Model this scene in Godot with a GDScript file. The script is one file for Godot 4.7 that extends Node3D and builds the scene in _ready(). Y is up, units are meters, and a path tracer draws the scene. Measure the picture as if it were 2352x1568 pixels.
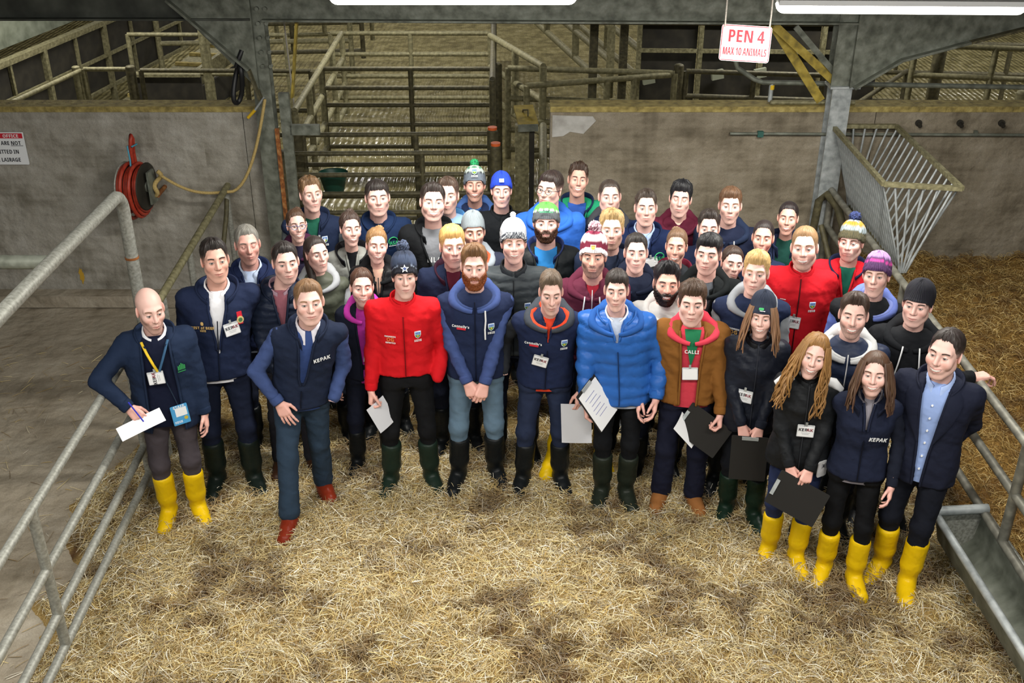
extends Node3D
# A livestock lairage shed: a group of students and staff standing in a straw pen, seen from a raised walkway.

class MB:
	var v := PackedVector3Array()
	var n := PackedVector3Array()
	var c := PackedColorArray()
	var i := PackedInt32Array()
	func add(p: Vector3, nn: Vector3, col: Color) -> int:
		v.append(p); n.append(nn); c.append(col)
		return v.size() - 1
	func quad(a: int, b: int, d: int, e: int) -> void:
		i.append(a); i.append(b); i.append(d); i.append(a); i.append(d); i.append(e)
	func smooth() -> void:
		n.fill(Vector3.ZERO)
		for k in range(0, i.size(), 3):
			var a := i[k]
			var b := i[k + 1]
			var d := i[k + 2]
			var f := (v[d] - v[a]).cross(v[b] - v[a])
			n[a] += f; n[b] += f; n[d] += f
		for k in n.size():
			n[k] = n[k].normalized()
	func append_from(o: MB, t: Transform3D, flip := false) -> void:
		var base := v.size()
		for k in o.v.size():
			v.append(t * o.v[k]); n.append((t.basis * o.n[k]).normalized()); c.append(o.c[k])
		for k in range(0, o.i.size(), 3):
			i.append(base + o.i[k])
			if flip:
				i.append(base + o.i[k + 2]); i.append(base + o.i[k + 1])
			else:
				i.append(base + o.i[k + 1]); i.append(base + o.i[k + 2])
	func face_out() -> void:
		# wind every triangle to agree with its normals
		for k in range(0, i.size(), 3):
			var f := (v[i[k + 2]] - v[i[k]]).cross(v[i[k + 1]] - v[i[k]])
			if f.dot(n[i[k]]) < 0.0:
				var t := i[k + 1]
				i[k + 1] = i[k + 2]
				i[k + 2] = t
	func mesh() -> ArrayMesh:
		var arr := []
		arr.resize(Mesh.ARRAY_MAX)
		arr[Mesh.ARRAY_VERTEX] = v; arr[Mesh.ARRAY_NORMAL] = n; arr[Mesh.ARRAY_COLOR] = c; arr[Mesh.ARRAY_INDEX] = i
		var m := ArrayMesh.new()
		m.add_surface_from_arrays(Mesh.PRIMITIVE_TRIANGLES, arr)
		return m

var M := {}
var taken := {}
var unit_pipe: CylinderMesh
var unit_box: BoxMesh
var rng := RandomNumberGenerator.new()
var nz := FastNoiseLite.new()
var nz2 := FastNoiseLite.new()
const WHITE := Color(1, 1, 1)

func hexc(h: String) -> Color:
	return Color.html(h)

func lin(h: String) -> Color:
	return Color.html(h).srgb_to_linear()

# ---------------------------------------------------------------- materials
func noise_tex(freq: float, cols: Array, offs: Array, oct := 4, size := 512, sd := 1, normal := false, bump := 4.0) -> NoiseTexture2D:
	var f := FastNoiseLite.new()
	f.seed = sd
	f.frequency = freq
	f.fractal_octaves = oct
	f.noise_type = FastNoiseLite.TYPE_SIMPLEX_SMOOTH
	var t := NoiseTexture2D.new()
	t.width = size; t.height = size; t.seamless = true; t.noise = f
	if normal:
		t.as_normal_map = true; t.bump_strength = bump
	else:
		var g := Gradient.new()
		var cc := PackedColorArray()
		for c in cols:
			cc.append(hexc(c))
		g.colors = cc; g.offsets = PackedFloat32Array(offs)
		t.color_ramp = g
	return t

func mat(col: Color, rough := 0.8, metal := 0.0) -> StandardMaterial3D:
	var m := StandardMaterial3D.new()
	m.albedo_color = col; m.roughness = rough; m.metallic = metal
	return m

func tri_mat(tex: Texture2D, scale: float, rough := 0.8, metal := 0.0, nrm: Texture2D = null, nscale := 1.0, tint := WHITE) -> StandardMaterial3D:
	var m := mat(tint, rough, metal)
	m.albedo_texture = tex
	m.uv1_triplanar = true; m.uv1_world_triplanar = true
	m.uv1_scale = Vector3.ONE * scale
	if nrm:
		m.normal_enabled = true; m.normal_texture = nrm; m.normal_scale = nscale
	return m

func concrete_image(sd: int, base: Color, dark: Color, pale: Color, size := 768) -> ImageTexture:
	# board-marked, stained concrete: broad blotches, level shutter lines, runs and pale lime patches
	var a := FastNoiseLite.new(); a.seed = sd; a.frequency = 0.006; a.fractal_octaves = 5
	var b := FastNoiseLite.new(); b.seed = sd + 7; b.frequency = 0.03; b.fractal_octaves = 3
	var g := FastNoiseLite.new(); g.seed = sd + 13; g.frequency = 0.35
	var im := Image.create(size, size, false, Image.FORMAT_RGB8)
	for y in size:
		var band := b.get_noise_2d(3.0, y * 1.6) * 0.22
		for x in size:
			var s := a.get_noise_2d(x, y) * 0.9 + band + b.get_noise_2d(x * 0.35, y) * 0.35 + b.get_noise_2d(x * 1.3, y * 0.12 + 900.0) * 0.25
			var c := base.lerp(dark, clampf(s * 1.1, 0, 1)).lerp(pale, clampf(-s * 1.0 - 0.1, 0, 0.8))
			var k := 1.0 + g.get_noise_2d(x, y) * 0.13
			im.set_pixel(x, y, Color(c.r * k, c.g * k, c.b * k))
	return ImageTexture.create_from_image(im)

func make_materials() -> void:
	var rough_n := noise_tex(0.03, [], [], 5, 512, 5, true, 6.0)
	M.wall = tri_mat(concrete_image(11, hexc("98948a"), hexc("6d685c"), hexc("b4b1aa")), 0.36, 0.85, 0.0, rough_n, 0.5)
	M.wall_dark = tri_mat(concrete_image(31, hexc("817867"), hexc("574f40"), hexc("9a9283")), 0.36, 0.85, 0.0, rough_n, 0.5)
	M.coping = tri_mat(noise_tex(0.03, ["6d6138", "9a8a50", "b3a468"], [0.0, 0.5, 1.0], 4, 256, 3), 1.2, 0.85, 0.0, rough_n, 0.6)
	M.passage = tri_mat(concrete_image(51, hexc("9d9382"), hexc("7d7362"), hexc("b2aa9b")), 0.3, 0.6, 0.0, rough_n, 0.5)
	# wet ribbed floor: ribs run away from the pen
	var im := Image.create(512, 512, false, Image.FORMAT_RGB8)
	var hn := FastNoiseLite.new(); hn.seed = 4; hn.frequency = 0.012; hn.fractal_octaves = 2
	for y in 512:
		for x in 512:
			var s := 0.5 + 0.5 * sin(TAU * (x / 512.0 * 22.0 + 0.25 * hn.get_noise_2d(0.0, y * 0.6)))
			var t := hn.get_noise_2d(x, y) * 0.5 + 0.5
			var q := clampf(0.8 * s * (0.5 + 0.5 * t) + 0.1 * t, 0, 1)
			im.set_pixel(x, y, Color(q, q, q))
	var nim: Image = im.duplicate()
	nim.bump_map_to_normal_map(8.0)
	M.wet = tri_mat(noise_tex(0.012, ["544e32", "736c49", "877f5a", "979070"], [0.0, 0.4, 0.7, 1.0], 5, 512, 9), 0.55, 0.2, 0.0, ImageTexture.create_from_image(nim), 0.6)
	M.wet.roughness_texture = noise_tex(0.02, ["181818", "3a3a3a", "a0a0a0"], [0.0, 0.45, 1.0], 4, 512, 19)
	M.wet.roughness = 0.6
	# galvanised steel, fresh and grimy
	M.galv = tri_mat(noise_tex(0.03, ["76776f", "9c9d95", "b9bab4"], [0.0, 0.5, 1.0], 5, 512, 21), 2.2, 0.5, 0.35, rough_n, 0.2)
	M.grime = tri_mat(noise_tex(0.02, ["3a3726", "55503a", "726c4c"], [0.0, 0.5, 1.0], 5, 512, 22), 1.6, 0.6, 0.2, rough_n, 0.3)
	M.grime_pale = tri_mat(noise_tex(0.02, ["55513a", "7a7557", "9a9574"], [0.0, 0.5, 1.0], 5, 512, 23), 1.6, 0.6, 0.2, rough_n, 0.3)
	M.steel_beam = tri_mat(noise_tex(0.012, ["4e5148", "6f7368", "8b8f85"], [0.0, 0.5, 1.0], 5, 512, 24), 1.1, 0.6, 0.3, rough_n, 0.2)
	M.steel_pale = tri_mat(noise_tex(0.015, ["7d8384", "a3a9aa", "c2c7c8"], [0.0, 0.5, 1.0], 5, 512, 25), 1.3, 0.5, 0.3)
	M.rail = tri_mat(noise_tex(0.02, ["5b5a52", "7b7a70", "989689"], [0.0, 0.5, 1.0], 5, 256, 41), 1.8, 0.5, 0.3)
	M.steel_dark = tri_mat(noise_tex(0.012, ["31332e", "464942", "5b5e56"], [0.0, 0.5, 1.0], 4, 256, 42), 1.1, 0.65, 0.2)
	M.rust = tri_mat(noise_tex(0.03, ["4a2a12", "8a5122", "b08a5a"], [0.0, 0.5, 1.0], 4, 256, 26), 2.0, 0.8)
	M.yellow_steel = tri_mat(noise_tex(0.02, ["6d6024", "a08b34", "b9a550"], [0.0, 0.5, 1.0], 4, 256, 27), 1.6, 0.6)
	M.roof = tri_mat(noise_tex(0.02, ["4d4f48", "696b62", "7c7e76"], [0.0, 0.5, 1.0], 4, 256, 28), 0.8, 0.7)
	M.panel = tri_mat(noise_tex(0.02, ["16140f", "25221a", "343026"], [0.0, 0.5, 1.0], 4, 256, 29), 0.9, 0.7)
	M.board_green = tri_mat(noise_tex(0.015, ["53584a", "767c6c", "8e9485"], [0.0, 0.5, 1.0], 4, 256, 30), 0.9, 0.7)
	M.rubber = mat(hexc("17181a"), 0.5)
	M.white = mat(hexc("e9ecef"), 0.5)
	M.paper = mat(hexc("eef0f3"), 0.7)
	M.red_print = mat(hexc("c81f33"), 0.6)
	M.dark_print = mat(hexc("23232b"), 0.6)
	M.rope = tri_mat(noise_tex(0.08, ["8a7440", "b39b62", "cdb885"], [0.0, 0.5, 1.0], 3, 128, 33), 9.0, 0.9)
	M.rope_pale = tri_mat(noise_tex(0.08, ["9a948a", "c0bab0", "d5d0c8"], [0.0, 0.5, 1.0], 3, 128, 34), 9.0, 0.9)
	M.hose = tri_mat(noise_tex(0.03, ["6f1a10", "a53320", "bb4a33"], [0.0, 0.5, 1.0], 3, 128, 35), 3.0, 0.5)
	M.orange = mat(hexc("d9622b"), 0.6)
	var e := mat(hexc("ffffff"), 0.4)
	e.emission_enabled = true; e.emission = Color(1.0, 0.99, 0.94); e.emission_energy_multiplier = 5.0
	M.tube_glow = e
	var vc := mat(WHITE, 0.7)
	vc.vertex_color_use_as_albedo = true
	M.straw = vc
	var st := tri_mat(noise_tex(0.06, ["8b7a55", "d3c196", "fff2d0"], [0.0, 0.5, 1.0], 5, 512, 36), 2.5, 0.9, 0.0, noise_tex(0.08, [], [], 4, 512, 37, true, 12.0), 1.0)
	st.vertex_color_use_as_albedo = true
	M.straw_bed = st

# ---------------------------------------------------------------- building blocks
func numbered(nm: String) -> String:
	if not taken.has(nm):
		taken[nm] = 0
		return nm
	taken[nm] += 1
	return "%s_%03d" % [nm, taken[nm]]

func tag(o: Node3D, label: String, category := "", group := "", kind := "") -> Node3D:
	if label: o.set_meta("label", label)
	if category: o.set_meta("category", category)
	if group: o.set_meta("group", group)
	if kind: o.set_meta("kind", kind)
	return o

func thing(nm: String, at: Vector3, label: String, category: String, group := "", turn := 0.0) -> Node3D:
	var o := Node3D.new()
	o.name = numbered(nm)
	add_child(o)
	o.position = at; o.rotation.y = turn
	return tag(o, label, category, group)

func put(parent: Node3D, nm: String, mesh: Mesh, m: Material) -> MeshInstance3D:
	var o := MeshInstance3D.new()
	o.name = numbered(nm) if parent == self else nm
	o.mesh = mesh
	o.material_override = m
	parent.add_child(o, true)
	return o

func pipe(parent: Node3D, nm: String, a: Vector3, b: Vector3, r: float, m: Material) -> MeshInstance3D:
	var o := put(parent, nm, unit_pipe, m)
	var y := b - a
	var u := y.normalized()
	var x := u.cross(Vector3.FORWARD if absf(u.z) < 0.9 else Vector3.RIGHT).normalized()
	o.transform = Transform3D(Basis(x * r, y, x.cross(u) * r), (a + b) * 0.5)
	return o

func block(parent: Node3D, nm: String, centre: Vector3, size: Vector3, m: Material, rot := Vector3.ZERO) -> MeshInstance3D:
	var o := put(parent, nm, unit_box, m)
	o.transform = Transform3D(Basis.from_euler(rot).scaled_local(size), centre)
	return o

func bar(parent: Node3D, nm: String, a: Vector3, b: Vector3, w: float, h: float, m: Material) -> MeshInstance3D:
	# square bar from a to b, w wide across and h tall
	var o := put(parent, nm, unit_box, m)
	var z := b - a
	var u := z.normalized()
	var x := Vector3.UP.cross(u)
	x = x.normalized() if x.length() > 0.05 else Vector3.RIGHT
	o.transform = Transform3D(Basis(x * w, u.cross(x) * h, z), (a + b) * 0.5)
	return o

func sweep(mb: MB, pts: Array, radii: Array, sides: int, col := WHITE, flat := 1.0, up := Vector3.ZERO) -> void:
	# tube through pts; flat squeezes it across
	var n := pts.size()
	var ring0 := mb.v.size()
	var px := Vector3.ZERO
	for k in n:
		var t: Vector3 = (pts[mini(k + 1, n - 1)] - pts[maxi(k - 1, 0)]).normalized()
		if px == Vector3.ZERO:
			var ref := up if up != Vector3.ZERO else (Vector3.UP if absf(t.y) < 0.9 else Vector3.RIGHT)
			px = ref.cross(t).normalized()
		px = (px - t * px.dot(t)).normalized()
		var py := t.cross(px)
		var r: float = radii[mini(k, radii.size() - 1)]
		for s in sides:
			var an := TAU * s / sides
			var d := px * cos(an) + py * sin(an) * flat
			mb.add(pts[k] + d * r, d.normalized(), col)
	for k in n - 1:
		for s in sides:
			var a := ring0 + k * sides + s
			var b := ring0 + k * sides + (s + 1) % sides
			mb.quad(a, a + sides, b + sides, b)
	for e in [0, n - 1]:
		var cnt := mb.add(pts[e], Vector3.ZERO, col)
		for s in sides:
			var a: int = ring0 + e * sides + s
			var b: int = ring0 + e * sides + (s + 1) % sides
			if e == 0:
				mb.i.append_array([cnt, a, b])
			else:
				mb.i.append_array([cnt, b, a])

func swept(parent: Node3D, nm: String, pts: Array, r: float, m: Material, sides := 10, flat := 1.0) -> MeshInstance3D:
	var mb := MB.new()
	sweep(mb, pts, [r], sides, WHITE, flat)
	mb.smooth()
	return put(parent, nm, mb.mesh(), m)

func lathe(mb: MB, prof: Array, sides: int, t: Transform3D, col := WHITE) -> void:
	# prof: [radius, height] from the bottom up
	var o := mb.v.size()
	for p in prof:
		for s in sides:
			var an := TAU * s / sides
			mb.add(t * Vector3(p[0] * cos(an), p[1], p[0] * sin(an)), Vector3.UP, col)
	for k in prof.size() - 1:
		for s in sides:
			var a := o + k * sides + s
			var b := o + k * sides + (s + 1) % sides
			mb.quad(a, b, b + sides, a + sides)

func plate_mesh(w: float, h: float, th: float, r: float) -> ArrayMesh:
	# rounded card standing in xy, thickness along z
	var mb := MB.new()
	var rim := []
	for q in 4:
		var cx := (w * 0.5 - r) * (1 if q in [0, 3] else -1)
		var cy := (h * 0.5 - r) * (1 if q < 2 else -1)
		for k in 5:
			var an := PI * 0.5 * (q + k / 4.0)
			rim.append(Vector3(cx + r * cos(an), cy + r * sin(an), 0))
	for side in [1.0, -1.0]:
		var c0 := mb.add(Vector3(0, 0, side * th * 0.5), Vector3(0, 0, side), WHITE)
		for p in rim:
			mb.add(p + Vector3(0, 0, side * th * 0.5), Vector3(0, 0, side), WHITE)
		for k in rim.size():
			var a := c0 + 1 + k
			var b := c0 + 1 + (k + 1) % rim.size()
			if side > 0: mb.i.append_array([c0, b, a])
			else: mb.i.append_array([c0, a, b])
	for k in rim.size():
		var p: Vector3 = rim[k]
		var q: Vector3 = rim[(k + 1) % rim.size()]
		var nn := Vector3(p.x + q.x, p.y + q.y, 0).normalized()
		var a := mb.add(p + Vector3(0, 0, th * 0.5), nn, WHITE)
		var b := mb.add(q + Vector3(0, 0, th * 0.5), nn, WHITE)
		var d := mb.add(q - Vector3(0, 0, th * 0.5), nn, WHITE)
		var e := mb.add(p - Vector3(0, 0, th * 0.5), nn, WHITE)
		mb.quad(a, b, d, e)
	mb.face_out()
	return mb.mesh()

func text_mesh(s: String, height: float, bold := true, serif := false) -> TextMesh:
	var f := SystemFont.new()
	f.font_names = PackedStringArray(["Droid Serif" if serif else "Droid Sans"])
	f.font_weight = 700 if bold else 400
	var t := TextMesh.new()
	t.font = f; t.text = s; t.font_size = 32; t.depth = 0.0015; t.curve_step = 3.0
	t.pixel_size = height / 23.0
	return t

func words(parent: Node3D, nm: String, s: String, height: float, at: Vector3, m: Material, basis := Basis.IDENTITY, squeeze := 1.0, bold := true) -> MeshInstance3D:
	var o := put(parent, nm, text_mesh(s, height, bold), m)
	o.transform = Transform3D(basis.scaled_local(Vector3(squeeze, 1, 1)), at)
	return o

# ---------------------------------------------------------------- the shed
const STRAW_LEFT := -2.75
func straw_h(x: float, d: float) -> float:
	var edge := 0.25 * nz.get_noise_2d(d * 60.0, 7.0) + 0.12 * nz.get_noise_2d(d * 260.0, 70.0)
	var k := smoothstep(STRAW_LEFT - 0.35 + edge, STRAW_LEFT + 0.35 + edge, x)
	k *= 1.0 - smoothstep(8.7, 9.3, d) * (1.0 - smoothstep(2.6, 3.2, x))
	var calm := 1.0 - 0.6 * smoothstep(4.9, 5.3, d) * smoothstep(-2.7, -2.4, x) * (1.0 - smoothstep(2.5, 2.8, x))
	var h := 0.15 + calm * (0.05 * nz.get_noise_2d(x * 90.0, d * 90.0) + 0.06 * nz.get_noise_2d(x * 260.0 + 500.0, d * 260.0) + 0.035 * nz.get_noise_2d(x * 800.0, d * 800.0))
	h += 0.30 * smoothstep(2.8, 3.3, x) * smoothstep(5.0, 8.5, d)
	return lerpf(-0.03, h, k)

func fence(nm: String, a: Vector3, b: Vector3, hs: Array, ups: Array, r: float, m: Material, label: String, category := "gate", flat_posts := false) -> Node3D:
	# a and b are the floor points of the two ends; hs the heights of the rails; ups where the uprights stand from 0 to 1
	var o := thing(nm, a, label, category)
	for h in hs:
		pipe(o, "rail", Vector3(0, h, 0), b - a + Vector3(0, h, 0), r, m)
	for t in ups:
		var p: Vector3 = (b - a) * float(t)
		var lo: float = hs[-1] if t > 0.001 and t < 0.999 else maxf(0.0, hs[-1] - 0.12)
		if flat_posts:
			block(o, "upright", p + Vector3(0, (hs[0] + lo) * 0.5, 0), Vector3(r * 2.2, hs[0] - lo, r * 2.2), m)
		else:
			pipe(o, "upright", p + Vector3(0, lo, 0), p + Vector3(0, hs[0], 0), r * 1.1, m)
	return o

func post(nm: String, at: Vector3, h: float, r: float, m: Material, label: String) -> Node3D:
	var o := thing(nm, at, label, "post")
	var mb := MB.new()
	lathe(mb, [[r, 0.0], [r, h - r * 0.4], [r * 0.85, h - r * 0.12], [r * 0.5, h], [0.0, h + 0.005]], 14, Transform3D.IDENTITY)
	mb.smooth()
	put(o, "shaft", mb.mesh(), m)
	return o

func lamp(x: float, y: float, d: float, energy: float, label: String, turn := 0.0) -> void:
	var o := thing("fluorescent_batten", Vector3(x, y, -d), label, "lamp", "fluorescent battens under the shed roof", turn)
	block(o, "housing", Vector3(0, 0.062, 0), Vector3(1.46, 0.03, 0.13), M.white)
	# rounded diffuser
	var mb := MB.new()
	var n := 12
	var ends := 5
	for k in ends * 2:
		var e := k if k < ends else ends * 2 - 1 - k
		var s := sin(PI * 0.5 * (e + 0.6) / (ends - 0.4))
		var px := (-1.0 if k < ends else 1.0) * (0.69 + 0.05 * cos(PI * 0.5 * (e + 0.6) / (ends - 0.4)))
		for j in n + 1:
			var an := PI * j / n
			mb.add(Vector3(px, 0.045 - 0.055 * sin(an) * s, -0.065 * cos(an) * s), Vector3.DOWN, WHITE)
	for k in ends * 2 - 1:
		for j in n:
			var a := k * (n + 1) + j
			mb.quad(a, a + n + 1, a + n + 2, a + 1)
	mb.smooth()
	put(o, "diffuser", mb.mesh(), M.tube_glow)
	var l := AreaLight3D.new()
	l.name = "light"
	l.area_size = Vector2(1.4, 0.12)
	l.light_color = Color(1.0, 0.985, 0.95)
	l.light_energy = energy
	l.shadow_enabled = true
	l.area_range = 40.0
	o.add_child(l)
	l.position = Vector3(0, -0.02, 0)
	l.rotation.x = -PI / 2

func build_light() -> void:
	var cam := Camera3D.new()
	cam.name = "camera"
	add_child(cam)
	cam.position = Vector3(0, 4.6, 0)
	cam.rotation_degrees = Vector3(-28, 0, 0)
	cam.fov = 34.83
	cam.near = 0.05; cam.far = 200.0
	cam.current = true
	var we := WorldEnvironment.new()
	we.name = "world_environment"
	var e := Environment.new()
	e.background_mode = Environment.BG_SKY
	var sm := ProceduralSkyMaterial.new()
	sm.sky_top_color = hexc("c9d6e6"); sm.sky_horizon_color = hexc("e4eaf0")
	sm.ground_bottom_color = hexc("6a6a66"); sm.ground_horizon_color = hexc("b5b8ba")
	sm.sky_energy_multiplier = 1.0
	var sk := Sky.new()
	sk.sky_material = sm
	e.sky = sk
	e.tonemap_mode = Environment.TONE_MAPPER_LINEAR
	e.tonemap_exposure = EXPOSURE
	e.background_energy_multiplier = SKY
	e.sdfgi_enabled = true; e.ssao_enabled = true; e.ssil_enabled = true
	we.environment = e
	add_child(we)
	lamp(-0.35, 3.335, 6.68, LAMP_E, "long white fluorescent lamp at the top edge above the group")
	lamp(2.32, 3.28, 6.68, LAMP_E, "long white fluorescent lamp above the hanging pen sign", deg_to_rad(-2))
	for x in [-3.0, -0.35, 2.3]:
		lamp(x, 4.15, 3.4, LAMP_E, "fluorescent lamp over the pen front, %s of three" % {-3.0: "leftmost", -0.35: "middle", 2.3: "rightmost"}[x], 0.0)
		lamp(x, 4.92, 0.2, LAMP_E * 0.6, "fluorescent lamp beside the walkway, %s of three" % {-3.0: "leftmost", -0.35: "middle", 2.3: "rightmost"}[x], 0.0)
	for d in [13.5, 19.0, 23.8]:
		for x in [-5.2, -1.3, 3.6, 8.0]:
			lamp(x, 2.70 + (d - 9.65) * 0.098, d, LAMP_E * BACK, "fluorescent lamp over the rear pens, %s row, %s from the left" % [{13.5: "near", 19.0: "middle", 23.8: "far"}[d], {-5.2: "first", -1.3: "second", 3.6: "third", 8.0: "last"}[x]], 0.0)

func build_shell() -> void:
	var fl := block(self, "floor", Vector3(0, -0.06, -5.0), Vector3(30, 0.1, 60), M.passage)
	tag(fl, "worn brown-grey concrete floor of the passage beside the pen", "", "", "structure")
	var wf := block(self, "floor_wet", Vector3(0, 0.0, -17.4), Vector3(30, 0.02, 15.6), M.wet)
	tag(wf, "wet ribbed concrete floor of the rear pens", "", "", "structure")
	# pen walls: shuttered concrete with a dirty yellow coping
	for w in [["wall_left", -14.0, -2.17, M.wall, "board-marked grey concrete wall left of the gateway"], ["wall_right", 0.34, 14.0, M.wall_dark, "stained brown concrete wall behind the group and the hay rack"]]:
		var o := Node3D.new()
		o.name = w[0]
		add_child(o)
		tag(o, w[4], "", "", "structure")
		var x0: float = w[1]
		var x1: float = w[2]
		var k := 0
		var step := 2.9
		var x := x0
		while x < x1 - 0.01:
			var xe := minf(x + step, x1)
			block(o, "panel", Vector3((x + xe) * 0.5, 0.93, -9.6), Vector3(xe - x - 0.006, 1.86, 0.2), w[3])
			x = xe
			k += 1
		block(o, "coping", Vector3((x0 + x1) * 0.5, 1.885, -9.6), Vector3(x1 - x0, 0.05, 0.22), M.coping)
	var pp := [Vector2(-0.16, 0.1), Vector2(0.2, 0.09), Vector2(0.23, 0.05), Vector2(0.12, -0.07), Vector2(0.0, -0.05), Vector2(-0.06, -0.09), Vector2(-0.16, -0.1)]
	wedge(get_node("wall_right"), "plaster_patch", pp, Vector3(0.52, 1.73, -9.497), 0.006, tri_mat(noise_tex(0.03, ["8d8a84", "a9a7a2", "bdbbb7"], [0.0, 0.5, 1.0], 4, 128, 61), 1.5, 0.8))
	# plinth at the foot of the wall on the passage side
	var pl := block(self, "baseboard_left", Vector3(-8.6, 0.06, -9.42), Vector3(11.9, 0.12, 0.16), M.passage)
	tag(pl, "low rough concrete kerb at the foot of the grey wall", "", "", "structure")
	# outer walls and roofs
	for w in [["wall_back", Vector3(0, 2.2, -25.3), Vector3(30, 4.6, 0.2), M.wall_dark], ["wall_west", Vector3(-15, 3.5, -5), Vector3(0.2, 7.2, 60), M.wall_dark], ["wall_east", Vector3(15, 3.5, -5), Vector3(0.2, 7.2, 60), M.wall_dark]]:
		tag(block(self, w[0], w[1], w[2], w[3]), "outer concrete wall of the shed", "", "", "structure")
	for rf in [["ceiling_near", Vector3(0, 2.86, -9.55), Vector3(0, 6.9, 7.0)], ["ceiling_rear", Vector3(0, 2.86, -9.65), Vector3(0, 4.4, -25.4)]]:
		# corrugated sheeting from the valley upwards
		var mb := MB.new()
		var a: Vector3 = rf[1]
		var b: Vector3 = rf[2]
		var nx := 400
		for k in nx + 1:
			var xx := -15.0 + 30.0 * k / nx
			var wv := 0.022 * signf(sin(k * PI * 0.5 + 0.7))
			for th in [0.0, 0.03]:
				mb.add(a + Vector3(xx, wv + th, 0), Vector3.UP, WHITE)
				mb.add(b + Vector3(xx, wv + th, 0), Vector3.UP, WHITE)
		for k in nx:
			var q := k * 4
			mb.quad(q, q + 1, q + 5, q + 4)
			mb.quad(q + 2, q + 6, q + 7, q + 3)
			if k == 0 or k == nx - 1:
				mb.quad(q, q + 2, q + 3, q + 1)
		mb.smooth()
		tag(put(self, rf[0], mb.mesh(), M.roof), "dark corrugated roof sheeting of the shed", "", "", "structure")

func ibeam(o: Node3D, nm: String, a: Vector3, b: Vector3, w: float, h: float, m: Material, up := Vector3.UP) -> void:
	# rolled steel joist: two flanges and a web in one mesh
	var mb := MB.new()
	var z := (b - a).normalized()
	var x := up.cross(z).normalized()
	var y := z.cross(x)
	for p in [[Vector2(-w / 2, h / 2 - 0.016), Vector2(w / 2, h / 2)], [Vector2(-w / 2, -h / 2), Vector2(w / 2, -h / 2 + 0.016)], [Vector2(-0.007, -h / 2 + 0.016), Vector2(0.007, h / 2 - 0.016)]]:
		var l: Vector2 = p[0]
		var u: Vector2 = p[1]
		var c := [Vector2(l.x, l.y), Vector2(u.x, l.y), Vector2(u.x, u.y), Vector2(l.x, u.y)]
		for k in 4:
			var s: Vector2 = c[k]
			var e: Vector2 = c[(k + 1) % 4]
			var nn: Vector3 = (x * (e.y - s.y) - y * (e.x - s.x)).normalized()
			var q := mb.add(a + x * s.x + y * s.y, nn, WHITE)
			mb.add(a + x * e.x + y * e.y, nn, WHITE)
			mb.add(b + x * e.x + y * e.y, nn, WHITE)
			mb.add(b + x * s.x + y * s.y, nn, WHITE)
			mb.quad(q, q + 1, q + 2, q + 3)
		for e in [[a, -z], [b, z]]:
			var q := mb.v.size()
			for k in 4:
				mb.add(e[0] + x * c[k].x + y * c[k].y, e[1], WHITE)
			if e[1] == z: mb.quad(q + 3, q + 2, q + 1, q)
			else: mb.quad(q, q + 1, q + 2, q + 3)
	mb.face_out()
	put(o, nm, mb.mesh(), m)

func wedge(o: Node3D, nm: String, poly: Array, at: Vector3, th: float, m: Material, turn := 0.0) -> void:
	# flat plate cut to an outline in xy, th thick along z
	var mb := MB.new()
	var pk := PackedVector2Array(poly)
	if Geometry2D.is_polygon_clockwise(pk):
		pk.reverse()
	var tri := Geometry2D.triangulate_polygon(pk)
	for s in [1.0, -1.0]:
		var q := mb.v.size()
		for p in pk:
			mb.add(Vector3(p.x, p.y, s * th / 2), Vector3(0, 0, s), WHITE)
		for k in range(0, tri.size(), 3):
			if s > 0: mb.i.append_array([q + tri[k], q + tri[k + 1], q + tri[k + 2]])
			else: mb.i.append_array([q + tri[k], q + tri[k + 2], q + tri[k + 1]])
	for k in pk.size():
		var p := pk[k]
		var e := pk[(k + 1) % pk.size()]
		var nn := Vector3(e.y - p.y, p.x - e.x, 0).normalized()
		var q := mb.add(Vector3(p.x, p.y, th / 2), nn, WHITE)
		mb.add(Vector3(e.x, e.y, th / 2), nn, WHITE)
		mb.add(Vector3(e.x, e.y, -th / 2), nn, WHITE)
		mb.add(Vector3(p.x, p.y, -th / 2), nn, WHITE)
		mb.quad(q, q + 1, q + 2, q + 3)
	mb.face_out()
	var n := put(o, nm, mb.mesh(), m)
	n.position = at
	n.rotation.y = turn

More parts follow.
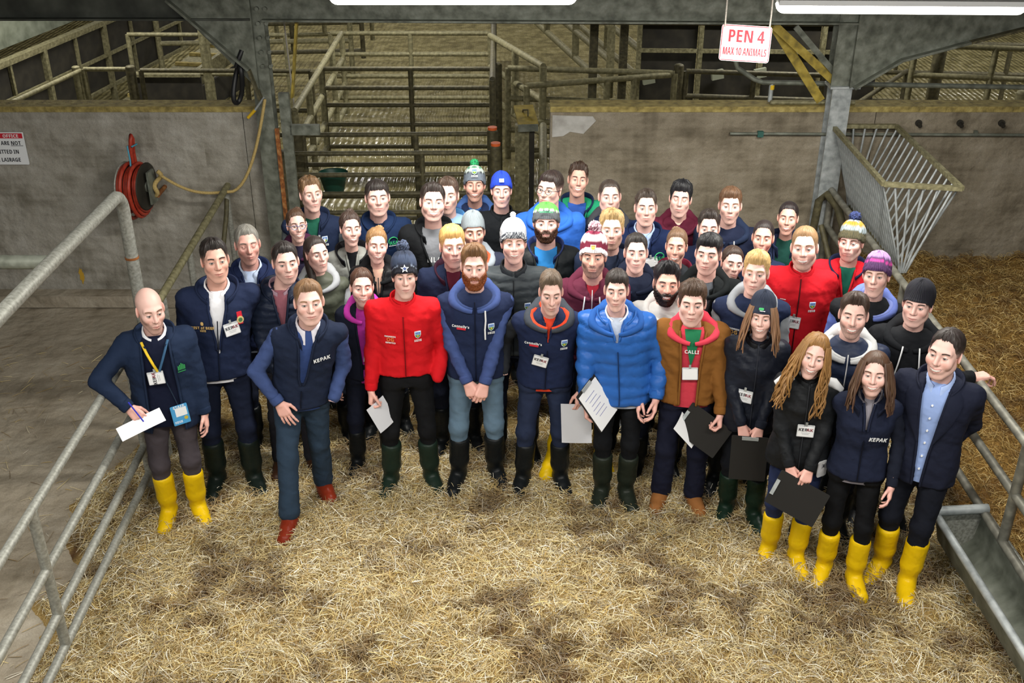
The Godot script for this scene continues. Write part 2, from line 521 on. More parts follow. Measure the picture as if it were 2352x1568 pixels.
func build_steel() -> void:
	# the long beam over the pen wall
	var o := thing("roof_beam", Vector3(0, 2.66, -9.38), "long grey steel beam over the pen wall", "beam")
	tag(o, "", "", "", "structure")
	ibeam(o, "joist", Vector3(-14, 0.14, 0), Vector3(-2.2, 0.14, 0), 0.14, 0.22, M.steel_dark)
	ibeam(o, "joist", Vector3(-2.1, 0.13, 0), Vector3(14, 0.05, 0), 0.14, 0.22, M.steel_beam)
	# track under it over the gateway
	pipe(o, "track", Vector3(-1.95, -0.02, -0.25), Vector3(3.0, -0.06, -0.25), 0.025, M.grime)
	pipe(o, "track", Vector3(-1.95, -0.05, -0.5), Vector3(3.0, -0.1, -0.5), 0.035, M.grime)
	# left column with its haunch
	var c := thing("steel_column", Vector3(-2.17, 0, -9.45), "grey steel column with sloping haunch between the wall and gateway", "column")
	tag(c, "", "", "", "structure")
	ibeam(c, "shaft", Vector3(0.0, 0, 0), Vector3(0.0, 2.9, 0), 0.15, 0.15, M.steel_beam, Vector3.BACK)
	wedge(c, "haunch", [Vector2(-0.02, 2.1), Vector2(-0.02, 2.9), Vector2(-0.75, 2.9), Vector2(-0.6, 2.74)], Vector3(0, 0, 0.1), 0.03, M.steel_beam)
	bar(c, "flange", Vector3(-0.7, 2.86, 0.1), Vector3(-0.08, 2.28, 0.1), 0.16, 0.02, M.steel_beam)
	bar(c, "flange", Vector3(-0.08, 2.28, 0.1), Vector3(-0.01, 2.02, 0.1), 0.16, 0.02, M.grime)
	for y in [2.3, 2.42, 2.54, 2.66, 2.78]:
		for x in [0.03, 0.1]:
			pipe(c, "bolt", Vector3(x, y, 0.075), Vector3(x, y, 0.105), 0.016, M.steel_beam)
	bar(c, "channel", Vector3(0.17, 0.0, 0.02), Vector3(0.17, 2.05, 0.02), 0.09, 0.05, M.steel_beam)
	bar(c, "rusty_edge", Vector3(0.095, 0.3, 0.09), Vector3(0.095, 1.75, 0.09), 0.035, 0.03, M.rust)
	block(c, "bracket", Vector3(0.33, 1.72, 0.02), Vector3(0.26, 0.09, 0.05), M.steel_beam)
	# yellow bracing angle behind the column
	bar(c, "brace", Vector3(0.30, 2.62, -0.2), Vector3(0.2, 1.95, -0.2), 0.07, 0.02, M.yellow_steel)
	# black lead hanging on the column
	var h := thing("black_coil", Vector3(-2.36, 1.98, -9.32), "black folded strap hanging on the grey column", "strap")
	var pts := []
	for k in 25:
		var t := TAU * k / 24.0
		pts.append(Vector3(0.035 * sin(t) + 0.03 * cos(t), 0.17 + 0.16 * cos(t), 0.03 * sin(2 * t)))
	swept(h, "strap", pts, 0.022, M.rubber, 8)
	swept(h, "knot", [Vector3(0.0, 0.32, 0), Vector3(0.035, 0.4, 0), Vector3(0.06, 0.46, -0.02)], 0.02, M.rubber, 8)
	# right column, pale, with its braces and the big rafter haunch
	var r := thing("steel_column", Vector3(2.86, 0, -9.42), "pale galvanised steel column standing beside the hay rack", "column")
	tag(r, "", "", "", "structure")
	ibeam(r, "shaft", Vector3(0, 0, 0), Vector3(0, 2.12, 0), 0.17, 0.17, M.steel_pale, Vector3.BACK)
	ibeam(r, "head", Vector3(0, 2.12, -0.02), Vector3(0, 2.95, -0.02), 0.2, 0.17, M.steel_beam, Vector3.BACK)
	block(r, "cap_plate", Vector3(0.02, 2.12, 0), Vector3(0.26, 0.02, 0.2), M.steel_pale)
	bar(r, "brace", Vector3(-0.03, 2.13, -0.05), Vector3(-0.62, 2.62, -0.05), 0.05, 0.07, M.yellow_steel)
	bar(r, "brace", Vector3(-0.12, 1.95, -0.12), Vector3(-0.62, 2.62, -0.12), 0.03, 0.08, M.yellow_steel)
	bar(r, "brace", Vector3(0.02, 2.14, 0.0), Vector3(-0.45, 2.62, 0.0), 0.02, 0.05, M.steel_beam)
	wedge(r, "rafter_haunch", [Vector2(0.05, 2.12), Vector2(0.42, 2.36), Vector2(1.0, 2.52), Vector2(1.75, 2.72), Vector2(1.75, 2.95), Vector2(0.05, 2.95)], Vector3(0, 0, 0.1), 0.03, M.steel_beam)
	bar(r, "haunch_flange", Vector3(0.08, 2.13, 0.1), Vector3(0.45, 2.37, 0.1), 0.16, 0.02, M.steel_beam)
	bar(r, "haunch_flange", Vector3(0.45, 2.37, 0.1), Vector3(1.0, 2.52, 0.1), 0.16, 0.02, M.steel_beam)
	bar(r, "haunch_flange", Vector3(1.0, 2.52, 0.1), Vector3(1.8, 2.73, 0.1), 0.16, 0.02, M.grime)

func build_near_gates() -> void:
	# left side of the pen: a long hung gate, the tall hoop it swings on, and the fixed rail back to the wall
	fence("pen_gate", Vector3(-2.44, 0, -2.2), Vector3(-2.5, 0, -6.2), [1.2, 0.81, 0.5, 0.28], [0.0, 0.585, 1.0], 0.026, M.galv, "grey tubular gate under the bald man's arm")
	var o := thing("tubular_rail", Vector3(-2.52, 0, -6.7), "dull steel rail running from the hoop back to the grey wall", "railing")
	pipe(o, "rail", Vector3(0, 1.2, 0), Vector3(-0.07, 1.2, -2.72), 0.03, M.grime_pale)
	for t in [0.15, 0.45, 0.97]:
		pipe(o, "upright", Vector3(-0.07 * t, 0, -2.72 * t), Vector3(-0.07 * t, 1.18, -2.72 * t), 0.026, M.galv)
	swept(o, "brace", [Vector3(-0.07, 0.75, -2.3), Vector3(-0.07, 0.98, -2.55), Vector3(-0.07, 1.15, -2.66)], 0.022, M.grime, 8)
	var h := thing("steel_hoop", Vector3(-2.5, 0, -6.58), "thick grey tube hoop bent over the left of the pen", "railing")
	var pts := [Vector3(0, 0, 0), Vector3(0, 2.0, 0)]
	for k in 7:
		var an := PI * 0.5 * k / 6.0
		pts.append(Vector3(0, 2.06 + 0.12 * sin(an), 0.12 - 0.12 * cos(an)))
	pts.append(Vector3(-0.03, 2.18, 1.2)); pts.append(Vector3(-0.08, 2.18, 4.2))
	swept(h, "tube", pts, 0.041, M.galv, 16)
	pipe(h, "cross_tube", Vector3(-0.03, 2.17, 1.08), Vector3(-3.0, 2.17, 1.08), 0.04, M.steel_beam)
	pipe(h, "collar", Vector3(0, 1.72, 0), Vector3(0, 1.735, 0), 0.045, M.rust)
	# right side
	fence("pen_rail", Vector3(2.93, 0, -2.6), Vector3(2.88, 0, -9.3), [1.2, 0.86, 0.52], [0.0, 0.38, 0.7, 1.0], 0.028, M.rail, "grey tubular rails behind the suited man's shoulder", "railing")
	var b := thing("rail_brace", Vector3(2.8, 0, -9.3), "dark tube braced against the foot of the pale column", "railing")
	swept(b, "tube", [Vector3(-0.08, 0, 0), Vector3(-0.02, 1.1, 0.0), Vector3(0.03, 1.18, 0.05), Vector3(0.1, 1.1, 0.2), Vector3(0.2, 0.55, 0.9)], 0.035, M.grime, 10)
	pipe(b, "tube", Vector3(0.0, 0.9, 0.1), Vector3(0.12, 0.35, 0.6), 0.025, M.grime)
	# feed trough along the right rails
	var t := thing("feed_trough", Vector3(2.62, 0, -5.45), "long galvanised feed trough beside the suited man", "trough")
	var mb := MB.new()
	var prof := [Vector2(0.0, 0.5), Vector2(0.05, 0.3), Vector2(0.12, 0.24), Vector2(0.2, 0.24), Vector2(0.27, 0.3), Vector2(0.3, 0.52)]
	for side in 2:
		for k in prof.size():
			var p: Vector2 = prof[k]
			var off := 0.004 if side == 0 else -0.004
			mb.add(Vector3(p.x, p.y + off, 0), Vector3.UP, WHITE)
			mb.add(Vector3(p.x + 0.12, p.y + off, 2.9), Vector3.UP, WHITE)
		for k in prof.size() - 1:
			var q := side * prof.size() * 2 + k * 2
			if side == 0: mb.quad(q, q + 2, q + 3, q + 1)
			else: mb.quad(q, q + 1, q + 3, q + 2)
	mb.smooth()
	put(t, "tray", mb.mesh(), M.steel_beam)
	pipe(t, "rim", Vector3(0, 0.5, 0), Vector3(0.12, 0.5, 2.9), 0.024, M.steel_pale)
	pipe(t, "rim", Vector3(0.3, 0.52, 0), Vector3(0.42, 0.52, 2.9), 0.02, M.galv)
	wedge(t, "end_plate", [Vector2(0, 0.5), Vector2(0.05, 0.3), Vector2(0.12, 0.24), Vector2(0.2, 0.24), Vector2(0.27, 0.3), Vector2(0.3, 0.52)], Vector3(0, 0, 0), 0.008, M.galv)
	pipe(t, "cross_tube", Vector3(0.0, 0.53, 0.02), Vector3(0.31, 0.55, 0.02), 0.03, M.steel_pale)
	for z in [0.4, 2.5]:
		pipe(t, "leg", Vector3(0.17, 0, z), Vector3(0.17, 0.25, z), 0.02, M.galv)

func build_hay_rack() -> void:
	var o := thing("hay_rack", Vector3(3.1, 0, -8.65), "V-shaped wall rack of pale steel bars above the straw", "rack")
	var zl := 0.75
	var top := 1.76
	var bot := 1.02
	var xl := -0.26
	var xr := 0.3
	for e in [[Vector3(xl, top, -zl), Vector3(xl, top, zl)], [Vector3(xr, top, -zl), Vector3(xr, top, zl + 0.1)], [Vector3(xl, top, zl), Vector3(xr, top, zl + 0.1)], [Vector3(xl, top, -zl), Vector3(xr, top, -zl)], [Vector3(0.0, bot, -zl), Vector3(0.0, bot, zl)]]:
		bar(o, "frame_bar", e[0], e[1], 0.035, 0.035, M.grime_pale)
	for k in 21:
		var z := lerpf(-zl + 0.03, zl - 0.03, k / 20.0)
		pipe(o, "bar", Vector3(xl, top, z), Vector3(-0.01, bot, z), 0.008, M.steel_pale)
	for k in 14:
		var z := lerpf(-zl + 0.05, zl + 0.05, k / 13.0)
		pipe(o, "bar", Vector3(xr, top, z), Vector3(0.01, bot, minf(z, zl)), 0.009, M.steel_pale)
	for k in 5:
		var x := lerpf(xl + 0.08, xr - 0.06, k / 4.0)
		pipe(o, "bar", Vector3(x, top, zl + 0.1 * (x - xl) / (xr - xl)), Vector3(x * 0.12, bot, zl), 0.009, M.steel_pale)
		pipe(o, "bar", Vector3(x, top, -zl), Vector3(x * 0.12, bot, -zl), 0.009, M.steel_pale)

func build_wall_things() -> void:
	# thin pipe along the right wall, bolts, holes
	var p := thing("wall_pipe", Vector3(1.95, 1.67, -9.47), "thin grey water pipe clipped along the brown wall", "pipe")
	pipe(p, "tube", Vector3.ZERO, Vector3(4.0, -0.02, 0), 0.014, M.steel_beam)
	block(p, "valve", Vector3(0.27, 0, 0.01), Vector3(0.05, 0.05, 0.04), mat(hexc("2d5a52"), 0.6))
	for x in [1.1, 2.2, 3.4]:
		block(p, "clip", Vector3(x, 0, -0.01), Vector3(0.03, 0.05, 0.03), M.steel_beam)
	for x in [3.63, 4.0, 4.37]:
		var b := thing("wall_bolt", Vector3(x, 1.76, -9.49), "%s dark bolt stub from the pale column on the wall" % {3.63: "first", 4.0: "second", 4.37: "third"}[x], "bolt", "bolt stubs in a row on the wall")
		pipe(b, "stub", Vector3(0, 0, -0.01), Vector3(0, -0.015, 0.05), 0.018, M.panel)
		pipe(b, "washer", Vector3(0, 0, -0.01), Vector3(0, 0, 0.006), 0.03, M.panel)
	# two pipes carried above the wall
	var q := thing("water_pipe", Vector3(2.15, 2.12, -9.62), "bent water pipe carried above the right wall", "pipe")
	swept(q, "tube", [Vector3(-0.18, 0.38, 0), Vector3(-0.18, 0.16, 0), Vector3(-0.16, 0.1, 0), Vector3(0.0, 0.0, 0), Vector3(0.08, -0.03, 0), Vector3(3.4, -0.09, 0)], 0.022, M.steel_beam, 10)
	pipe(q, "tube", Vector3(0.16, -0.04, 0), Vector3(0.16, -0.2, 0), 0.02, M.steel_pale)
	pipe(q, "yellow_tape", Vector3(0.165, -0.09, 0.003), Vector3(0.165, -0.05, 0.003), 0.021, mat(hexc("d8b41f"), 0.6))
	var q2 := thing("water_pipe", Vector3(2.3, 1.93, -9.55), "lower straight pipe just above the yellow coping", "pipe")
	pipe(q2, "tube", Vector3.ZERO, Vector3(0.75, 0.0, 0), 0.02, M.grime_pale)
	# hose reel
	var r := thing("hose_reel", Vector3(-3.37, 1.25, -9.27), "steel reel of red hose mounted on the grey wall", "hose reel", "", deg_to_rad(82))
	for z in [-0.1, 0.1]:
		var mb := MB.new()
		lathe(mb, [[0.0, -0.006], [0.05, -0.006], [0.2, -0.006], [0.215, 0.0], [0.2, 0.006], [0.05, 0.006], [0.0, 0.006]], 28, Transform3D(Basis(Vector3.RIGHT, PI / 2), Vector3(0, 0, z)))
		mb.smooth()
		put(r, "flange", mb.mesh(), M.panel if z > 0 else M.galv)
	pipe(r, "hub", Vector3(0, 0, -0.16), Vector3(0, 0, 0.12), 0.05, M.steel_beam)
	block(r, "bracket", Vector3(0, 0, 0.15), Vector3(0.12, 0.3, 0.02), M.steel_beam)
	for k in 7:
		var z := -0.08 + 0.027 * k
		var pts := []
		var rr := 0.185 + 0.02 * sin(k * 2.1)
		for s in 25:
			var an := TAU * s / 24.0
			var sag := 0.10 * maxf(0.0, -sin(an)) * (0.6 + 0.4 * sin(k * 1.7))
			pts.append(Vector3(rr * cos(an), rr * sin(an) - sag, z))
		swept(r, "hose_turn", pts, 0.018, M.hose, 8)
	swept(r, "hose_loop", [Vector3(0.02, 0.16, 0.0), Vector3(0.0, 0.3, 0.0), Vector3(0.0, 0.42, 0.02), Vector3(0.02, 0.46, 0.02), Vector3(0.04, 0.42, 0.02), Vector3(0.05, 0.3, 0.0), Vector3(0.06, 0.15, 0.0)], 0.019, M.hose, 8)
	swept(r, "blue_twine", [Vector3(-0.02, 0.37, 0.03), Vector3(0.06, 0.37, 0.04), Vector3(0.06, 0.36, -0.02), Vector3(-0.02, 0.37, -0.01), Vector3(-0.03, 0.25, 0.0), Vector3(-0.05, 0.12, 0.0)], 0.008, mat(hexc("4f9bb5"), 0.8), 6)
	# rope looped from a wall peg to the column
	var rp := thing("tether_rope", Vector3(-3.13, 1.3, -9.36), "frayed yellow rope slung between wall peg and column", "rope")
	var pts := []
	for k in 25:
		var t := k / 24.0
		if t < 0.62:
			var u := t / 0.62
			pts.append(Vector3(lerpf(0, 0.62, u), lerpf(0.05, -0.1, u) - 0.1 * sin(PI * u) * (1.0 - u * 0.4), 0.1))
		else:
			var u := (t - 0.62) / 0.38
			pts.append(Vector3(lerpf(0.62, 1.0, u), -0.1 + 0.72 * u * u + 0.12 * u, 0.1))
	swept(rp, "strand", pts, 0.014, M.rope, 8)
	var kn := []
	for k in 15:
		var t := k / 14.0
		kn.append(Vector3(-0.02 + 0.025 * sin(t * 9.0) - 0.08 * t * t, 0.1 - 0.25 * t, 0.1 + 0.02 * cos(t * 9.0)))
	swept(rp, "knot", kn, 0.02, M.rope, 8)
	pipe(rp, "peg", Vector3(-0.06, -0.14, -0.2), Vector3(-0.06, -0.14, 0.09), 0.02, M.rust)
	# lever with the yellow grip at the column
	var lv := thing("latch_lever", Vector3(-2.22, 1.93, -9.3), "yellow-gripped latch lever on the grey column", "lever")
	pipe(lv, "grip", Vector3(-0.08, -0.06, 0.02), Vector3(-0.01, 0.01, 0.02), 0.014, mat(hexc("c9a31c"), 0.5))
	pipe(lv, "rod", Vector3(-0.01, 0.01, 0.02), Vector3(0.08, 0.12, 0.02), 0.01, M.steel_pale)
	# yellow paint splash low on the wall
	var sp := thing("paint_splash", Vector3(-4.12, 0.27, -9.495), "yellow paint splash low on the grey wall", "stain")
	var mbs := MB.new()
	var c0 := mbs.add(Vector3(0, 0, 0.004), Vector3.BACK, WHITE)
	for k in 24:
		var an := TAU * k / 24.0
		var q3 := 0.05 + 0.03 * nz.get_noise_1d(k * 300.0)
		mbs.add(Vector3(q3 * 0.45 * cos(an), q3 * 1.6 * sin(an), 0.0), Vector3.BACK, WHITE)
	for k in 24:
		mbs.i.append_array([c0, 1 + (k + 1) % 24, 1 + k])
	put(sp, "splash", mbs.mesh(), mat(hexc("b9922a"), 0.7))
	# office sign cut by the frame
	var sg := thing("notice_sign", Vector3(-4.66, 1.53, -9.48), "white notice sign with a red heading on the grey wall", "sign")
	put(sg, "board", plate_mesh(0.56, 0.3, 0.008, 0.006), M.white)
	put(sg, "red_heading", plate_mesh(0.54, 0.046, 0.004, 0.002), M.red_print).position = Vector3(0, 0.118, 0.004)
	words(sg, "lettering", "OFFICE", 0.03, Vector3(0.165, 0.117, 0.0075), M.white)
	words(sg, "lettering", "MEN ARE NOT", 0.036, Vector3(0.1, 0.05, 0.005), M.dark_print, Basis.IDENTITY, 0.85)
	block(sg, "underline", Vector3(0.205, 0.026, 0.005), Vector3(0.11, 0.004, 0.002), M.dark_print)
	words(sg, "lettering", "PERMITTED IN", 0.036, Vector3(0.065, -0.03, 0.005), M.dark_print, Basis.IDENTITY, 0.85)
	words(sg, "lettering", "THE LAIRAGE", 0.036, Vector3(0.08, -0.105, 0.005), M.dark_print, Basis.IDENTITY, 0.85)
	# hanging pen sign
	var ps := thing("pen_sign", Vector3(1.59, 2.91, -7.5), "white hanging sign with red PEN 4 lettering", "sign", "", deg_to_rad(-3))
	var tilt := Basis(Vector3.RIGHT, deg_to_rad(-14)) * Basis(Vector3.BACK, deg_to_rad(-3))
	var bd := put(ps, "board", plate_mesh(0.34, 0.24, 0.008, 0.02), M.white)
	bd.basis = tilt
	for e in [[Vector3(-0.16, 0.114, 0), Vector3(0.16, 0.114, 0)], [Vector3(-0.16, -0.114, 0), Vector3(0.16, -0.114, 0)], [Vector3(-0.164, -0.11, 0), Vector3(-0.164, 0.11, 0)], [Vector3(0.164, -0.11, 0), Vector3(0.164, 0.11, 0)]]:
		pipe(ps, "red_border", tilt * (e[0] + Vector3(0, 0, 0.004)), tilt * (e[1] + Vector3(0, 0, 0.004)), 0.0025, M.red_print)
	words(ps, "lettering", "PEN 4", 0.08, tilt * Vector3(0.0, 0.045, 0.006), M.red_print, tilt, 0.82)
	words(ps, "lettering", "MAX 10 ANIMALS", 0.05, tilt * Vector3(0.0, -0.055, 0.006), M.red_print, tilt, 0.52)
	for s in [-1, 1]:
		var top := Vector3(s * 0.15, 0.5, 0)
		swept(ps, "cord", [tilt * Vector3(s * 0.15, 0.1, 0.005), tilt * Vector3(s * 0.152, 0.2, 0.0), top], 0.006, M.rope_pale, 6)

func build_rear() -> void:
	var W: Material = M.grime_pale
	var D: Material = M.grime
	fence("race_gate", Vector3(-2.2, 0, -10.33), Vector3(-0.2, 0, -10.36), [1.2, 0.98, 0.78, 0.58, 0.36], [0.0, 0.655, 1.0], 0.024, D, "nearest grimy tube gate across the central race behind the group")
	fence("race_gate", Vector3(-2.15, 0, -10.88), Vector3(-0.22, 0, -10.92), [1.22, 0.9, 0.55, 0.3], [0.0, 0.6, 1.0], 0.024, D, "second grimy tube gate across the central race")
	fence("race_gate", Vector3(-2.28, 0, -13.05), Vector3(-0.24, 0, -13.05), [1.36, 1.13, 0.92, 0.68, 0.4], [0.0, 0.52, 1.0], 0.028, D, "five-rail dark gate across the middle of the race")
	fence("race_gate", Vector3(-2.45, 0, -14.9), Vector3(-0.3, 0, -14.9), [1.38, 1.1, 0.8, 0.5], [0.0, 0.5, 1.0], 0.03, W, "pale far gate across the end of the race")
	fence("race_rail", Vector3(-2.28, 0, -11.2), Vector3(-2.3, 0, -14.9), [1.38, 1.05, 0.7, 0.4], [0.0, 0.25, 0.5, 0.75, 1.0], 0.035, W, "slanting pale rails along the left of the race", "railing")
	fence("race_rail", Vector3(-0.22, 0, -12.2), Vector3(-0.3, 0, -19.0), [1.45, 1.1, 0.75, 0.4], [0.0, 0.28, 0.6, 1.0], 0.035, D, "dark rails along the right of the race", "railing")
	for a in [[-2.25, 10.28, 1.25, 0.075, "thick round post at the gateway beside the nearest gate"], [-2.22, 10.88, 1.28, 0.07, "thick round post at the second gate"], [-0.18, 13.1, 1.42, 0.06, "square dark post where the race rails meet"], [2.0, 13.05, 1.42, 0.06, "post with a bolt between the two right pens"]]:
		post("gate_post", Vector3(a[0], 0, -a[1]), a[2], a[3], D, a[4])
	for a in [[-0.16, 10.3, 1.3, "nearest gate post with an orange cap"], [-0.2, 10.82, 1.3, "farther gate post with an orange cap"]]:
		var p := post("capped_post", Vector3(a[0], 0, -a[1]), a[2], 0.055, D, a[3])
		pipe(p, "orange_cap", Vector3(0, a[2] - 0.005, 0), Vector3(0, a[2] + 0.022, 0), 0.048, M.orange)
	# yellow hooded box on its post
	var yb := thing("control_post", Vector3(0.16, 0, -10.75), "post with a tilted yellow cover plate beside the wall end", "post")
	block(yb, "shaft", Vector3(-0.06, 0.7, 0.1), Vector3(0.14, 1.4, 0.1), M.grime_pale)
	bar(yb, "dark_channel", Vector3(0.04, 0.0, 0.13), Vector3(0.04, 1.38, 0.13), 0.05, 0.03, M.panel)
	block(yb, "cover", Vector3(-0.02, 1.46, 0.0), Vector3(0.2, 0.03, 0.42), M.yellow_steel, Vector3(0.18, 0.12, 0))
	block(yb, "cover_lip", Vector3(0.0, 1.4, 0.22), Vector3(0.2, 0.07, 0.02), M.steel_beam, Vector3(0, 0.12, 0))
	swept(yb, "handle", [Vector3(-0.05, 1.48, -0.05), Vector3(-0.05, 1.52, 0.0), Vector3(0.0, 1.52, 0.0), Vector3(0.0, 1.47, 0.05)], 0.008, M.grime, 6)
	var gw := fence("side_gate", Vector3(0.3, 0, -10.0), Vector3(0.34, 0, -11.6), [1.1, 0.8, 0.5], [0.0, 1.0], 0.04, M.grime_pale, "short pale rail gate folded behind the wall end")
	gw.name = numbered("folded_gate")
	# hanging cord over the race
	var cd := thing("pull_cord", Vector3(-2.35, 1.0, -11.6), "pale cord hanging in front of the left rear pen", "cord")
	pipe(cd, "cord", Vector3(0, 0, 0), Vector3(-0.05, 1.9, 0), 0.008, M.rope_pale)
	# green bucket by the race
	var bk := thing("feed_bucket", Vector3(-1.85, 0.66, -10.75), "small dark green bucket behind the gate rails", "bucket")
	var mb := MB.new()
	lathe(mb, [[0.0, 0.0], [0.1, 0.0], [0.15, 0.2], [0.155, 0.2], [0.14, 0.19], [0.09, 0.02], [0.0, 0.02]], 18, Transform3D.IDENTITY)
	mb.smooth()
	put(bk, "pail", mb.mesh(), mat(hexc("16463a"), 0.5))
	# right rear pens
	fence("rear_gate", Vector3(-0.05, 0, -13.25), Vector3(1.95, 0, -13.0), [1.32, 0.95, 0.55, 0.3], [0.0, 1.0], 0.035, W, "pale top-railed gate of the pen right of the race")
	fence("rear_gate", Vector3(0.17, 0, -12.5), Vector3(1.9, 0, -13.0), [1.3, 0.85, 0.45], [0.0, 0.55, 0.74], 0.035, W, "pale gate swung open across the right rear pen")
	fence("rear_gate", Vector3(2.1, 0, -13.1), Vector3(3.7, 0, -12.9), [1.32, 1.02, 0.72, 0.4], [0.0, 0.5, 1.0], 0.03, D, "dark four-rail gate behind the hanging sign")
	fence("rear_rail", Vector3(0.36, 0, -12.6), Vector3(-0.28, 0, -14.2), [1.5, 1.1, 0.7], [0.0, 0.5], 0.04, W, "pale rail slanting away right of the race", "railing")
	fence("rear_rail", Vector3(1.35, 0, -15.0), Vector3(0.4, 0, -19.5), [1.45, 1.0, 0.6], [0.0, 0.4, 0.8], 0.05, W, "first long pale rail receding to the far wall", "railing")
	fence("rear_rail", Vector3(1.9, 0, -15.2), Vector3(1.1, 0, -19.5), [1.5, 1.0, 0.6], [0.0, 0.5], 0.05, W, "second long pale rail receding to the far wall", "railing")
	for a in [[0.98, 13.2], [1.38, 13.6], [1.87, 15.0]]:
		var p := thing("rear_post", Vector3(a[0], 0, -a[1]), ["dark square post in the right rear pen, near the race", "dark square post in the right rear pen, second from the race", "pale box post standing before the dark stall frame"][[0.98, 1.38, 1.87].find(a[0])], "post")
		block(p, "shaft", Vector3(0, 1.05, 0), Vector3(0.1, 2.1, 0.1), M.grime if a[0] < 1.5 else M.grime_pale)
	# dark stalls framed with pale steel
	var ds := thing("dark_stall", Vector3(3.2, 0, -14.4), "row of dark sheeted stalls framed in pale steel behind the sign", "stall")
	for k in 4:
		var x := -1.15 + 0.8 * k
		block(ds, "sheet", Vector3(x, 0.85, 0.0), Vector3(0.74, 1.5, 0.03), M.panel)
		bar(ds, "frame_post", Vector3(x - 0.39, 0, 0.05), Vector3(x - 0.39, 1.72, 0.05), 0.06, 0.06, W)
	bar(ds, "frame_rail", Vector3(-1.55, 1.68, 0.05), Vector3(1.65, 1.64, 0.05), 0.05, 0.06, W)
	bar(ds, "frame_rail", Vector3(-1.55, 1.28, 0.05), Vector3(1.65, 1.25, 0.05), 0.04, 0.05, W)
	for a in [[-0.5, 0.98], [0.06, 1.0], [-1.4, 0.92]]:
		block(ds, "white_patch", Vector3(a[0], a[1], 0.12), Vector3(0.16, 0.12, 0.05), mat(hexc("8e9280"), 0.8), Vector3(0, 0.2, 0.15))
	# far right pens
	fence("far_pen_rail", Vector3(5.0, 0, -13.6), Vector3(7.2, 0, -13.2), [1.52, 1.15, 0.7, 0.35], [0.0, 0.42, 0.95], 0.035, W, "pale rails of the pen at the far right", "railing")
	fence("far_pen_rail", Vector3(4.2, 0, -15.0), Vector3(7.8, 0, -14.7), [1.25, 0.85, 0.45], [0.0, 0.35, 0.7], 0.03, D, "dark rails behind the pale column at right", "railing")
	fence("far_pen_rail", Vector3(3.9, 0, -12.6), Vector3(5.3, 0, -14.6), [0.95, 0.55], [0.0, 1.0], 0.03, D, "dark sloping rail right of the pale column", "railing")
	post("far_post", Vector3(5.35, 0, -13.7), 1.6, 0.08, D, "dark upright carrying the far right pen rails")
	post("far_post", Vector3(5.85, 0, -12.3), 1.3, 0.09, M.grime_pale, "pale round-topped post at the far right edge")
	fence("far_pen_rail", Vector3(5.9, 0, -12.3), Vector3(8.2, 0, -12.6), [1.1, 0.8, 0.5], [0.0, 1.0], 0.03, D, "dark rails beyond the post at the right edge", "railing")
	var orr := thing("orange_barrier", Vector3(5.6, 0.0, -18.2), "faded orange barrier far behind the right pens", "barrier")
	for y in [1.0, 1.15, 1.3]:
		bar(orr, "slat", Vector3(-0.9, y, 0), Vector3(0.9, y - 0.02, 0), 0.03, 0.09, mat(hexc("a5431f"), 0.7))
	for x in [-0.8, 0.8]:
		bar(orr, "leg", Vector3(x, 0, 0.04), Vector3(x, 1.35, 0.04), 0.05, 0.05, D)
	# left race with sheeted sides and a timber ramp
	var rc := thing("loading_race", Vector3(-6.15, 0, -13.4), "sheeted cattle race with pale rails beyond the grey wall", "race", "", deg_to_rad(-10))
	rc.scale.y = 0.88
	bar(rc, "side_board", Vector3(-0.5, 1.9, 2.5), Vector3(-0.5, 1.9, -4.0), 0.04, 0.7, M.board_green)
	for y in [2.28, 2.45]:
		bar(rc, "top_rail", Vector3(-0.5, y, 2.5), Vector3(-0.5, y, -4.0), 0.07, 0.05, M.yellow_steel)
	bar(rc, "capping", Vector3(-0.15, 1.5, 2.5), Vector3(-0.15, 1.5, -5.0), 0.12, 0.08, M.grime_pale)
	for k in 5:
		var z := 2.2 - 1.55 * k
		bar(rc, "frame_post", Vector3(-0.12, 0, z), Vector3(-0.12, 1.5, z), 0.07, 0.07, M.grime_pale)
		bar(rc, "mullion", Vector3(-0.12, 0.5, z - 0.78), Vector3(-0.12, 1.46, z - 0.78), 0.04, 0.04, M.grime_pale)
		block(rc, "dark_sheet", Vector3(-0.16, 0.98, z - 0.78), Vector3(0.03, 0.92, 1.45), M.panel)
	bar(rc, "mid_rail", Vector3(-0.11, 1.0, 2.2), Vector3(-0.11, 1.0, -5.0), 0.04, 0.05, M.grime_pale)
	bar(rc, "low_rail", Vector3(-0.11, 0.5, 2.2), Vector3(-0.11, 0.5, -5.0), 0.04, 0.05, M.grime_pale)
	var rp := thing("timber_ramp", Vector3(-5.5, 0, -13.6), "cleated timber ramp climbing beside the sheeted race", "ramp", "", deg_to_rad(-10))
	bar(rp, "deck", Vector3(0, 0.12, 2.4), Vector3(0, 0.45, -4.6), 0.75, 0.06, M.grime_pale)
	for k in 14:
		var t := k / 13.0
		bar(rp, "cleat", Vector3(-0.36, 0.17 + 0.33 * t, 2.3 - 6.8 * t), Vector3(0.36, 0.17 + 0.33 * t, 2.3 - 6.8 * t), 0.07, 0.05, M.coping)
	bar(rp, "kerb", Vector3(0.42, 0.25, 2.4), Vector3(0.42, 0.6, -4.6), 0.06, 0.24, M.grime_pale)
	block(rp, "dark_side", Vector3(0.52, 0.2, -1.0), Vector3(0.04, 0.4, 6.5), M.panel)
	fence("ramp_rail", Vector3(-5.9, 0, -11.0), Vector3(-5.4, 0, -13.6), [1.2, 0.75], [0.0, 0.5, 1.0], 0.028, M.grime_pale, "sloping handrail in front of the timber ramp", "railing")
	fence("left_gate", Vector3(-5.35, 0, -13.6), Vector3(-4.8, 0, -13.6), [1.22, 0.75, 0.4], [0.0, 1.0], 0.028, W, "narrow gate closing the timber ramp")
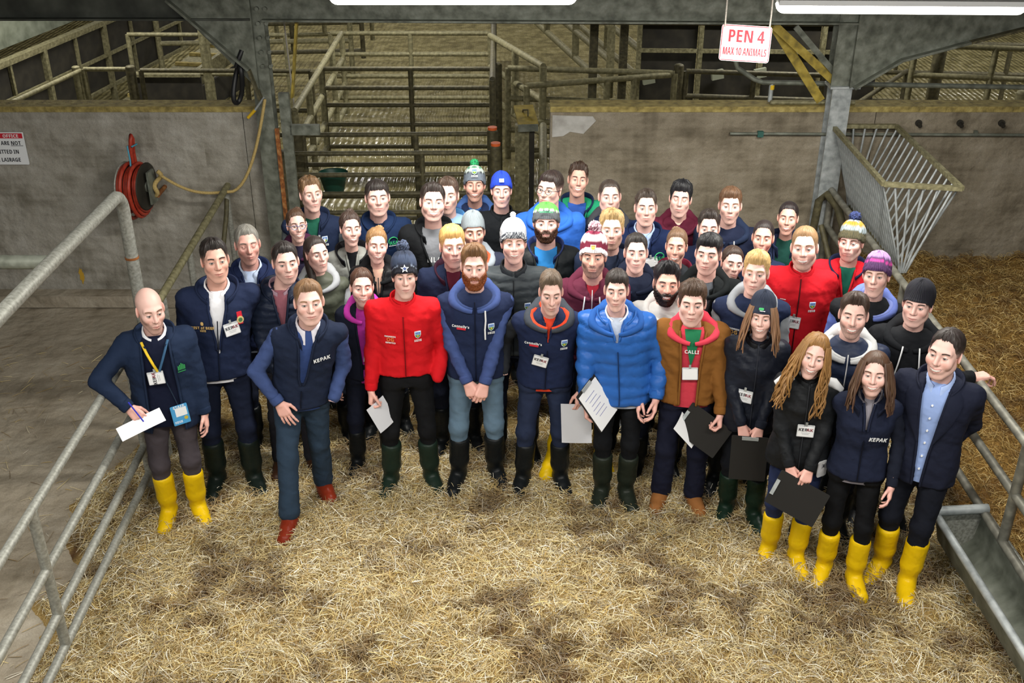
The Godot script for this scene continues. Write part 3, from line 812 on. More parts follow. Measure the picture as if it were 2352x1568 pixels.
	fence("left_gate", Vector3(-4.62, 0, -13.54), Vector3(-2.5, 0, -13.5), [1.22, 0.72, 0.4], [0.0, 0.62, 1.0], 0.028, D, "dark gate of the pen beyond the grey wall")
	fence("left_gate", Vector3(-5.1, 0, -14.65), Vector3(-3.0, 0, -14.6), [1.42, 0.9, 0.5], [0.0, 0.5, 1.0], 0.028, W, "pale rear gate of the pen beyond the grey wall")
	post("left_post", Vector3(-4.75, 0, -13.55), 1.28, 0.06, D, "stout dark post beside the timber ramp gate")
	post("left_post", Vector3(-5.45, 0, -13.6), 1.26, 0.05, M.grime_pale, "pale post at the head of the ramp handrail")
	post("left_post", Vector3(-4.1, 0, -14.62), 1.5, 0.055, M.grime_pale, "slim pale post inside the left rear pen")
	for k in 3:
		fence("cross_rail", Vector3(-5.2 + 0.6 * k, 0, -16.2 - 1.3 * k), Vector3(-2.4, 0, -16.4 - 1.3 * k), [1.4, 0.95, 0.5], [0.0, 0.5, 1.0], 0.035, W if k % 2 == 0 else D, ["pale rails of the third left pen", "dark rails of the fourth left pen", "pale rails of the last left pen"][k], "railing")
	var db := thing("dark_baffle", Vector3(-4.55, 0, -14.3), "black sheeted hatch beside the timber ramp", "hatch")
	block(db, "sheet", Vector3(0, 0.5, 0), Vector3(0.9, 0.9, 0.04), M.panel)
	bar(db, "frame", Vector3(-0.45, 0.97, 0.03), Vector3(0.45, 0.97, 0.03), 0.04, 0.04, W)
	# far end: sheeted openings and a pale door
	for a in [[-9.0, "dark doorway in the left of the far end wall"], [4.8, "dark doorway in the right of the far end wall"], [9.0, "dark doorway at the far right of the end wall"]]:
		tag(block(self, "door_1", Vector3(a[0], 1.3, -25.15), Vector3(2.6, 2.6, 0.1), M.panel), a[1], "", "", "structure")
	var nb := thing("notice_board", Vector3(-0.95, 2.1, -19.5), "small pale board hung over the end of the race", "board")
	block(nb, "board", Vector3(0, 0.0, 0), Vector3(0.36, 0.75, 0.03), M.steel_pale)
	pipe(nb, "hanger", Vector3(0, 0.35, 0), Vector3(0, 1.2, 0), 0.02, D)

# ---------------------------------------------------------------- straw
func straw_mesh(bend: float, w: float) -> ArrayMesh:
	var mb := MB.new()
	var pts := []
	for k in 4:
		var t := k / 3.0
		pts.append(Vector3((t - 0.5), bend * (0.25 - (t - 0.5) * (t - 0.5)) * 2.0, 0))
	sweep(mb, pts, [w * 0.8, w, w, w * 0.55], 3, WHITE, 0.7)
	mb.smooth()
	return mb.mesh()

func straw_layer(count: int, x0: float, x1: float, d0: float, d1: float, mesh: Mesh, label: String, pal: Array, len0: float, len1: float, lift: float, loose := false) -> void:
	var xs := []
	var cs := PackedColorArray()
	while xs.size() < count:
		var x := rng.randf_range(x0, x1)
		var d := rng.randf_range(d0, d1)
		var h := straw_h(x, d)
		if loose:
			h = maxf(h, -0.008) + 0.004
		elif h < 0.012:
			continue
		var tu := straw_clump(x, d)
		var gx := (straw_h(x + 0.04, d) - h) / 0.04
		var gz := -(straw_h(x, d + 0.04) - h) / 0.04
		var up := Vector3(-gx, 1, -gz).normalized() if not loose else Vector3.UP
		# strands lie in swirls, with some standing up
		var an := TAU * nz2.get_noise_2d(x * 60.0, d * 60.0) + rng.randfn(0.0, 1.3)
		var fw := Vector3(cos(an), 0, sin(an))
		fw = (fw - up * fw.dot(up)).normalized()
		var tilt := 0.0 if loose else rng.randfn(0.0, 0.16)
		fw = (fw * cos(tilt) + up * sin(tilt)).normalized()
		var sd := up.cross(fw).normalized()
		var u2 := fw.cross(sd)
		var roll := rng.randf_range(-1.2, 1.2)
		var u3 := u2 * cos(roll) + sd * sin(roll)
		var L := rng.randf_range(len0, len1) * (0.6 if rng.randf() < 0.3 else 1.0)
		var wd := rng.randf_range(0.75, 1.25)
		xs.append(Transform3D(Basis(fw * L, u3 * L * 0.8, fw.cross(u3) * wd).orthonormalized().scaled_local(Vector3(L, wd, wd)), Vector3(x, h + lift * (rng.randf() - 0.25), -d)))
		var c: Color = pal[rng.randi() % pal.size()]
		c = c.lerp(lin("6b4f30"), clampf(tu * 1.1 - 0.05, 0.0, 0.7))
		var k := rng.randf_range(0.75, 1.2)
		cs.append(Color(c.r * k, c.g * k, c.b * k))
	var mm := MultiMesh.new()
	mm.transform_format = MultiMesh.TRANSFORM_3D
	mm.use_colors = true
	mm.mesh = mesh
	mm.instance_count = count
	for k in count:
		mm.set_instance_transform(k, xs[k])
		mm.set_instance_color(k, cs[k])
	var o := MultiMeshInstance3D.new()
	o.name = numbered("straw")
	o.multimesh = mm
	o.material_override = M.straw
	add_child(o)
	tag(o, label, "straw", "", "stuff")

func straw_clump(x: float, d: float) -> float:
	# damp dung-stained clumps in the bedding
	return clampf(nz2.get_noise_2d(x * 110.0 + 90.0, d * 110.0) * 1.3 + nz2.get_noise_2d(x * 420.0, d * 420.0 + 40.0) * 1.2 - 0.1, 0.0, 1.0)

func build_straw() -> void:
	var mb := MB.new()
	var st := 0.045
	var x0 := -3.7
	var d0 := 2.3
	var nx := int((6.6 - x0) / st)
	var nd := int((9.5 - d0) / st)
	var a := lin("d8c79c")
	var b := lin("6b5236")
	var g := lin("92722f")
	for k in nd + 1:
		for j in nx + 1:
			var x := x0 + j * st
			var d := d0 + k * st
			var c := a.lerp(b, clampf(0.25 + straw_clump(x, d) * 1.2, 0, 1)).lerp(g, smoothstep(2.7, 3.1, x) * 0.8)
			mb.add(Vector3(x, straw_h(x, d), -d), Vector3.UP, c)
	for k in nd:
		for j in nx:
			var q := k * (nx + 1) + j
			mb.quad(q, q + nx + 1, q + nx + 2, q + 1)
	mb.smooth()
	tag(put(self, "straw_bed", mb.mesh(), M.straw_bed), "deep trodden straw bedding covering the pen", "straw", "", "stuff")
	var gold := [lin("e4d5a8"), lin("dac797"), lin("f1e8c8"), lin("cfb984"), lin("bfa877"), lin("a3885c"), lin("e0cc90"), lin("d4c7a6"), lin("f7f2e2"), lin("caac68")]
	var brown := [lin("bd9c58"), lin("a58446"), lin("cdb06c"), lin("92723a"), lin("dcc48a"), lin("7d6032")]
	var m1 := straw_mesh(0.008, 0.0022)
	var m2 := straw_mesh(0.028, 0.0021)
	var m3 := straw_mesh(0.075, 0.0019)
	var wide := straw_mesh(0.01, 0.0036)
	straw_layer(int(46000 * STRAW), -3.3, 3.0, 3.5, 6.9, m2, "pale gold bent straw strewn over the pen floor", gold, 0.07, 0.19, 0.035)
	straw_layer(int(40000 * STRAW), -3.3, 3.0, 3.5, 6.9, m3, "curled straw wisps tangled through the bedding", gold, 0.05, 0.14, 0.035)
	straw_layer(int(9000 * STRAW), -3.3, 3.0, 3.5, 6.9, m1, "long straight straw stalks lying on top of the bedding", gold, 0.12, 0.26, 0.04)
	straw_layer(int(5000 * STRAW), -3.3, 3.0, 3.5, 6.9, wide, "broad whitish straw stems scattered on the bedding", [lin("f4efdc"), lin("e6dab0"), lin("d8c488")], 0.05, 0.14, 0.045)
	straw_layer(int(12000 * STRAW), -2.9, 2.9, 6.9, 9.2, m2, "trampled straw under the group's feet", gold, 0.07, 0.18, 0.03)
	straw_layer(int(30000 * STRAW), 2.9, 6.2, 4.6, 9.5, m2, "brown-gold straw heaped against the right wall", brown, 0.06, 0.15, 0.04)
	straw_layer(int(16000 * STRAW), 2.9, 6.2, 4.6, 9.5, m3, "short curled straw on the heap by the right wall", brown, 0.05, 0.12, 0.045)
	straw_layer(700, -5.2, -2.6, 3.5, 8.6, m1, "loose straw bits dropped on the passage concrete", gold, 0.05, 0.16, 0.004, true)

# ---------------------------------------------------------------- figures: fields and surface nets
class Grid:
	var o: Vector3
	var c: float
	var nx: int
	var ny: int
	var nz: int
	var f := PackedFloat32Array()
	func _init(lo: Vector3, hi: Vector3, cell: float) -> void:
		o = lo; c = cell
		nx = int((hi.x - lo.x) / cell) + 2
		ny = int((hi.y - lo.y) / cell) + 2
		nz = int((hi.z - lo.z) / cell) + 2
		f.resize(nx * ny * nz)
		f.fill(0.2)
	func capsule(a: Vector3, b: Vector3, ra: float, rb: float, k: float) -> void:
		var m := maxf(ra, rb) + k + c * 1.5
		var x0 := maxi(0, int((minf(a.x, b.x) - m - o.x) / c))
		var x1 := mini(nx - 1, int((maxf(a.x, b.x) + m - o.x) / c) + 1)
		var y0 := maxi(0, int((minf(a.y, b.y) - m - o.y) / c))
		var y1 := mini(ny - 1, int((maxf(a.y, b.y) + m - o.y) / c) + 1)
		var z0 := maxi(0, int((minf(a.z, b.z) - m - o.z) / c))
		var z1 := mini(nz - 1, int((maxf(a.z, b.z) + m - o.z) / c) + 1)
		var bx := b.x - a.x
		var by := b.y - a.y
		var bz := b.z - a.z
		var il := 1.0 / maxf(bx * bx + by * by + bz * bz, 1e-9)
		var dr := rb - ra
		for z in range(z0, z1 + 1):
			var pz := o.z + z * c - a.z
			for y in range(y0, y1 + 1):
				var py := o.y + y * c - a.y
				var row := nx * (y + ny * z)
				for x in range(x0, x1 + 1):
					var px := o.x + x * c - a.x
					var t := (px * bx + py * by + pz * bz) * il
					t = 0.0 if t < 0.0 else (1.0 if t > 1.0 else t)
					var qx := px - bx * t
					var qy := py - by * t
					var qz := pz - bz * t
					var d := sqrt(qx * qx + qy * qy + qz * qz) - ra - dr * t
					if d < m:
						var e := f[row + x]
						var h := k - absf(d - e)
						f[row + x] = minf(d, e) - (h * h * 0.25 / k if h > 0.0 else 0.0)
	func rings(rg: Array, open: Array, y_lo: float, y_hi: float) -> void:
		# stack of ellipses [y, half width, half depth, cx, cz]; open = [[y, half gap] ...] parts the front
		for y in ny:
			var wy := o.y + y * c
			if wy < y_lo - c * 2.0 or wy > y_hi + c * 2.0:
				continue
			var r := ring_at(rg, wy)
			var ia := 1.0 / r[0]
			var ib := 1.0 / r[1]
			var mn := minf(r[0], r[1])
			var cap := maxf(y_lo - wy, wy - y_hi)
			var gap := -1.0
			if not open.is_empty():
				gap = table_at(open, wy)
			for z in nz:
				var wz := o.z + z * c - r[3]
				var v := wz * ib
				var vv := v * v
				if vv > 3.0:
					continue
				var row := nx * (y + ny * z)
				for x in nx:
					var wx := o.x + x * c - r[2]
					var u := wx * ia
					var uu := u * u
					if uu + vv > 3.2:
						continue
					var d := (sqrt(uu + vv - 0.3 * minf(uu * vv, 1.0)) - 1.0) * mn
					if cap > d: d = cap
					if gap > 0.0 and wz > 0.0:
						d = maxf(d, gap - absf(wx))
					f[row + x] = minf(f[row + x], d)
	func ring_at(rg: Array, y: float) -> PackedFloat32Array:
		var n := rg.size()
		var k := 0
		while k < n - 2 and rg[k + 1][0] < y:
			k += 1
		var t := clampf((y - rg[k][0]) / (rg[k + 1][0] - rg[k][0]), 0.0, 1.0)
		t = t * t * (3.0 - 2.0 * t) * 0.5 + t * 0.5
		var p: Array = rg[k]
		var q: Array = rg[k + 1]
		return PackedFloat32Array([lerpf(p[1], q[1], t), lerpf(p[2], q[2], t), lerpf(p[3], q[3], t), lerpf(p[4], q[4], t)])
	func table_at(tb: Array, y: float) -> float:
		if y <= tb[0][0]: return tb[0][1]
		for k in tb.size() - 1:
			if y <= tb[k + 1][0]:
				return lerpf(tb[k][1], tb[k + 1][1], (y - tb[k][0]) / (tb[k + 1][0] - tb[k][0]))
		return tb[-1][1]
	func cut_below(y: float) -> void:
		for z in nz:
			for yy in ny:
				var w := y - (o.y + yy * c)
				if w < -c * 3.0: continue
				var row := nx * (yy + ny * z)
				for x in nx:
					if w > f[row + x]: f[row + x] = w
	func nets(mb: MB, col: Color) -> void:
		var vid := PackedInt32Array()
		vid.resize(nx * ny * nz)
		var sx := 1
		var sy := nx
		var sz := nx * ny
		var n := PackedFloat32Array()
		n.resize(8)
		for z in nz - 1:
			for y in ny - 1:
				var i0 := nx * (y + ny * z)
				var pm := 0
				if f[i0] < 0.0: pm |= 1
				if f[i0 + sy] < 0.0: pm |= 2
				if f[i0 + sz] < 0.0: pm |= 4
				if f[i0 + sy + sz] < 0.0: pm |= 8
				for x in nx - 1:
					var i := i0 + x
					var cm := 0
					if f[i + 1] < 0.0: cm |= 1
					if f[i + 1 + sy] < 0.0: cm |= 2
					if f[i + 1 + sz] < 0.0: cm |= 4
					if f[i + 1 + sy + sz] < 0.0: cm |= 8
					var mask := pm | (cm << 4)
					pm = cm
					if mask == 0 or mask == 255:
						continue
					var a0 := f[i]; var a1 := f[i + 1]; var a2 := f[i + sy]; var a3 := f[i + sy + 1]
					var a4 := f[i + sz]; var a5 := f[i + sz + 1]; var a6 := f[i + sz + sy]; var a7 := f[i + sz + sy + 1]
					var p := Vector3.ZERO
					var m := 0
					if (a0 < 0.0) != (a1 < 0.0): p += Vector3(a0 / (a0 - a1), 0, 0); m += 1
					if (a2 < 0.0) != (a3 < 0.0): p += Vector3(a2 / (a2 - a3), 1, 0); m += 1
					if (a4 < 0.0) != (a5 < 0.0): p += Vector3(a4 / (a4 - a5), 0, 1); m += 1
					if (a6 < 0.0) != (a7 < 0.0): p += Vector3(a6 / (a6 - a7), 1, 1); m += 1
					if (a0 < 0.0) != (a2 < 0.0): p += Vector3(0, a0 / (a0 - a2), 0); m += 1
					if (a1 < 0.0) != (a3 < 0.0): p += Vector3(1, a1 / (a1 - a3), 0); m += 1
					if (a4 < 0.0) != (a6 < 0.0): p += Vector3(0, a4 / (a4 - a6), 1); m += 1
					if (a5 < 0.0) != (a7 < 0.0): p += Vector3(1, a5 / (a5 - a7), 1); m += 1
					if (a0 < 0.0) != (a4 < 0.0): p += Vector3(0, 0, a0 / (a0 - a4)); m += 1
					if (a1 < 0.0) != (a5 < 0.0): p += Vector3(1, 0, a1 / (a1 - a5)); m += 1
					if (a2 < 0.0) != (a6 < 0.0): p += Vector3(0, 1, a2 / (a2 - a6)); m += 1
					if (a3 < 0.0) != (a7 < 0.0): p += Vector3(1, 1, a3 / (a3 - a7)); m += 1
					vid[i] = mb.add(o + (Vector3(x, y, z) + p / m) * c, Vector3.ZERO, col)
					if y > 0 and z > 0 and (a0 < 0.0) != (a1 < 0.0):
						if a0 < 0.0: mb.quad(vid[i], vid[i - sz], vid[i - sy - sz], vid[i - sy])
						else: mb.quad(vid[i], vid[i - sy], vid[i - sy - sz], vid[i - sz])
					if x > 0 and z > 0 and (a0 < 0.0) != (a2 < 0.0):
						if a0 < 0.0: mb.quad(vid[i], vid[i - sx], vid[i - sx - sz], vid[i - sz])
						else: mb.quad(vid[i], vid[i - sz], vid[i - sx - sz], vid[i - sx])
					if x > 0 and y > 0 and (a0 < 0.0) != (a4 < 0.0):
						if a0 < 0.0: mb.quad(vid[i], vid[i - sy], vid[i - sx - sy], vid[i - sx])
						else: mb.quad(vid[i], vid[i - sx], vid[i - sx - sy], vid[i - sy])

# ---------------------------------------------------------------- head template
var hd_dir := PackedVector3Array()      # unit directions of the head grid
var hd_r := PackedFloat32Array()        # skin distance along each
var hd_r2 := PackedFloat32Array()       # the same with a grin
var hd_az := PackedFloat32Array()
var hd_el := PackedFloat32Array()
var hd_cols := 0
var hd_rows := 0
var hd_feat := []                       # paint weights: [vertex, kind, weight] for a calm and for a smiling face
var hd_beard := PackedFloat32Array()
var hd_blush := PackedFloat32Array()

func ell(p: Vector3, r: Vector3) -> float:
	var k0 := (p / r).length()
	var k1 := (p / (r * r)).length()
	return k0 * (k0 - 1.0) / maxf(k1, 1e-6)

func cap(p: Vector3, a: Vector3, b: Vector3, ra: float, rb: float) -> float:
	var ba := b - a
	var t := clampf((p - a).dot(ba) / ba.length_squared(), 0.0, 1.0)
	return (p - a - ba * t).length() - lerpf(ra, rb, t)

func smin(a: float, b: float, k: float) -> float:
	var h := maxf(k - absf(a - b), 0.0)
	return minf(a, b) - h * h * 0.25 / k

func head_field(q: Vector3, grin := false) -> float:
	var p := Vector3(absf(q.x), q.y, q.z)
	var d := ell(p - Vector3(0, 0.032, -0.015), Vector3(0.0755, 0.080, 0.096))
	d = smin(d, ell(p - Vector3(0, -0.028, 0.022), Vector3(0.063, 0.088, 0.068)), 0.03)
	d = smin(d, cap(p, Vector3(0.047, -0.055, 0.005), Vector3(0.02, -0.1, 0.062), 0.02, 0.017), 0.03)
	if q.z > 0.0:
		d = smin(d, (p - Vector3(0, -0.102, 0.07)).length() - 0.018, 0.02)
		d = smin(d, (p - Vector3(0.043, -0.02, 0.062)).length() - 0.022, 0.03)
		d = smin(d, cap(p, Vector3(0, 0.03, 0.087), Vector3(0.046, 0.026, 0.068), 0.010, 0.010), 0.018)
		d = -smin(-d, (p - Vector3(0.032, 0.006, 0.102)).length() - 0.018, 0.016)
		d = smin(d, (p - Vector3(0.0315, 0.004, 0.0755)).length() - 0.0138, 0.003)
		d = smin(d, ell(p - Vector3(0, -0.06, 0.072), Vector3(0.03, 0.024, 0.028)), 0.025)
		d = smin(d, cap(p, Vector3(0, 0.018, 0.090), Vector3(0, -0.023, 0.111), 0.008, 0.0105), 0.012)
		d = smin(d, (p - Vector3(0.012, -0.027, 0.098)).length() - 0.0085, 0.008)
		if grin:
			d = smin(d, ell(p - Vector3(0, -0.061, 0.07), Vector3(0.034, 0.018, 0.0285)), 0.012)
			d = smin(d, cap(p, Vector3(0, -0.0535, 0.0985), Vector3(0.029, -0.0505, 0.084), 0.0042, 0.003), 0.004)
			d = smin(d, cap(p, Vector3(0, -0.0735, 0.0975), Vector3(0.025, -0.0605, 0.086), 0.0048, 0.003), 0.004)
			d = smin(d, (p - Vector3(0.043, -0.03, 0.066)).length() - 0.02, 0.02)
		else:
			d = smin(d, cap(p, Vector3(0, -0.054, 0.1), Vector3(0.022, -0.0595, 0.089), 0.0048, 0.003), 0.005)
			d = smin(d, cap(p, Vector3(0, -0.067, 0.0985), Vector3(0.017, -0.064, 0.091), 0.006, 0.004), 0.005)
			d = -smin(-d, cap(p, Vector3(0, -0.0607, 0.107), Vector3(0.024, -0.0607, 0.095), 0.0025, 0.002), 0.003)
	return d

func make_head_template() -> void:
	var az := []
	var a := -180.0
	while a < 179.9:
		az.append(a)
		var b := absf(a)
		a += 9.0 if b > 84.0 else (2.9 if b > 34.5 else 1.35)
		if absf(a) < 0.3: a = 0.0
	var el := []
	a = -86.0
	while a < 90.0:
		el.append(a)
		a += 7.0 if a < -64.0 or a > 40.0 else (1.2 if a > -50.0 and a < -22.0 else (1.5 if a < 20.0 else 3.5))
	el.append(90.0)
	hd_cols = az.size()
	hd_rows = el.size()
	for e in el:
		for z in az:
			var er := deg_to_rad(e)
			var zr := deg_to_rad(z)
			var dir := Vector3(sin(zr) * cos(er), sin(er), cos(zr) * cos(er))
			var r := 0.15
			for k in 9:
				r -= head_field(dir * r) * 0.85
			var r2 := r
			if absf(z) < 50.0 and e < 5.0 and e > -66.0:
				r2 = 0.15
				for k in 9:
					r2 -= head_field(dir * r2, true) * 0.85
			hd_r2.append(r2)
			hd_dir.append(dir); hd_r.append(r); hd_az.append(z); hd_el.append(e)
	hd_beard.resize(hd_r.size()); hd_blush.resize(hd_r.size())
	var calm := []
	var smile := []
	for k in hd_r.size():
		var p := hd_dir[k] * hd_r[k]
		var x := absf(p.x)
		hd_beard[k] = 0.0
		if p.z < -0.01: continue
		hd_blush[k] = exp(-(pow((x - 0.042) / 0.02, 2) + pow((p.y + 0.03) / 0.017, 2))) + 0.6 * exp(-(pow(x / 0.014, 2) + pow((p.y + 0.02) / 0.016, 2)))
		var chk := -0.048 + 0.9 * maxf(0.0, x - 0.034)
		var bw := smoothstep(chk + 0.012, chk - 0.006, p.y)
		bw = maxf(bw, smoothstep(0.03, 0.022, x) * smoothstep(-0.036, -0.042, p.y))
		if x < 0.024 and p.y > -0.0715 and p.y < -0.0525 and p.z > 0.05: bw *= 0.1
		if p.y < -0.115: bw *= 0.6
		hd_beard[k] = bw
		if p.z < 0.03: continue
		var yb := 0.0245 + 0.004 * (1.0 - pow((x - 0.034) / 0.022, 2))
		var brow := smoothstep(0.0055, 0.0025, absf(p.y - yb)) * smoothstep(0.012, 0.017, x) * smoothstep(0.057, 0.049, x)
		for s in 2:
			var lst: Array = smile if s == 1 else calm
			if brow > 0.03: lst.append([k, 0, brow])
			var ex := (x - 0.0315) / 0.0158
			var eh := 0.0056 if s == 0 else 0.0046
			var ey := (p.y - 0.0042) / eh
			var al := 1.0 - ex * ex
			if absf(ex) < 1.15 and absf(ey) < 1.75:
				var ins := al - absf(ey)
				var ir := sqrt(pow(x - 0.0315, 2) + pow(p.y - 0.0058, 2))
				if ins > -0.05 and al > 0.0:
					lst.append([k, 1, clampf(0.45 + ins * 2.0, 0.0, 1.0)])
					if ir < 0.0072: lst.append([k, 2, smoothstep(0.0072, 0.0052, ir)])
				if ey > 0.0 and absf(ey - maxf(al, 0.0)) < 0.3: lst.append([k, 3, 0.8])
				elif ey < 0.0 and absf(-ey - maxf(al, 0.0)) < 0.3: lst.append([k, 3, 0.35])
			# mouth
			if s == 0:
				if x < 0.0245 and p.y > -0.075 and p.y < -0.05:
					var tx := 1.0 - pow(x / 0.0245, 2)
					var dy := p.y + 0.0606
					if dy > 0.0: lst.append([k, 4, 0.75 * smoothstep(0.0078 * tx + 0.001, 0.005 * tx, dy)])
					else: lst.append([k, 4, 0.65 * smoothstep(0.0105 * tx + 0.001, 0.007 * tx, -dy)])
					lst.append([k, 5, 0.75 * smoothstep(0.0022, 0.0006, absf(dy))])
				elif x < 0.028 and absf(p.y + 0.0606) < 0.002: lst.append([k, 5, 0.35])
			else:
				var p2 := hd_dir[k] * hd_r2[k]
				var x2 := absf(p2.x)
				if x2 < 0.032 and p2.y > -0.085 and p2.y < -0.045:
					var tx := sqrt(maxf(0.0, 1.0 - pow(x2 / 0.031, 2)))
					var top := -0.0575 + 0.0065 * pow(x2 / 0.031, 2)
					var bot := top - 0.0105 * tx
					var inn := minf(top - p2.y, p2.y - bot)
					if p2.y >= top: lst.append([k, 4, 0.7 * smoothstep(0.008 * tx + 0.002, 0.004 * tx, p2.y - top)])
					elif p2.y <= bot: lst.append([k, 4, 0.65 * smoothstep(0.009 * tx + 0.002, 0.005 * tx, bot - p2.y)])
					if inn > -0.0012: lst.append([k, 5, 0.8 * smoothstep(-0.0012, 0.0002, inn)])
					if inn > 0.0002 and p2.y > bot + 0.0015: lst.append([k, 6, smoothstep(0.0002, 0.0016, inn)])
				elif x2 < 0.037 and absf(p2.y + 0.05) < 0.004: lst.append([k, 5, 0.25])
			if absf(x - 0.008) < 0.0035 and absf(p.y + 0.034) < 0.002: lst.append([k, 5, 0.55])
	hd_feat = [calm, smile]

func head_point(k: int, w: Dictionary) -> Vector3:
	# the template bent to one person's face
	var p := hd_dir[k] * (hd_r2[k] if w.smile > 0.6 else hd_r[k])
	if p.y < -0.02:
		var t := smoothstep(-0.02, -0.09, p.y)
		p.x *= 1.0 + w.jaw * t
		p.y -= w.chin * t
	if w.smile > 0.0 and w.smile <= 0.6 and p.z > 0.03:
		var x := absf(p.x)
		var g := exp(-(pow((x - 0.03) / 0.016, 2) + pow((p.y + 0.052) / 0.02, 2)))
		p += Vector3(signf(p.x) * 0.003, 0.006, 0.002) * g * w.smile
	if p.z > 0.085 and absf(p.x) < 0.02 and p.y > -0.045 and p.y < 0.03:
		p.z += w.nose * smoothstep(0.02, 0.006, absf(p.x)) * smoothstep(0.03, -0.02, p.y)
	return Vector3(p.x * w.sx, p.y * w.sy, p.z * w.sz)

func head_skin(mb: MB, w: Dictionary, t: Transform3D) -> void:
	var o := mb.v.size()
	var skin: Color = w.skin
	var red := Color(skin.r * 0.98, skin.g * 0.66, skin.b * 0.62)
	for k in hd_r.size():
		var c := skin.lerp(red, clampf(hd_blush[k] * w.blush, 0.0, 0.9))
		if w.beard > 0.0 and hd_beard[k] > 0.01:
			var b: float = clampf(hd_beard[k] * w.beard * (0.85 + 0.4 * nz2.get_noise_2d(hd_az[k] * 90.0, hd_el[k] * 90.0)), 0.0, 1.0)
			c = c.lerp(w.beard_c, b)
		mb.add(t * head_point(k, w), Vector3.ZERO, c)
	var lip := Color(skin.r * 0.72, skin.g * 0.45, skin.b * 0.46)
	var tones := [w.brow, Color(0.52, 0.5, 0.48), w.eye, Color(0.05, 0.035, 0.03), lip, Color(0.12, 0.03, 0.03), Color(0.78, 0.75, 0.7)]
	for q in hd_feat[1 if w.smile > 0.6 else 0]:
		if w.shut and (q[1] == 1 or q[1] == 2): continue
		var i: int = o + q[0]
		mb.c[i] = mb.c[i].lerp(tones[q[1]], q[2])
	for r in hd_rows - 1:
		for s in hd_cols:
			var a := o + r * hd_cols + s
			var b := o + r * hd_cols + (s + 1) % hd_cols
			mb.quad(a, a + hd_cols, b + hd_cols, b)
	# ears
	for s in [-1.0, 1.0]:
		var e := mb.v.size()
		for r in 9:
			for q in 12:
				var th := PI * r / 8.0
				var ph := TAU * q / 12.0
				var pp := Vector3(cos(ph) * sin(th) * 0.010, cos(th) * 0.031, sin(ph) * sin(th) * 0.018)
				if cos(ph) > 0.3: pp.x *= 0.35
				pp = Basis(Vector3.RIGHT, -0.2) * Basis(Vector3.UP, 0.55) * pp
				pp.x *= s
				mb.add(t * (Vector3(s * 0.0775 * w.sx, -0.006, -0.006) + pp), Vector3.ZERO, skin.lerp(red, 0.35 * w.blush + 0.15))
		for r in 8:
			for q in 12:
				var a := e + r * 12 + q
				var b := e + r * 12 + (q + 1) % 12
				if s > 0: mb.quad(a, a + 12, b + 12, b)
				else: mb.quad(a, b, b + 12, a + 12)

const LINES := {
	"short": [0, 47, 25, 47, 38, 46, 45, 38, 51, 24, 58, 10, 66, -4, 74, -14, 81, -8, 90, 8, 105, -10, 120, -25, 150, -38, 180, -40],
	"fringe": [0, 38, 25, 37, 38, 39, 46, 34, 52, 22, 58, 9, 66, -4, 74, -13, 81, -8, 90, 8, 105, -10, 120, -25, 150, -38, 180, -40],
	"thin": [0, 50, 18, 54, 38, 48, 50, 32, 62, 12, 72, -4, 80, -4, 90, 6, 105, -10, 120, -25, 150, -38, 180, -40],
	"back": [0, 48, 22, 47, 42, 42, 54, 30, 66, 14, 78, 4, 92, -4, 110, -22, 150, -42, 180, -46],
	"long": [0, 48, 22, 45, 42, 33, 56, 12, 68, -16, 85, -40, 110, -55, 180, -60],
	"hat": [0, 27, 30, 26, 50, 18, 70, 6, 90, -4, 115, -16, 150, -24, 180, -26],
	"hat_low": [0, 22, 30, 21, 50, 14, 70, 0, 90, -12, 115, -22, 150, -28, 180, -30],
	"hat_high": [0, 34, 30, 33, 50, 27, 70, 14, 90, 4, 115, -10, 150, -20, 180, -22],
	"bald": [0, 90, 180, 90]}

func line_at(style: String, az: float) -> float:
	var l: Array = LINES[style]
	var a := absf(az)
	for k in range(0, l.size() - 2, 2):
		if a <= l[k + 2]:
			var t: float = (a - l[k]) / (l[k + 2] - l[k])
			return lerpf(l[k + 1], l[k + 3], t * t * (3.0 - 2.0 * t))
	return l[-1]

func shell(mb: MB, w: Dictionary, t: Transform3D, line: String, fn: Callable) -> void:
	# a cap over the head grid above a line; fn(az, el, above) gives [lift, colour]
	var id := PackedInt32Array()
	id.resize(hd_r.size())
	var above := PackedFloat32Array()
	above.resize(hd_r.size())
	var lines := PackedFloat32Array()
	var rag: float = w.get("rag", 0.0)
	for s in hd_cols:
		lines.append(line_at(line, hd_az[s]) + rag * (nz2.get_noise_1d(hd_az[s] * 60.0 + w.sx * 900.0) + 0.4 * nz2.get_noise_1d(hd_az[s] * 150.0)))
	for k in hd_r.size():
		var m := hd_el[k] - lines[k % hd_cols]
		above[k] = m
		id[k] = -1
		if m > -9.0:
			var q: Array = fn.call(hd_az[k], hd_el[k], m)
			var d := hd_dir[k]
			id[k] = mb.add(t * (head_point(k, w) + Vector3(d.x * w.sx, d.y * w.sy, d.z * w.sz) * float(q[0])), Vector3.ZERO, q[1])
	for r in hd_rows - 1:
		for s in hd_cols:
			var a := r * hd_cols + s
			var b := r * hd_cols + (s + 1) % hd_cols
			if id[a] >= 0 and id[b] >= 0 and id[a + hd_cols] >= 0 and id[b + hd_cols] >= 0 and maxf(above[a + hd_cols], above[b + hd_cols]) > 0.0:
				mb.quad(id[a], id[a + hd_cols], id[b + hd_cols], id[b])

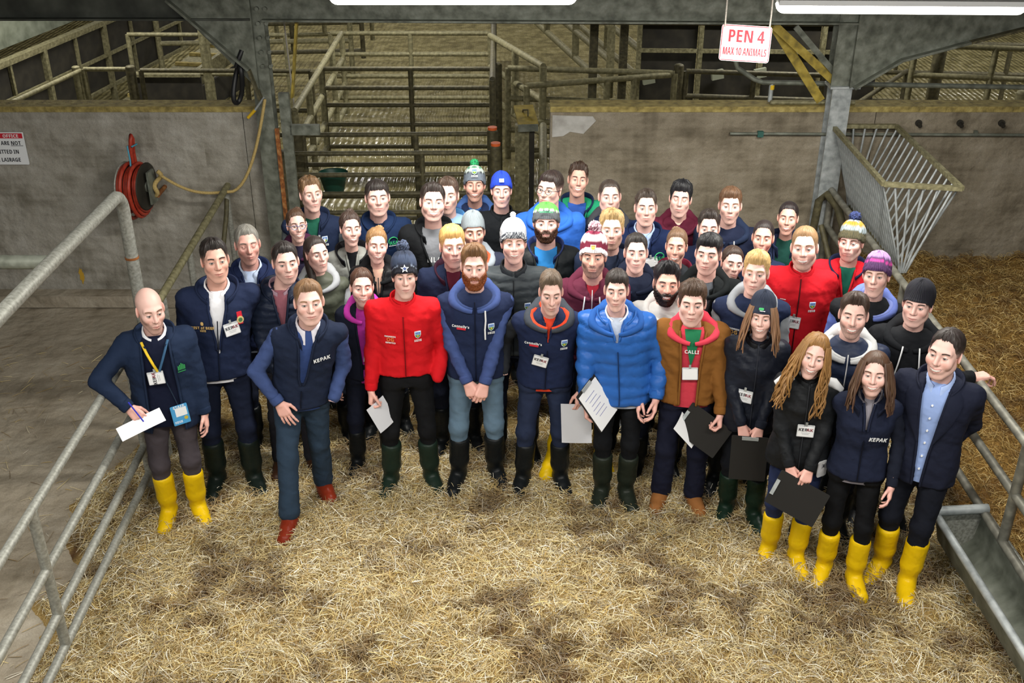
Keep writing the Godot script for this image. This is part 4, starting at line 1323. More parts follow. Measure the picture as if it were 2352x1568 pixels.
func hair_mesh(w: Dictionary, t: Transform3D, style: String, col: Color, top: float, side: float, quiff: float, messy: float, sd: float) -> MB:
	var mb := MB.new()
	var pale := Color(minf(col.r * 1.7, 1), minf(col.g * 1.6, 1), minf(col.b * 1.5, 1))
	var deep := Color(col.r * 0.55, col.g * 0.55, col.b * 0.55)
	shell(mb, w, t, style, func(az: float, el: float, m: float) -> Array:
		var k := smoothstep(-2.0, 9.0 if el < 15.0 else 15.0, m)
		var up := smoothstep(12.0, 58.0, el)
		var th := lerpf(side * 0.65, top, up)
		th += quiff * exp(-pow(az / 48.0, 2)) * smoothstep(34.0, 58.0, el) * (1.0 - 0.5 * smoothstep(70.0, 90.0, el))
		var n := nz2.get_noise_3d(az * 20.0 * cos(deg_to_rad(el)) + sd, el * 22.0, sd * 3.0) + 0.4 * nz2.get_noise_3d(az * 52.0 * cos(deg_to_rad(el)), el * 60.0, sd)
		th *= 1.0 + messy * 1.3 * n
		var st := nz2.get_noise_2d(az * 130.0 * maxf(cos(deg_to_rad(el)), 0.2) + sd, el * 12.0)
		var c := col.lerp(pale, clampf(st * 0.9, 0.0, 0.5)).lerp(deep, clampf(-st * 1.2, 0.0, 0.7))
		if side < 0.0085: c = c.lerp(w.skin, 0.45 * (1.0 - smoothstep(-5.0, 32.0, el)))
		return [-0.003 + (th + 0.004) * k - 0.006 * smoothstep(0.0, -6.0, m), c])
	return mb

func hat_mesh(w: Dictionary, t: Transform3D, hat: Dictionary, sd: float) -> MB:
	# knitted beanie: cuff, ribs, colour bands from the edge upwards [[height 0..1, colour] ...]
	var mb := MB.new()
	var bands: Array = hat.bands
	var ribs: float = hat.get("ribs", 0.0018)
	var crown: float = hat.get("crown", 0.014)
	var cuff: float = hat.get("cuff", 20.0)
	shell(mb, w, t, hat.get("line", "hat"), func(az: float, el: float, m: float) -> Array:
		var f := clampf(m / (90.0 - (el - m)), 0.0, 1.0)
		var th := 0.012 + (0.005 * smoothstep(0.0, 3.0, m) * (1.0 - smoothstep(cuff, cuff + 3.0, m)))
		th += crown * smoothstep(0.25, 0.95, f)
		th += ribs * sin(deg_to_rad(az) * 46.0) * (1.0 - 0.6 * f)
		th += 0.004 * nz2.get_noise_2d(az * 20.0 + sd, el * 20.0) * f
		if m < 1.0: th = lerpf(0.003, th, smoothstep(-9.0, 1.0, m))
		var c: Color = bands[-1][1]
		for b in bands:
			if f <= b[0]:
				c = b[1]
				break
		if hat.has("fleck"):
			var q := nz2.get_noise_2d(az * 160.0, el * 160.0)
			c = c.lerp(hat.fleck, clampf(q * 2.5 - 0.2, 0.0, 0.8))
		var kn := 1.0 + 0.18 * sin(deg_to_rad(az) * 46.0) + 0.15 * nz2.get_noise_2d(az * 200.0, el * 200.0)
		return [th, Color(c.r * kn, c.g * kn, c.b * kn)])
	return mb

func pompom_mesh(at: Vector3, r: float, c1: Color, c2: Color, sd: float) -> MB:
	var mb := MB.new()
	var rows := 18
	var cols := 30
	for k in rows + 1:
		for s in cols:
			var th := PI * k / rows
			var ph := TAU * s / cols
			var d := Vector3(sin(th) * cos(ph), cos(th), sin(th) * sin(ph))
			var n := nz2.get_noise_3d(d.x * 330.0 + sd, d.y * 330.0, d.z * 330.0)
			mb.add(at + d * r * (0.92 + 0.35 * n), d, c1.lerp(c2, clampf(0.5 + n * 2.2, 0, 1)))
	for k in rows:
		for s in cols:
			var a := k * cols + s
			var b := k * cols + (s + 1) % cols
			mb.quad(a, a + cols, b + cols, b)
	mb.smooth()
	return mb

# ---------------------------------------------------------------- hands and boots
var hand_t := {}
var boot_t := {}

func make_hand(curl: Array, spread: float, thumb: float, cell: float) -> MB:
	# left hand hanging: wrist at 0, fingers down -y, palm towards -x, thumb forward +z
	var g := Grid.new(Vector3(-0.115, -0.225, -0.075), Vector3(0.045, 0.035, 0.105), cell)
	g.capsule(Vector3(0, 0.03, 0), Vector3(0, -0.012, 0), 0.026, 0.025, 0.01)
	var kz := [0.031, 0.0105, -0.0105, -0.030]
	var kl := [0.086, 0.09, 0.085, 0.077]
	var ln := [[0.043, 0.026, 0.021], [0.048, 0.029, 0.022], [0.044, 0.027, 0.021], [0.034, 0.021, 0.019]]
	for q in 4:
		var kn := Vector3(0.002, -kl[q], kz[q])
		g.capsule(Vector3(0, -0.01, kz[q] * 0.55), kn, 0.0155, 0.0125, 0.012)
		g.capsule(Vector3(-0.006, -0.02, kz[q] * 0.6), kn + Vector3(-0.008, 0.012, 0), 0.013, 0.011, 0.012)
		var p := kn
		var an := 0.0
		for j in 3:
			an += deg_to_rad(curl[j] * (1.0 + 0.12 * q))
			var dir := Vector3(-sin(an), -cos(an), spread * (1.5 - q) * 0.09).normalized()
			var e: Vector3 = p + dir * ln[q][j]
			g.capsule(p, e, [0.0098, 0.0088, 0.0078][j] * (0.9 if q == 3 else 1.0), [0.0088, 0.0078, 0.0068][j] * (0.9 if q == 3 else 1.0), 0.004)
			p = e
	var t0 := Vector3(-0.008, -0.018, 0.022)
	var d1 := Vector3(-0.35 - 0.3 * thumb, -0.75, 0.75 - 0.4 * thumb).normalized()
	var t1 := t0 + d1 * 0.045
	var d2 := Vector3(-0.3 - 0.5 * thumb, -0.95, 0.3 - 0.4 * thumb).normalized()
	var t2 := t1 + d2 * 0.034
	g.capsule(t0, t1, 0.0155, 0.0115, 0.012)
	g.capsule(t1, t2, 0.0112, 0.0098, 0.004)
	g.capsule(t2, t2 + (d2 + Vector3(0, -0.2, -0.1)).normalized() * 0.026, 0.0095, 0.0075, 0.004)
	var mb := MB.new()
	g.nets(mb, WHITE)
	mb.smooth()
	return mb

func make_boot(kind: String, cell := 0.011) -> MB:
	# sole at y 0, ankle over the origin, toe to +z
	var g := Grid.new(Vector3(-0.09, -0.03, -0.12), Vector3(0.09, 0.44, 0.24), cell)
	if kind == "welly":
		g.capsule(Vector3(0, 0.36, -0.008), Vector3(0, 0.2, -0.012), 0.068, 0.064, 0.01)
		g.capsule(Vector3(0, 0.2, -0.012), Vector3(0, 0.1, -0.008), 0.062, 0.05, 0.02)
		for z in g.nz:
			for x in g.nx:
				for y in range(int((0.385 - g.o.y) / cell), g.ny):
					var i := x + g.nx * (y + g.ny * z)
					g.f[i] = maxf(g.f[i], g.o.y + y * cell - 0.395)
	else:
		g.capsule(Vector3(0, 0.15, -0.012), Vector3(0, 0.09, -0.005), 0.05, 0.048, 0.02)
	g.capsule(Vector3(0, 0.07, -0.03), Vector3(0, 0.055, 0.07), 0.052, 0.048, 0.03)
	g.capsule(Vector3(0.0, 0.05, 0.05), Vector3(0.008, 0.045, 0.15), 0.05, 0.046, 0.03)
	g.capsule(Vector3(0, 0.025, -0.04), Vector3(0, 0.025, 0.16), 0.045, 0.048, 0.02)
	g.cut_below(0.0)
	var mb := MB.new()
	g.nets(mb, WHITE)
	mb.smooth()
	return mb

func make_templates() -> void:
	make_head_template()
	hand_t.relaxed = make_hand([16, 26, 18], 0.4, 0.2, 0.0048)
	hand_t.grip = make_hand([48, 62, 30], 0.0, 0.8, 0.0048)
	hand_t.flat = make_hand([6, 10, 8], 1.2, 0.0, 0.0048)
	hand_t.bent = make_hand([30, 40, 24], 0.15, 0.5, 0.0048)
	hand_t.coarse = make_hand([20, 30, 20], 0.2, 0.3, 0.009)
	boot_t.welly = make_boot("welly")
	boot_t.shoe = make_boot("shoe")

# ---------------------------------------------------------------- clothing
var cloth_cache := {}
var cloth_n: NoiseTexture2D
var knit_mat: StandardMaterial3D
var skin_mat: StandardMaterial3D
var hair_mat: StandardMaterial3D

func cloth(hex: String, rough := 0.85) -> StandardMaterial3D:
	var key := hex + str(rough)
	if not cloth_cache.has(key):
		var m := mat(hexc(hex), rough)
		m.metallic_specular = 0.3
		m.normal_enabled = true; m.normal_texture = cloth_n; m.normal_scale = 0.45
		m.uv1_triplanar = true; m.uv1_world_triplanar = true
		m.uv1_scale = Vector3.ONE * 1.7
		cloth_cache[key] = m
	return cloth_cache[key]

func person_materials() -> void:
	cloth_n = noise_tex(0.012, [], [], 3, 512, 77, true, 9.0)
	skin_mat = mat(WHITE, 0.5)
	skin_mat.vertex_color_use_as_albedo = true
	hair_mat = mat(WHITE, 0.55)
	hair_mat.vertex_color_use_as_albedo = true
	knit_mat = mat(WHITE, 0.9)
	knit_mat.vertex_color_use_as_albedo = true

func ik(s: Vector3, w: Vector3, l1: float, l2: float, pole: Vector3) -> Array:
	var v := w - s
	var d := clampf(v.length(), absf(l1 - l2) + 0.01, (l1 + l2) * 0.998)
	var u := v.normalized()
	var a := (l1 * l1 - l2 * l2 + d * d) / (2.0 * d)
	var h := sqrt(maxf(l1 * l1 - a * a, 0.0))
	var p := (pole - u * pole.dot(u)).normalized()
	return [s + u * a + p * h, s + u * d]

func ring_of(rg: Array, y: float) -> Array:
	var n := rg.size()
	var k := 0
	while k < n - 2 and rg[k + 1][0] < y:
		k += 1
	var t := clampf((y - rg[k][0]) / (rg[k + 1][0] - rg[k][0]), 0.0, 1.0)
	t = t * t * (3.0 - 2.0 * t) * 0.5 + t * 0.5
	var r := []
	for j in 4:
		r.append(lerpf(rg[k][j + 1], rg[k + 1][j + 1], t))
	return r

func chest(rg: Array, x: float, y: float, lift := 0.006) -> Array:
	# point and outward normal on the front of a torso
	var r := ring_of(rg, y)
	var u: float = clampf(x / r[0], -0.95, 0.95)
	var v := sqrt((1.0 - u * u) / (1.0 - 0.3 * u * u))
	var n := Vector3(u / r[0], 0.0, v / r[1]).normalized()
	var r2 := ring_of(rg, y + 0.04)
	var slope: float = (r2[3] + r2[1] * v - r[3] - r[1] * v) / 0.04
	n = (n + Vector3(0, -slope * n.z, 0)).normalized()
	return [Vector3(r[2] + x, y, r[3] + r[1] * v) + n * lift, n]

func ruffle(mb: MB, amp: float, freq: float, sd: float, quilt := 0.0, y_off := 0.0) -> void:
	# folds in the cloth, and the ridges of a padded jacket
	mb.smooth()
	for k in mb.v.size():
		var p := mb.v[k]
		var q := nz2.get_noise_3d(p.x * freq + sd, p.y * freq * 0.8, p.z * freq)
		var r := 1.0 - absf(nz2.get_noise_3d(p.x * freq * 0.9 + 300.0 + sd, p.y * freq * 1.7 + p.x * freq, p.z * freq * 0.9)) * 3.0
		var d := amp * (1.6 * q + 0.8 * clampf(r, -0.5, 1.0))
		if quilt > 0.0:
			d = d * 0.6 + 0.013 * (sqrt(absf(sin(PI * (p.y + y_off + 0.02 * q) / quilt))) - 0.7)
		mb.v[k] = p + mb.n[k] * d
	mb.smooth()

func collar_mesh(rg: Array, y0: float, y1: float, r0: float, r1: float, gap: float, drop: float, c: Vector3, thick := 0.009) -> MB:
	# band round the neck, parted at the front by gap radians, lower at the front by drop
	var mb := MB.new()
	var n := 30
	var m := 4
	for side in 2:
		for k in n + 1:
			var an := lerpf(gap, TAU - gap, float(k) / n)
			var fr := (cos(an) + 1.0) * 0.5
			for j in m + 1:
				var t := float(j) / m
				var r := lerpf(r0, r1, t) - (thick if side == 1 else 0.0)
				var y := lerpf(y0, y1, t) - drop * fr * fr
				mb.add(c + Vector3(sin(an) * r * 1.04, y, cos(an) * r + 0.02 * fr * drop * 8.0), Vector3.ZERO, WHITE)
	var st := (n + 1) * (m + 1)
	for k in n:
		for j in m:
			var a := k * (m + 1) + j
			mb.quad(a, a + 1, a + m + 2, a + m + 1)
			mb.quad(st + a, st + a + m + 1, st + a + m + 2, st + a + 1)
		var e := k * (m + 1) + m
		mb.quad(e, st + e, st + e + m + 1, e + m + 1)
	for k in [0, n]:
		for j in m:
			var a: int = k * (m + 1) + j
			if k == 0: mb.quad(a, st + a, st + a + 1, a + 1)
			else: mb.quad(a, a + 1, st + a + 1, st + a)
	mb.smooth()
	return mb

func hood_mesh(rg: Array, c: Vector3, rad: float, fat: float, y: float, drop: float) -> MB:
	# a hood lying down round the neck: fat behind, thin and low in front
	var mb := MB.new()
	var pts := []
	var rs := []
	for k in 33:
		var an := lerpf(0.12, TAU - 0.12, k / 32.0)
		var fr := (cos(an) + 1.0) * 0.5
		var wob := 1.0 + 0.16 * nz2.get_noise_1d(k * 90.0 + fat * 9000.0)
		var py := y - drop * pow(fr, 1.5) + 0.015 * (1.0 - fr)
		var rr := ring_of(rg, py)
		var rr2 := 1.0 / sqrt(pow(sin(an) / rr[0], 2) + pow(cos(an) / rr[1], 2))
		var rd := maxf(rad, rr2 + fat * 0.25) if cos(an) > -0.3 else rad
		pts.append(c + Vector3(sin(an) * rd, py, cos(an) * rd - 0.012 * (1.0 - fr)))
		rs.append(fat * (0.26 + 0.82 * pow(1.0 - fr, 0.8)) * wob)
	sweep(mb, pts, rs, 12, WHITE, 1.15, Vector3.UP)
	mb.smooth()
	return mb

func skin_of(v: int) -> Color:
	return [lin("dcb0a4"), lin("e1b8ad"), lin("d6a797"), lin("d4a297"), lin("c8967a")][v]

func strands(mb: MB, t: Transform3D, col: Color, side: float, n: int, length: float, wave: float, sd: float, out := 0.085) -> void:
	# locks of long hair falling from the temple past the shoulder
	for k in n:
		var f := k / float(maxi(n - 1, 1))
		var az := deg_to_rad(lerpf(40.0, 150.0, f)) * side
		var start := Vector3(sin(az) * 0.064, lerpf(0.078, 0.06, f), cos(az) * 0.07)
		var pts := []
		var rs := []
		var L := length * (0.85 + 0.3 * absf(sin(k * 2.7 + sd)))
		for j in 12:
			var u := j / 11.0
			var ph := u * 9.0 + k * 1.9 + sd
			var bulge := out * (0.35 + 0.65 * sin(minf(u * 2.2, 1.57)))
			var p := start + Vector3(sin(az) * bulge * 0.45 + side * 0.02 * u, -L * u, cos(az) * bulge * 0.25 + 0.05 * u * (1.0 - f * 0.8))
			p += Vector3(sin(ph), 0.0, cos(ph * 1.1)) * wave * u
			pts.append(t * p)
			rs.append(0.0095 * (1.0 - 0.5 * u) * (0.6 + 0.4 * minf(u * 5.0, 1.0)))
		var m := 0.82 + 0.4 * absf(sin(k * 5.3 + sd))
		sweep(mb, pts, rs, 7, Color(col.r * m, col.g * m, col.b * m), 0.7)

# ---------------------------------------------------------------- one person
func person(q: Dictionary) -> Dictionary:
	var h: float = q.h
	var s := h / 1.75
	var fem: bool = q.get("f", false)
	var X: float = q.x
	var D: float = q.d
	var fine: bool = q.get("fine", false)
	var face := atan2(-X, D)
	var root := thing("person", Vector3(X, q.get("y", 0.13), -D), q.label, "person", "students and staff posing in the pen", face * 0.7 + deg_to_rad(q.get("yaw", 0.0)))
	var sd := X * 37.0 + D * 91.0
	var lean: Vector2 = q.get("lean", Vector2.ZERO)      # shift of the shoulders, x and z
	var top: Dictionary = q.top
	var bulk: float = top.get("bulk", 1.0)
	var shw := (0.155 if fem else 0.182) * s
	# torso
	var base := [[0.70, 0.166, 0.116], [0.80, 0.172, 0.122], [0.90, 0.176, 0.126], [1.0, 0.168, 0.120], [1.08, 0.163, 0.115], [1.18, 0.172, 0.122], [1.27, 0.182, 0.126], [1.34, 0.178, 0.118], [1.385, 0.150, 0.102], [1.42, 0.112, 0.088], [1.45, 0.080, 0.076], [1.49, 0.066, 0.068]]
	if fem:
		base = [[0.70, 0.168, 0.122], [0.80, 0.172, 0.128], [0.90, 0.170, 0.128], [1.0, 0.154, 0.114], [1.08, 0.143, 0.106], [1.18, 0.152, 0.122], [1.26, 0.158, 0.132], [1.33, 0.154, 0.114], [1.385, 0.132, 0.094], [1.42, 0.098, 0.080], [1.45, 0.070, 0.068], [1.49, 0.058, 0.062]]
	var rg := []
	for b in base:
		var t := clampf((b[0] - 0.92) / 0.52, 0.0, 1.2)
		var nk := 1.0 if b[0] < 1.44 else 0.0
		rg.append([b[0] * s, (b[1] * lerpf(1.0, bulk * 1.05, nk)) * s, (b[2] * lerpf(1.0, bulk, nk)) * s, lean.x * t, lean.y * t - 0.01 * (1.0 - nk)])
	var J := {}
	for e in [-1, 1]:
		J["s%d" % e] = Vector3(e * shw + lean.x, 1.375 * s, lean.y - 0.012)
		J["h%d" % e] = Vector3(e * 0.088 * s, 0.9 * s, 0)
		var foot: Vector3 = q.get("footL" if e < 0 else "footR", Vector3(e * 0.12, 0, 0.02 if e < 0 else -0.02))
		J["f%d" % e] = foot
		var r := ik(J["h%d" % e], foot + Vector3(0, 0.09 * s, 0), 0.415 * s, 0.405 * s, Vector3(e * 0.12, 0, 1))
		J["k%d" % e] = r[0]
		J["a%d" % e] = r[1]
		var pose = q.get("armL" if e < 0 else "armR", "side")
		var wr := Vector3(e * 0.235 * s, 0.82 * s, 0.06)
		var pole := Vector3(e * 0.3, 0, -1)
		var palm := Vector3(-e, 0, 0)
		var hp := "relaxed"
		if pose is Array:
			wr = pose[0]; pole = pose[1]; hp = pose[2]; palm = pose[3]
		elif pose == "pocket":
			wr = Vector3(e * 0.20 * s, 0.89 * s, 0.11); pole = Vector3(e * 0.6, 0, -1); hp = ""
		elif pose == "clasp":
			wr = Vector3(e * 0.055 + lean.x * 0.3, 0.885 * s, 0.20 + e * 0.012 + lean.y * 0.3); pole = Vector3(e, -0.2, -0.5); palm = Vector3(0, 0.15, -1); hp = "bent"
		elif pose == "behind":
			wr = Vector3(e * 0.07, 0.90 * s, -0.17); pole = Vector3(e * 0.6, -0.2, -0.6); palm = Vector3(0, 0, -1); hp = "bent"
		var ar := ik(J["s%d" % e], wr, 0.295 * s, 0.255 * s, pole)
		J["e%d" % e] = ar[0]
		J["w%d" % e] = ar[1]
		J["hp%d" % e] = hp
		J["pd%d" % e] = palm
	# head placing
	var hy := deg_to_rad(q.get("hy", 0.0)) + face * 0.3
	var hpit := deg_to_rad(q.get("hp", 10.0))
	var hroll := deg_to_rad(q.get("hr", 0.0))
	var hs: float = (0.55 + 0.45 * s) * (1.02 if fem else 1.06) * q.get("hs", 1.0)
	var hb := Basis(Vector3.UP, hy) * Basis(Vector3.BACK, -hroll) * Basis(Vector3.RIGHT, -hpit)
	var hc := Vector3(lean.x * 1.25 + q.get("hx", 0.0), 1.75 * s - 0.115 * hs, lean.y * 1.3 + 0.035 + q.get("hz", 0.0)) + Vector3(0, q.get("hdy", 0.0), 0)
	var ht := Transform3D(hb.scaled(Vector3.ONE * hs), hc)
	var fr := RandomNumberGenerator.new()
	fr.seed = int(absf(sd) * 13.0)
	var w := {"rag": 5.0, "sx": fr.randf_range(0.90, 0.97) * (0.96 if fem else 1.0) * q.get("wide", 1.0), "sy": fr.randf_range(0.98, 1.04), "sz": fr.randf_range(0.97, 1.02), "jaw": fr.randf_range(-0.06, 0.1) - (0.1 if fem else 0.0), "chin": fr.randf_range(-0.002, 0.005), "nose": fr.randf_range(-0.002, 0.006) - (0.002 if fem else 0.0),
		"smile": float(q.get("sm", 0.0)), "shut": q.get("shut", false), "skin": skin_of(q.get("skin", 0)), "blush": 0.65 * q.get("blush", 0.4), "beard": float(q.get("beard", 0.0)), "beard_c": lin(q.get("beard_c", "5a4030")), "brow": lin(q.get("brow", "4a3526")), "eye": lin(q.get("eye", "3a3a3a"))}
	# ---- body: head, neck, limbs and hands in one skin mesh
	var body := MB.new()
	head_skin(body, w, ht)
	var sk: Color = w.skin
	var nr: float = (0.049 if fem else 0.058) * s * q.get("neck", 1.0)
	var nb := Vector3(lean.x, 1.37 * s, lean.y - 0.012)
	sweep(body, [Vector3(0, 0.95 * s, 0), Vector3(lean.x * 0.5, 1.2 * s, lean.y * 0.5), nb, nb.lerp(hc + hb * Vector3(0, -0.05, -0.02) * hs, 0.55), hc + hb * Vector3(0, -0.045, -0.012) * hs], [0.06, 0.07, nr * 1.15, nr, nr * 0.95], 18, sk.lerp(Color(sk.r * 0.95, sk.g * 0.8, sk.b * 0.78), 0.25))
	for e in [-1, 1]:
		sweep(body, [nb - Vector3(0, 0.03, 0), J["s%d" % e], J["e%d" % e], J["w%d" % e]], [0.04, 0.035, 0.03, 0.024], 8, sk)
		sweep(body, [Vector3(0, 0.95 * s, 0), J["h%d" % e], J["k%d" % e], J["a%d" % e]], [0.05, 0.05, 0.042, 0.032], 8, sk)
		var hp: String = J["hp%d" % e]
		if hp != "":
			var f: Vector3 = (J["w%d" % e] - J["e%d" % e]).normalized()
			if q.has("handdir%d" % e): f = q["handdir%d" % e].normalized()
			var pd: Vector3 = J["pd%d" % e]
			pd = (pd - f * pd.dot(f)).normalized()
			var bx := -pd if e > 0 else pd
			var bb := Basis(bx, -f, bx.cross(-f))
			var sc := 0.98 * s * (0.9 if fem else 1.0)
			var tm: MB = hand_t[hp if fine else "coarse"]
			var hand := MB.new()
			var hc2 := Color(sk.r * 0.98, sk.g * 0.85, sk.b * 0.82)
			var mir := Basis.from_scale(Vector3(sc * (1.0 if e > 0 else -1.0), sc, sc))
			hand.append_from(tm, Transform3D(bb * mir, J["w%d" % e]), e < 0)
			hand.c.fill(hc2)
			body.append_from(hand, Transform3D.IDENTITY)
			J["ht%d" % e] = Transform3D(bb, J["w%d" % e])
	body.smooth()
	put(root, "body", body.mesh(), skin_mat)
	# ---- garments
	var cell := 0.0135 if fine else 0.02
	var vest: bool = top.get("vest", false)
	var hem: float = top.get("hem", 0.86) * s
	var lo := Vector3(-0.3, hem - 0.05, -0.25)
	var hi := Vector3(0.3, 1.56 * s, 0.25)
	for e in [-1, 1]:
		for nm in ["e", "w", "s"]:
			var p: Vector3 = J["%s%d" % [nm, e]]
			lo = lo.min(p - Vector3.ONE * 0.13); hi = hi.max(p + Vector3.ONE * 0.13)
	var rough: float = top.get("rough", 0.85)
	var jm := cloth(top.c, rough)
	var g := Grid.new(lo, hi, cell)
	g.rings(rg, top.get("open", []), hem, 1.455 * s)
	var ab: float = (0.85 if fem else 1.0) * lerpf(1.0, bulk, 0.8) * s
	for e in [-1, 1]:
		if vest:
			g.capsule(J["s%d" % e] + Vector3(-e * 0.06, -0.01, 0), J["s%d" % e] + Vector3(e * 0.006, -0.012, 0), 0.062 * ab, 0.057 * ab, 0.06)
		else:
			arm_field(g, J, e, ab, fine)
	var jk := MB.new()
	g.nets(jk, WHITE)
	ruffle(jk, top.get("fold", 0.0045), 620.0, sd, top.get("quilt", 0.0), sd * 0.01)
	var jn := put(root, top.get("name", "jacket"), jk.mesh(), jm)
	if vest:
		for e in [-1, 1]:
			var sh: Vector3 = J["s%d" % e]
			var l2 := sh.min(J["e%d" % e]).min(J["w%d" % e]) - Vector3.ONE * 0.12
			var h2 := sh.max(J["e%d" % e]).max(J["w%d" % e]) + Vector3.ONE * 0.12
			var g2 := Grid.new(l2, h2, cell)
			arm_field(g2, J, e, ab * 0.92, fine, true)
			var sl := MB.new()
			g2.nets(sl, WHITE)
			ruffle(sl, 0.0055, 680.0, sd + e)
			put(root, "sleeve", sl.mesh(), cloth(top.get("sc", top.c), 0.9))
	for e in [-1, 1]:
		# ribbed or turned cuff
		var f: Vector3 = (J["w%d" % e] - J["e%d" % e]).normalized()
		if J["hp%d" % e] != "" and fine:
			var cf := MB.new()
			var wv: Vector3 = J["w%d" % e]
			sweep(cf, [wv - f * 0.05, wv - f * 0.035, wv - f * 0.005, wv + f * 0.004], [0.037 * ab, 0.041 * ab, 0.039 * ab, 0.033 * ab], 16)
			cf.smooth()
			put(jn, "cuff", cf.mesh(), cloth(top.get("cuff", top.get("sc", top.c) if vest else top.c), 0.9))
	# layer below showing in an open front
	if top.has("inner"):
		var im := MB.new()
		var rows := 22
		for k in rows + 1:
			var y := lerpf(maxf(hem - 0.02, 0.8 * s), 1.44 * s, float(k) / rows)
			var r := ring_of(rg, y)
			for j in 37:
				var an := lerpf(-PI * 0.75, PI * 0.75, j / 36.0)
				var pu := sin(an)
				var pv := cos(an)
				var sc := 1.0 / sqrt(pu * pu + pv * pv - 0.3 * pu * pu * pv * pv)
				var n1 := 0.003 * nz2.get_noise_3d(pu * 90.0 + sd, y * 260.0, pv * 90.0)
				im.add(Vector3(r[2] + pu * sc * (r[0] - 0.02), y, r[3] + pv * sc * (r[1] - 0.017) + n1), Vector3.ZERO, WHITE)
		for k in rows:
			for j in 36:
				var a := k * 37 + j
				im.quad(a, a + 37, a + 38, a + 1)
		im.smooth()
		put(root, top.get("inner_name", "shirt"), im.mesh(), cloth(top.inner, 0.85))
	# necklines
	var nc := Vector3(lean.x * 1.02, 0, lean.y * 1.05 + 0.004)
	if top.has("shirt_collar"):
		put(root, "shirt_collar", collar_mesh(rg, 1.405 * s, 1.492 * s, 0.090 * s, 0.070 * s, 0.28, 0.065, nc).mesh(), cloth(top.shirt_collar, 0.8))
	match top.get("collar", "stand"):
		"stand":
			put(jn, "collar", collar_mesh(rg, 1.395 * s, 1.49 * s, 0.096 * s, 0.079 * s, top.get("gap", 0.08), top.get("drop", 0.045), nc, 0.011).mesh(), cloth(top.get("cc", top.c), rough))
		"open":
			put(jn, "collar", collar_mesh(rg, 1.375 * s, 1.478 * s, 0.094 * s, 0.126 * s, top.get("gap", 0.5), top.get("drop", 0.085), nc, 0.013).mesh(), cloth(top.get("cc", top.c), rough))
		"crew":
			put(jn, "collar", collar_mesh(rg, 1.42 * s, 1.445 * s, 0.084 * s, 0.074 * s, 0.02, 0.035, nc).mesh(), cloth(top.get("cc", top.c), rough))
		"hood":
			put(jn, "collar", collar_mesh(rg, 1.39 * s, 1.455 * s, 0.092 * s, 0.084 * s, 0.3, 0.06, nc).mesh(), cloth(top.get("cc", top.c), rough))
	if top.has("hood"):
		put(root, "hood", hood_mesh(rg, nc, 0.098 * s, 0.044 * s, 1.445 * s, 0.085 * s).mesh(), cloth(top.hood, 0.9))
		if top.has("lining"):
			put(root, "hood_lining", hood_mesh(rg, nc, 0.082 * s, 0.030 * s, 1.455 * s, 0.08 * s).mesh(), cloth(top.lining, 0.9))
	if top.has("open"):
		# the two bound front edges of an open garment
		for e in [-1, 1]:
			var ep := []
			var yy := hem + 0.01
			while yy < 1.435 * s:
				var wd := g.table_at(top.open, yy)
				if wd > 0.006:
					ep.append(chest(rg, e * (wd + 0.004), yy, 0.004)[0])
				yy += 0.025
			if ep.size() > 2:
				var em := MB.new()
				sweep(em, ep, [0.0095], 8, WHITE, 0.8)
				em.smooth()
				put(jn, "front_edge", em.mesh(), jm)
	if top.get("lapel", false):
		for e in [-1, 1]:
			var lm := MB.new()
			for k in 11:
				var u := k / 10.0
				var yy := lerpf(1.08, 1.42, u) * s
				var wd := g.table_at(top.open, yy)
				var out := wd + 0.006 + 0.075 * sin(minf(u * 1.25, 1.0) * PI * 0.5) * (1.0 if u < 0.8 else (1.0 - (u - 0.8) * 1.6))
				lm.add(chest(rg, e * (wd - 0.004), yy, 0.010)[0], Vector3.ZERO, WHITE)
				lm.add(chest(rg, e * lerpf(wd, out, 0.5), yy, 0.017)[0], Vector3.ZERO, WHITE)
				lm.add(chest(rg, e * out, yy, 0.013)[0], Vector3.ZERO, WHITE)
				lm.add(chest(rg, e * out, yy, 0.004)[0], Vector3.ZERO, WHITE)
			for k in 10:
				for j in 3:
					var a := k * 4 + j
					if e > 0: lm.quad(a, a + 4, a + 5, a + 1)
					else: lm.quad(a, a + 1, a + 5, a + 4)
			lm.smooth()
			put(jn, "lapel", lm.mesh(), jm)
	if top.has("zip"):
		var zp := []
		var y := hem + 0.02
		var zt: float = top.get("zip_top", 1.42) * s
		while y < zt:
			zp.append(chest(rg, top.get("zip_x", 0.0), y, 0.007)[0])
			y += 0.03
		var zm := MB.new()
		sweep(zm, zp, [0.0065], 6, WHITE, 0.6)
		zm.smooth()
		put(jn, "zip", zm.mesh(), cloth(top.zip, 0.6))
	if top.get("strings", false):
		for e in [-1, 1]:
			var sp := []
			for k in 7:
				sp.append(chest(rg, e * (0.045 + 0.004 * k), (1.38 - 0.036 * k) * s, 0.016)[0] + Vector3(0, 0, 0.012 * (1.0 - k / 6.0)))
			var sm := MB.new()
			sweep(sm, sp, [0.005], 6)
			sm.smooth()
			put(jn, "drawstring", sm.mesh(), M.white)
	# trousers
	var tc: String = q.get("legs", "1b2030")
	var tg := Grid.new(Vector3(-0.32, 0.05, -0.3), Vector3(0.32, 1.04 * s, 0.34), cell * 1.05)
	var pel := [[0.72 * s, 0.15 * s, 0.105 * s, 0.0, 0.0], [0.86 * s, 0.166 * s, 0.118 * s, 0.0, -0.005], [0.93 * s, 0.164 * s, 0.115 * s, 0.0, -0.005], [1.02 * s, 0.15 * s, 0.108 * s, lean.x * 0.15, lean.y * 0.15]]
	tg.rings(pel, [], 0.84 * s, 1.01 * s)
	var tight: float = q.get("tight", 1.0)
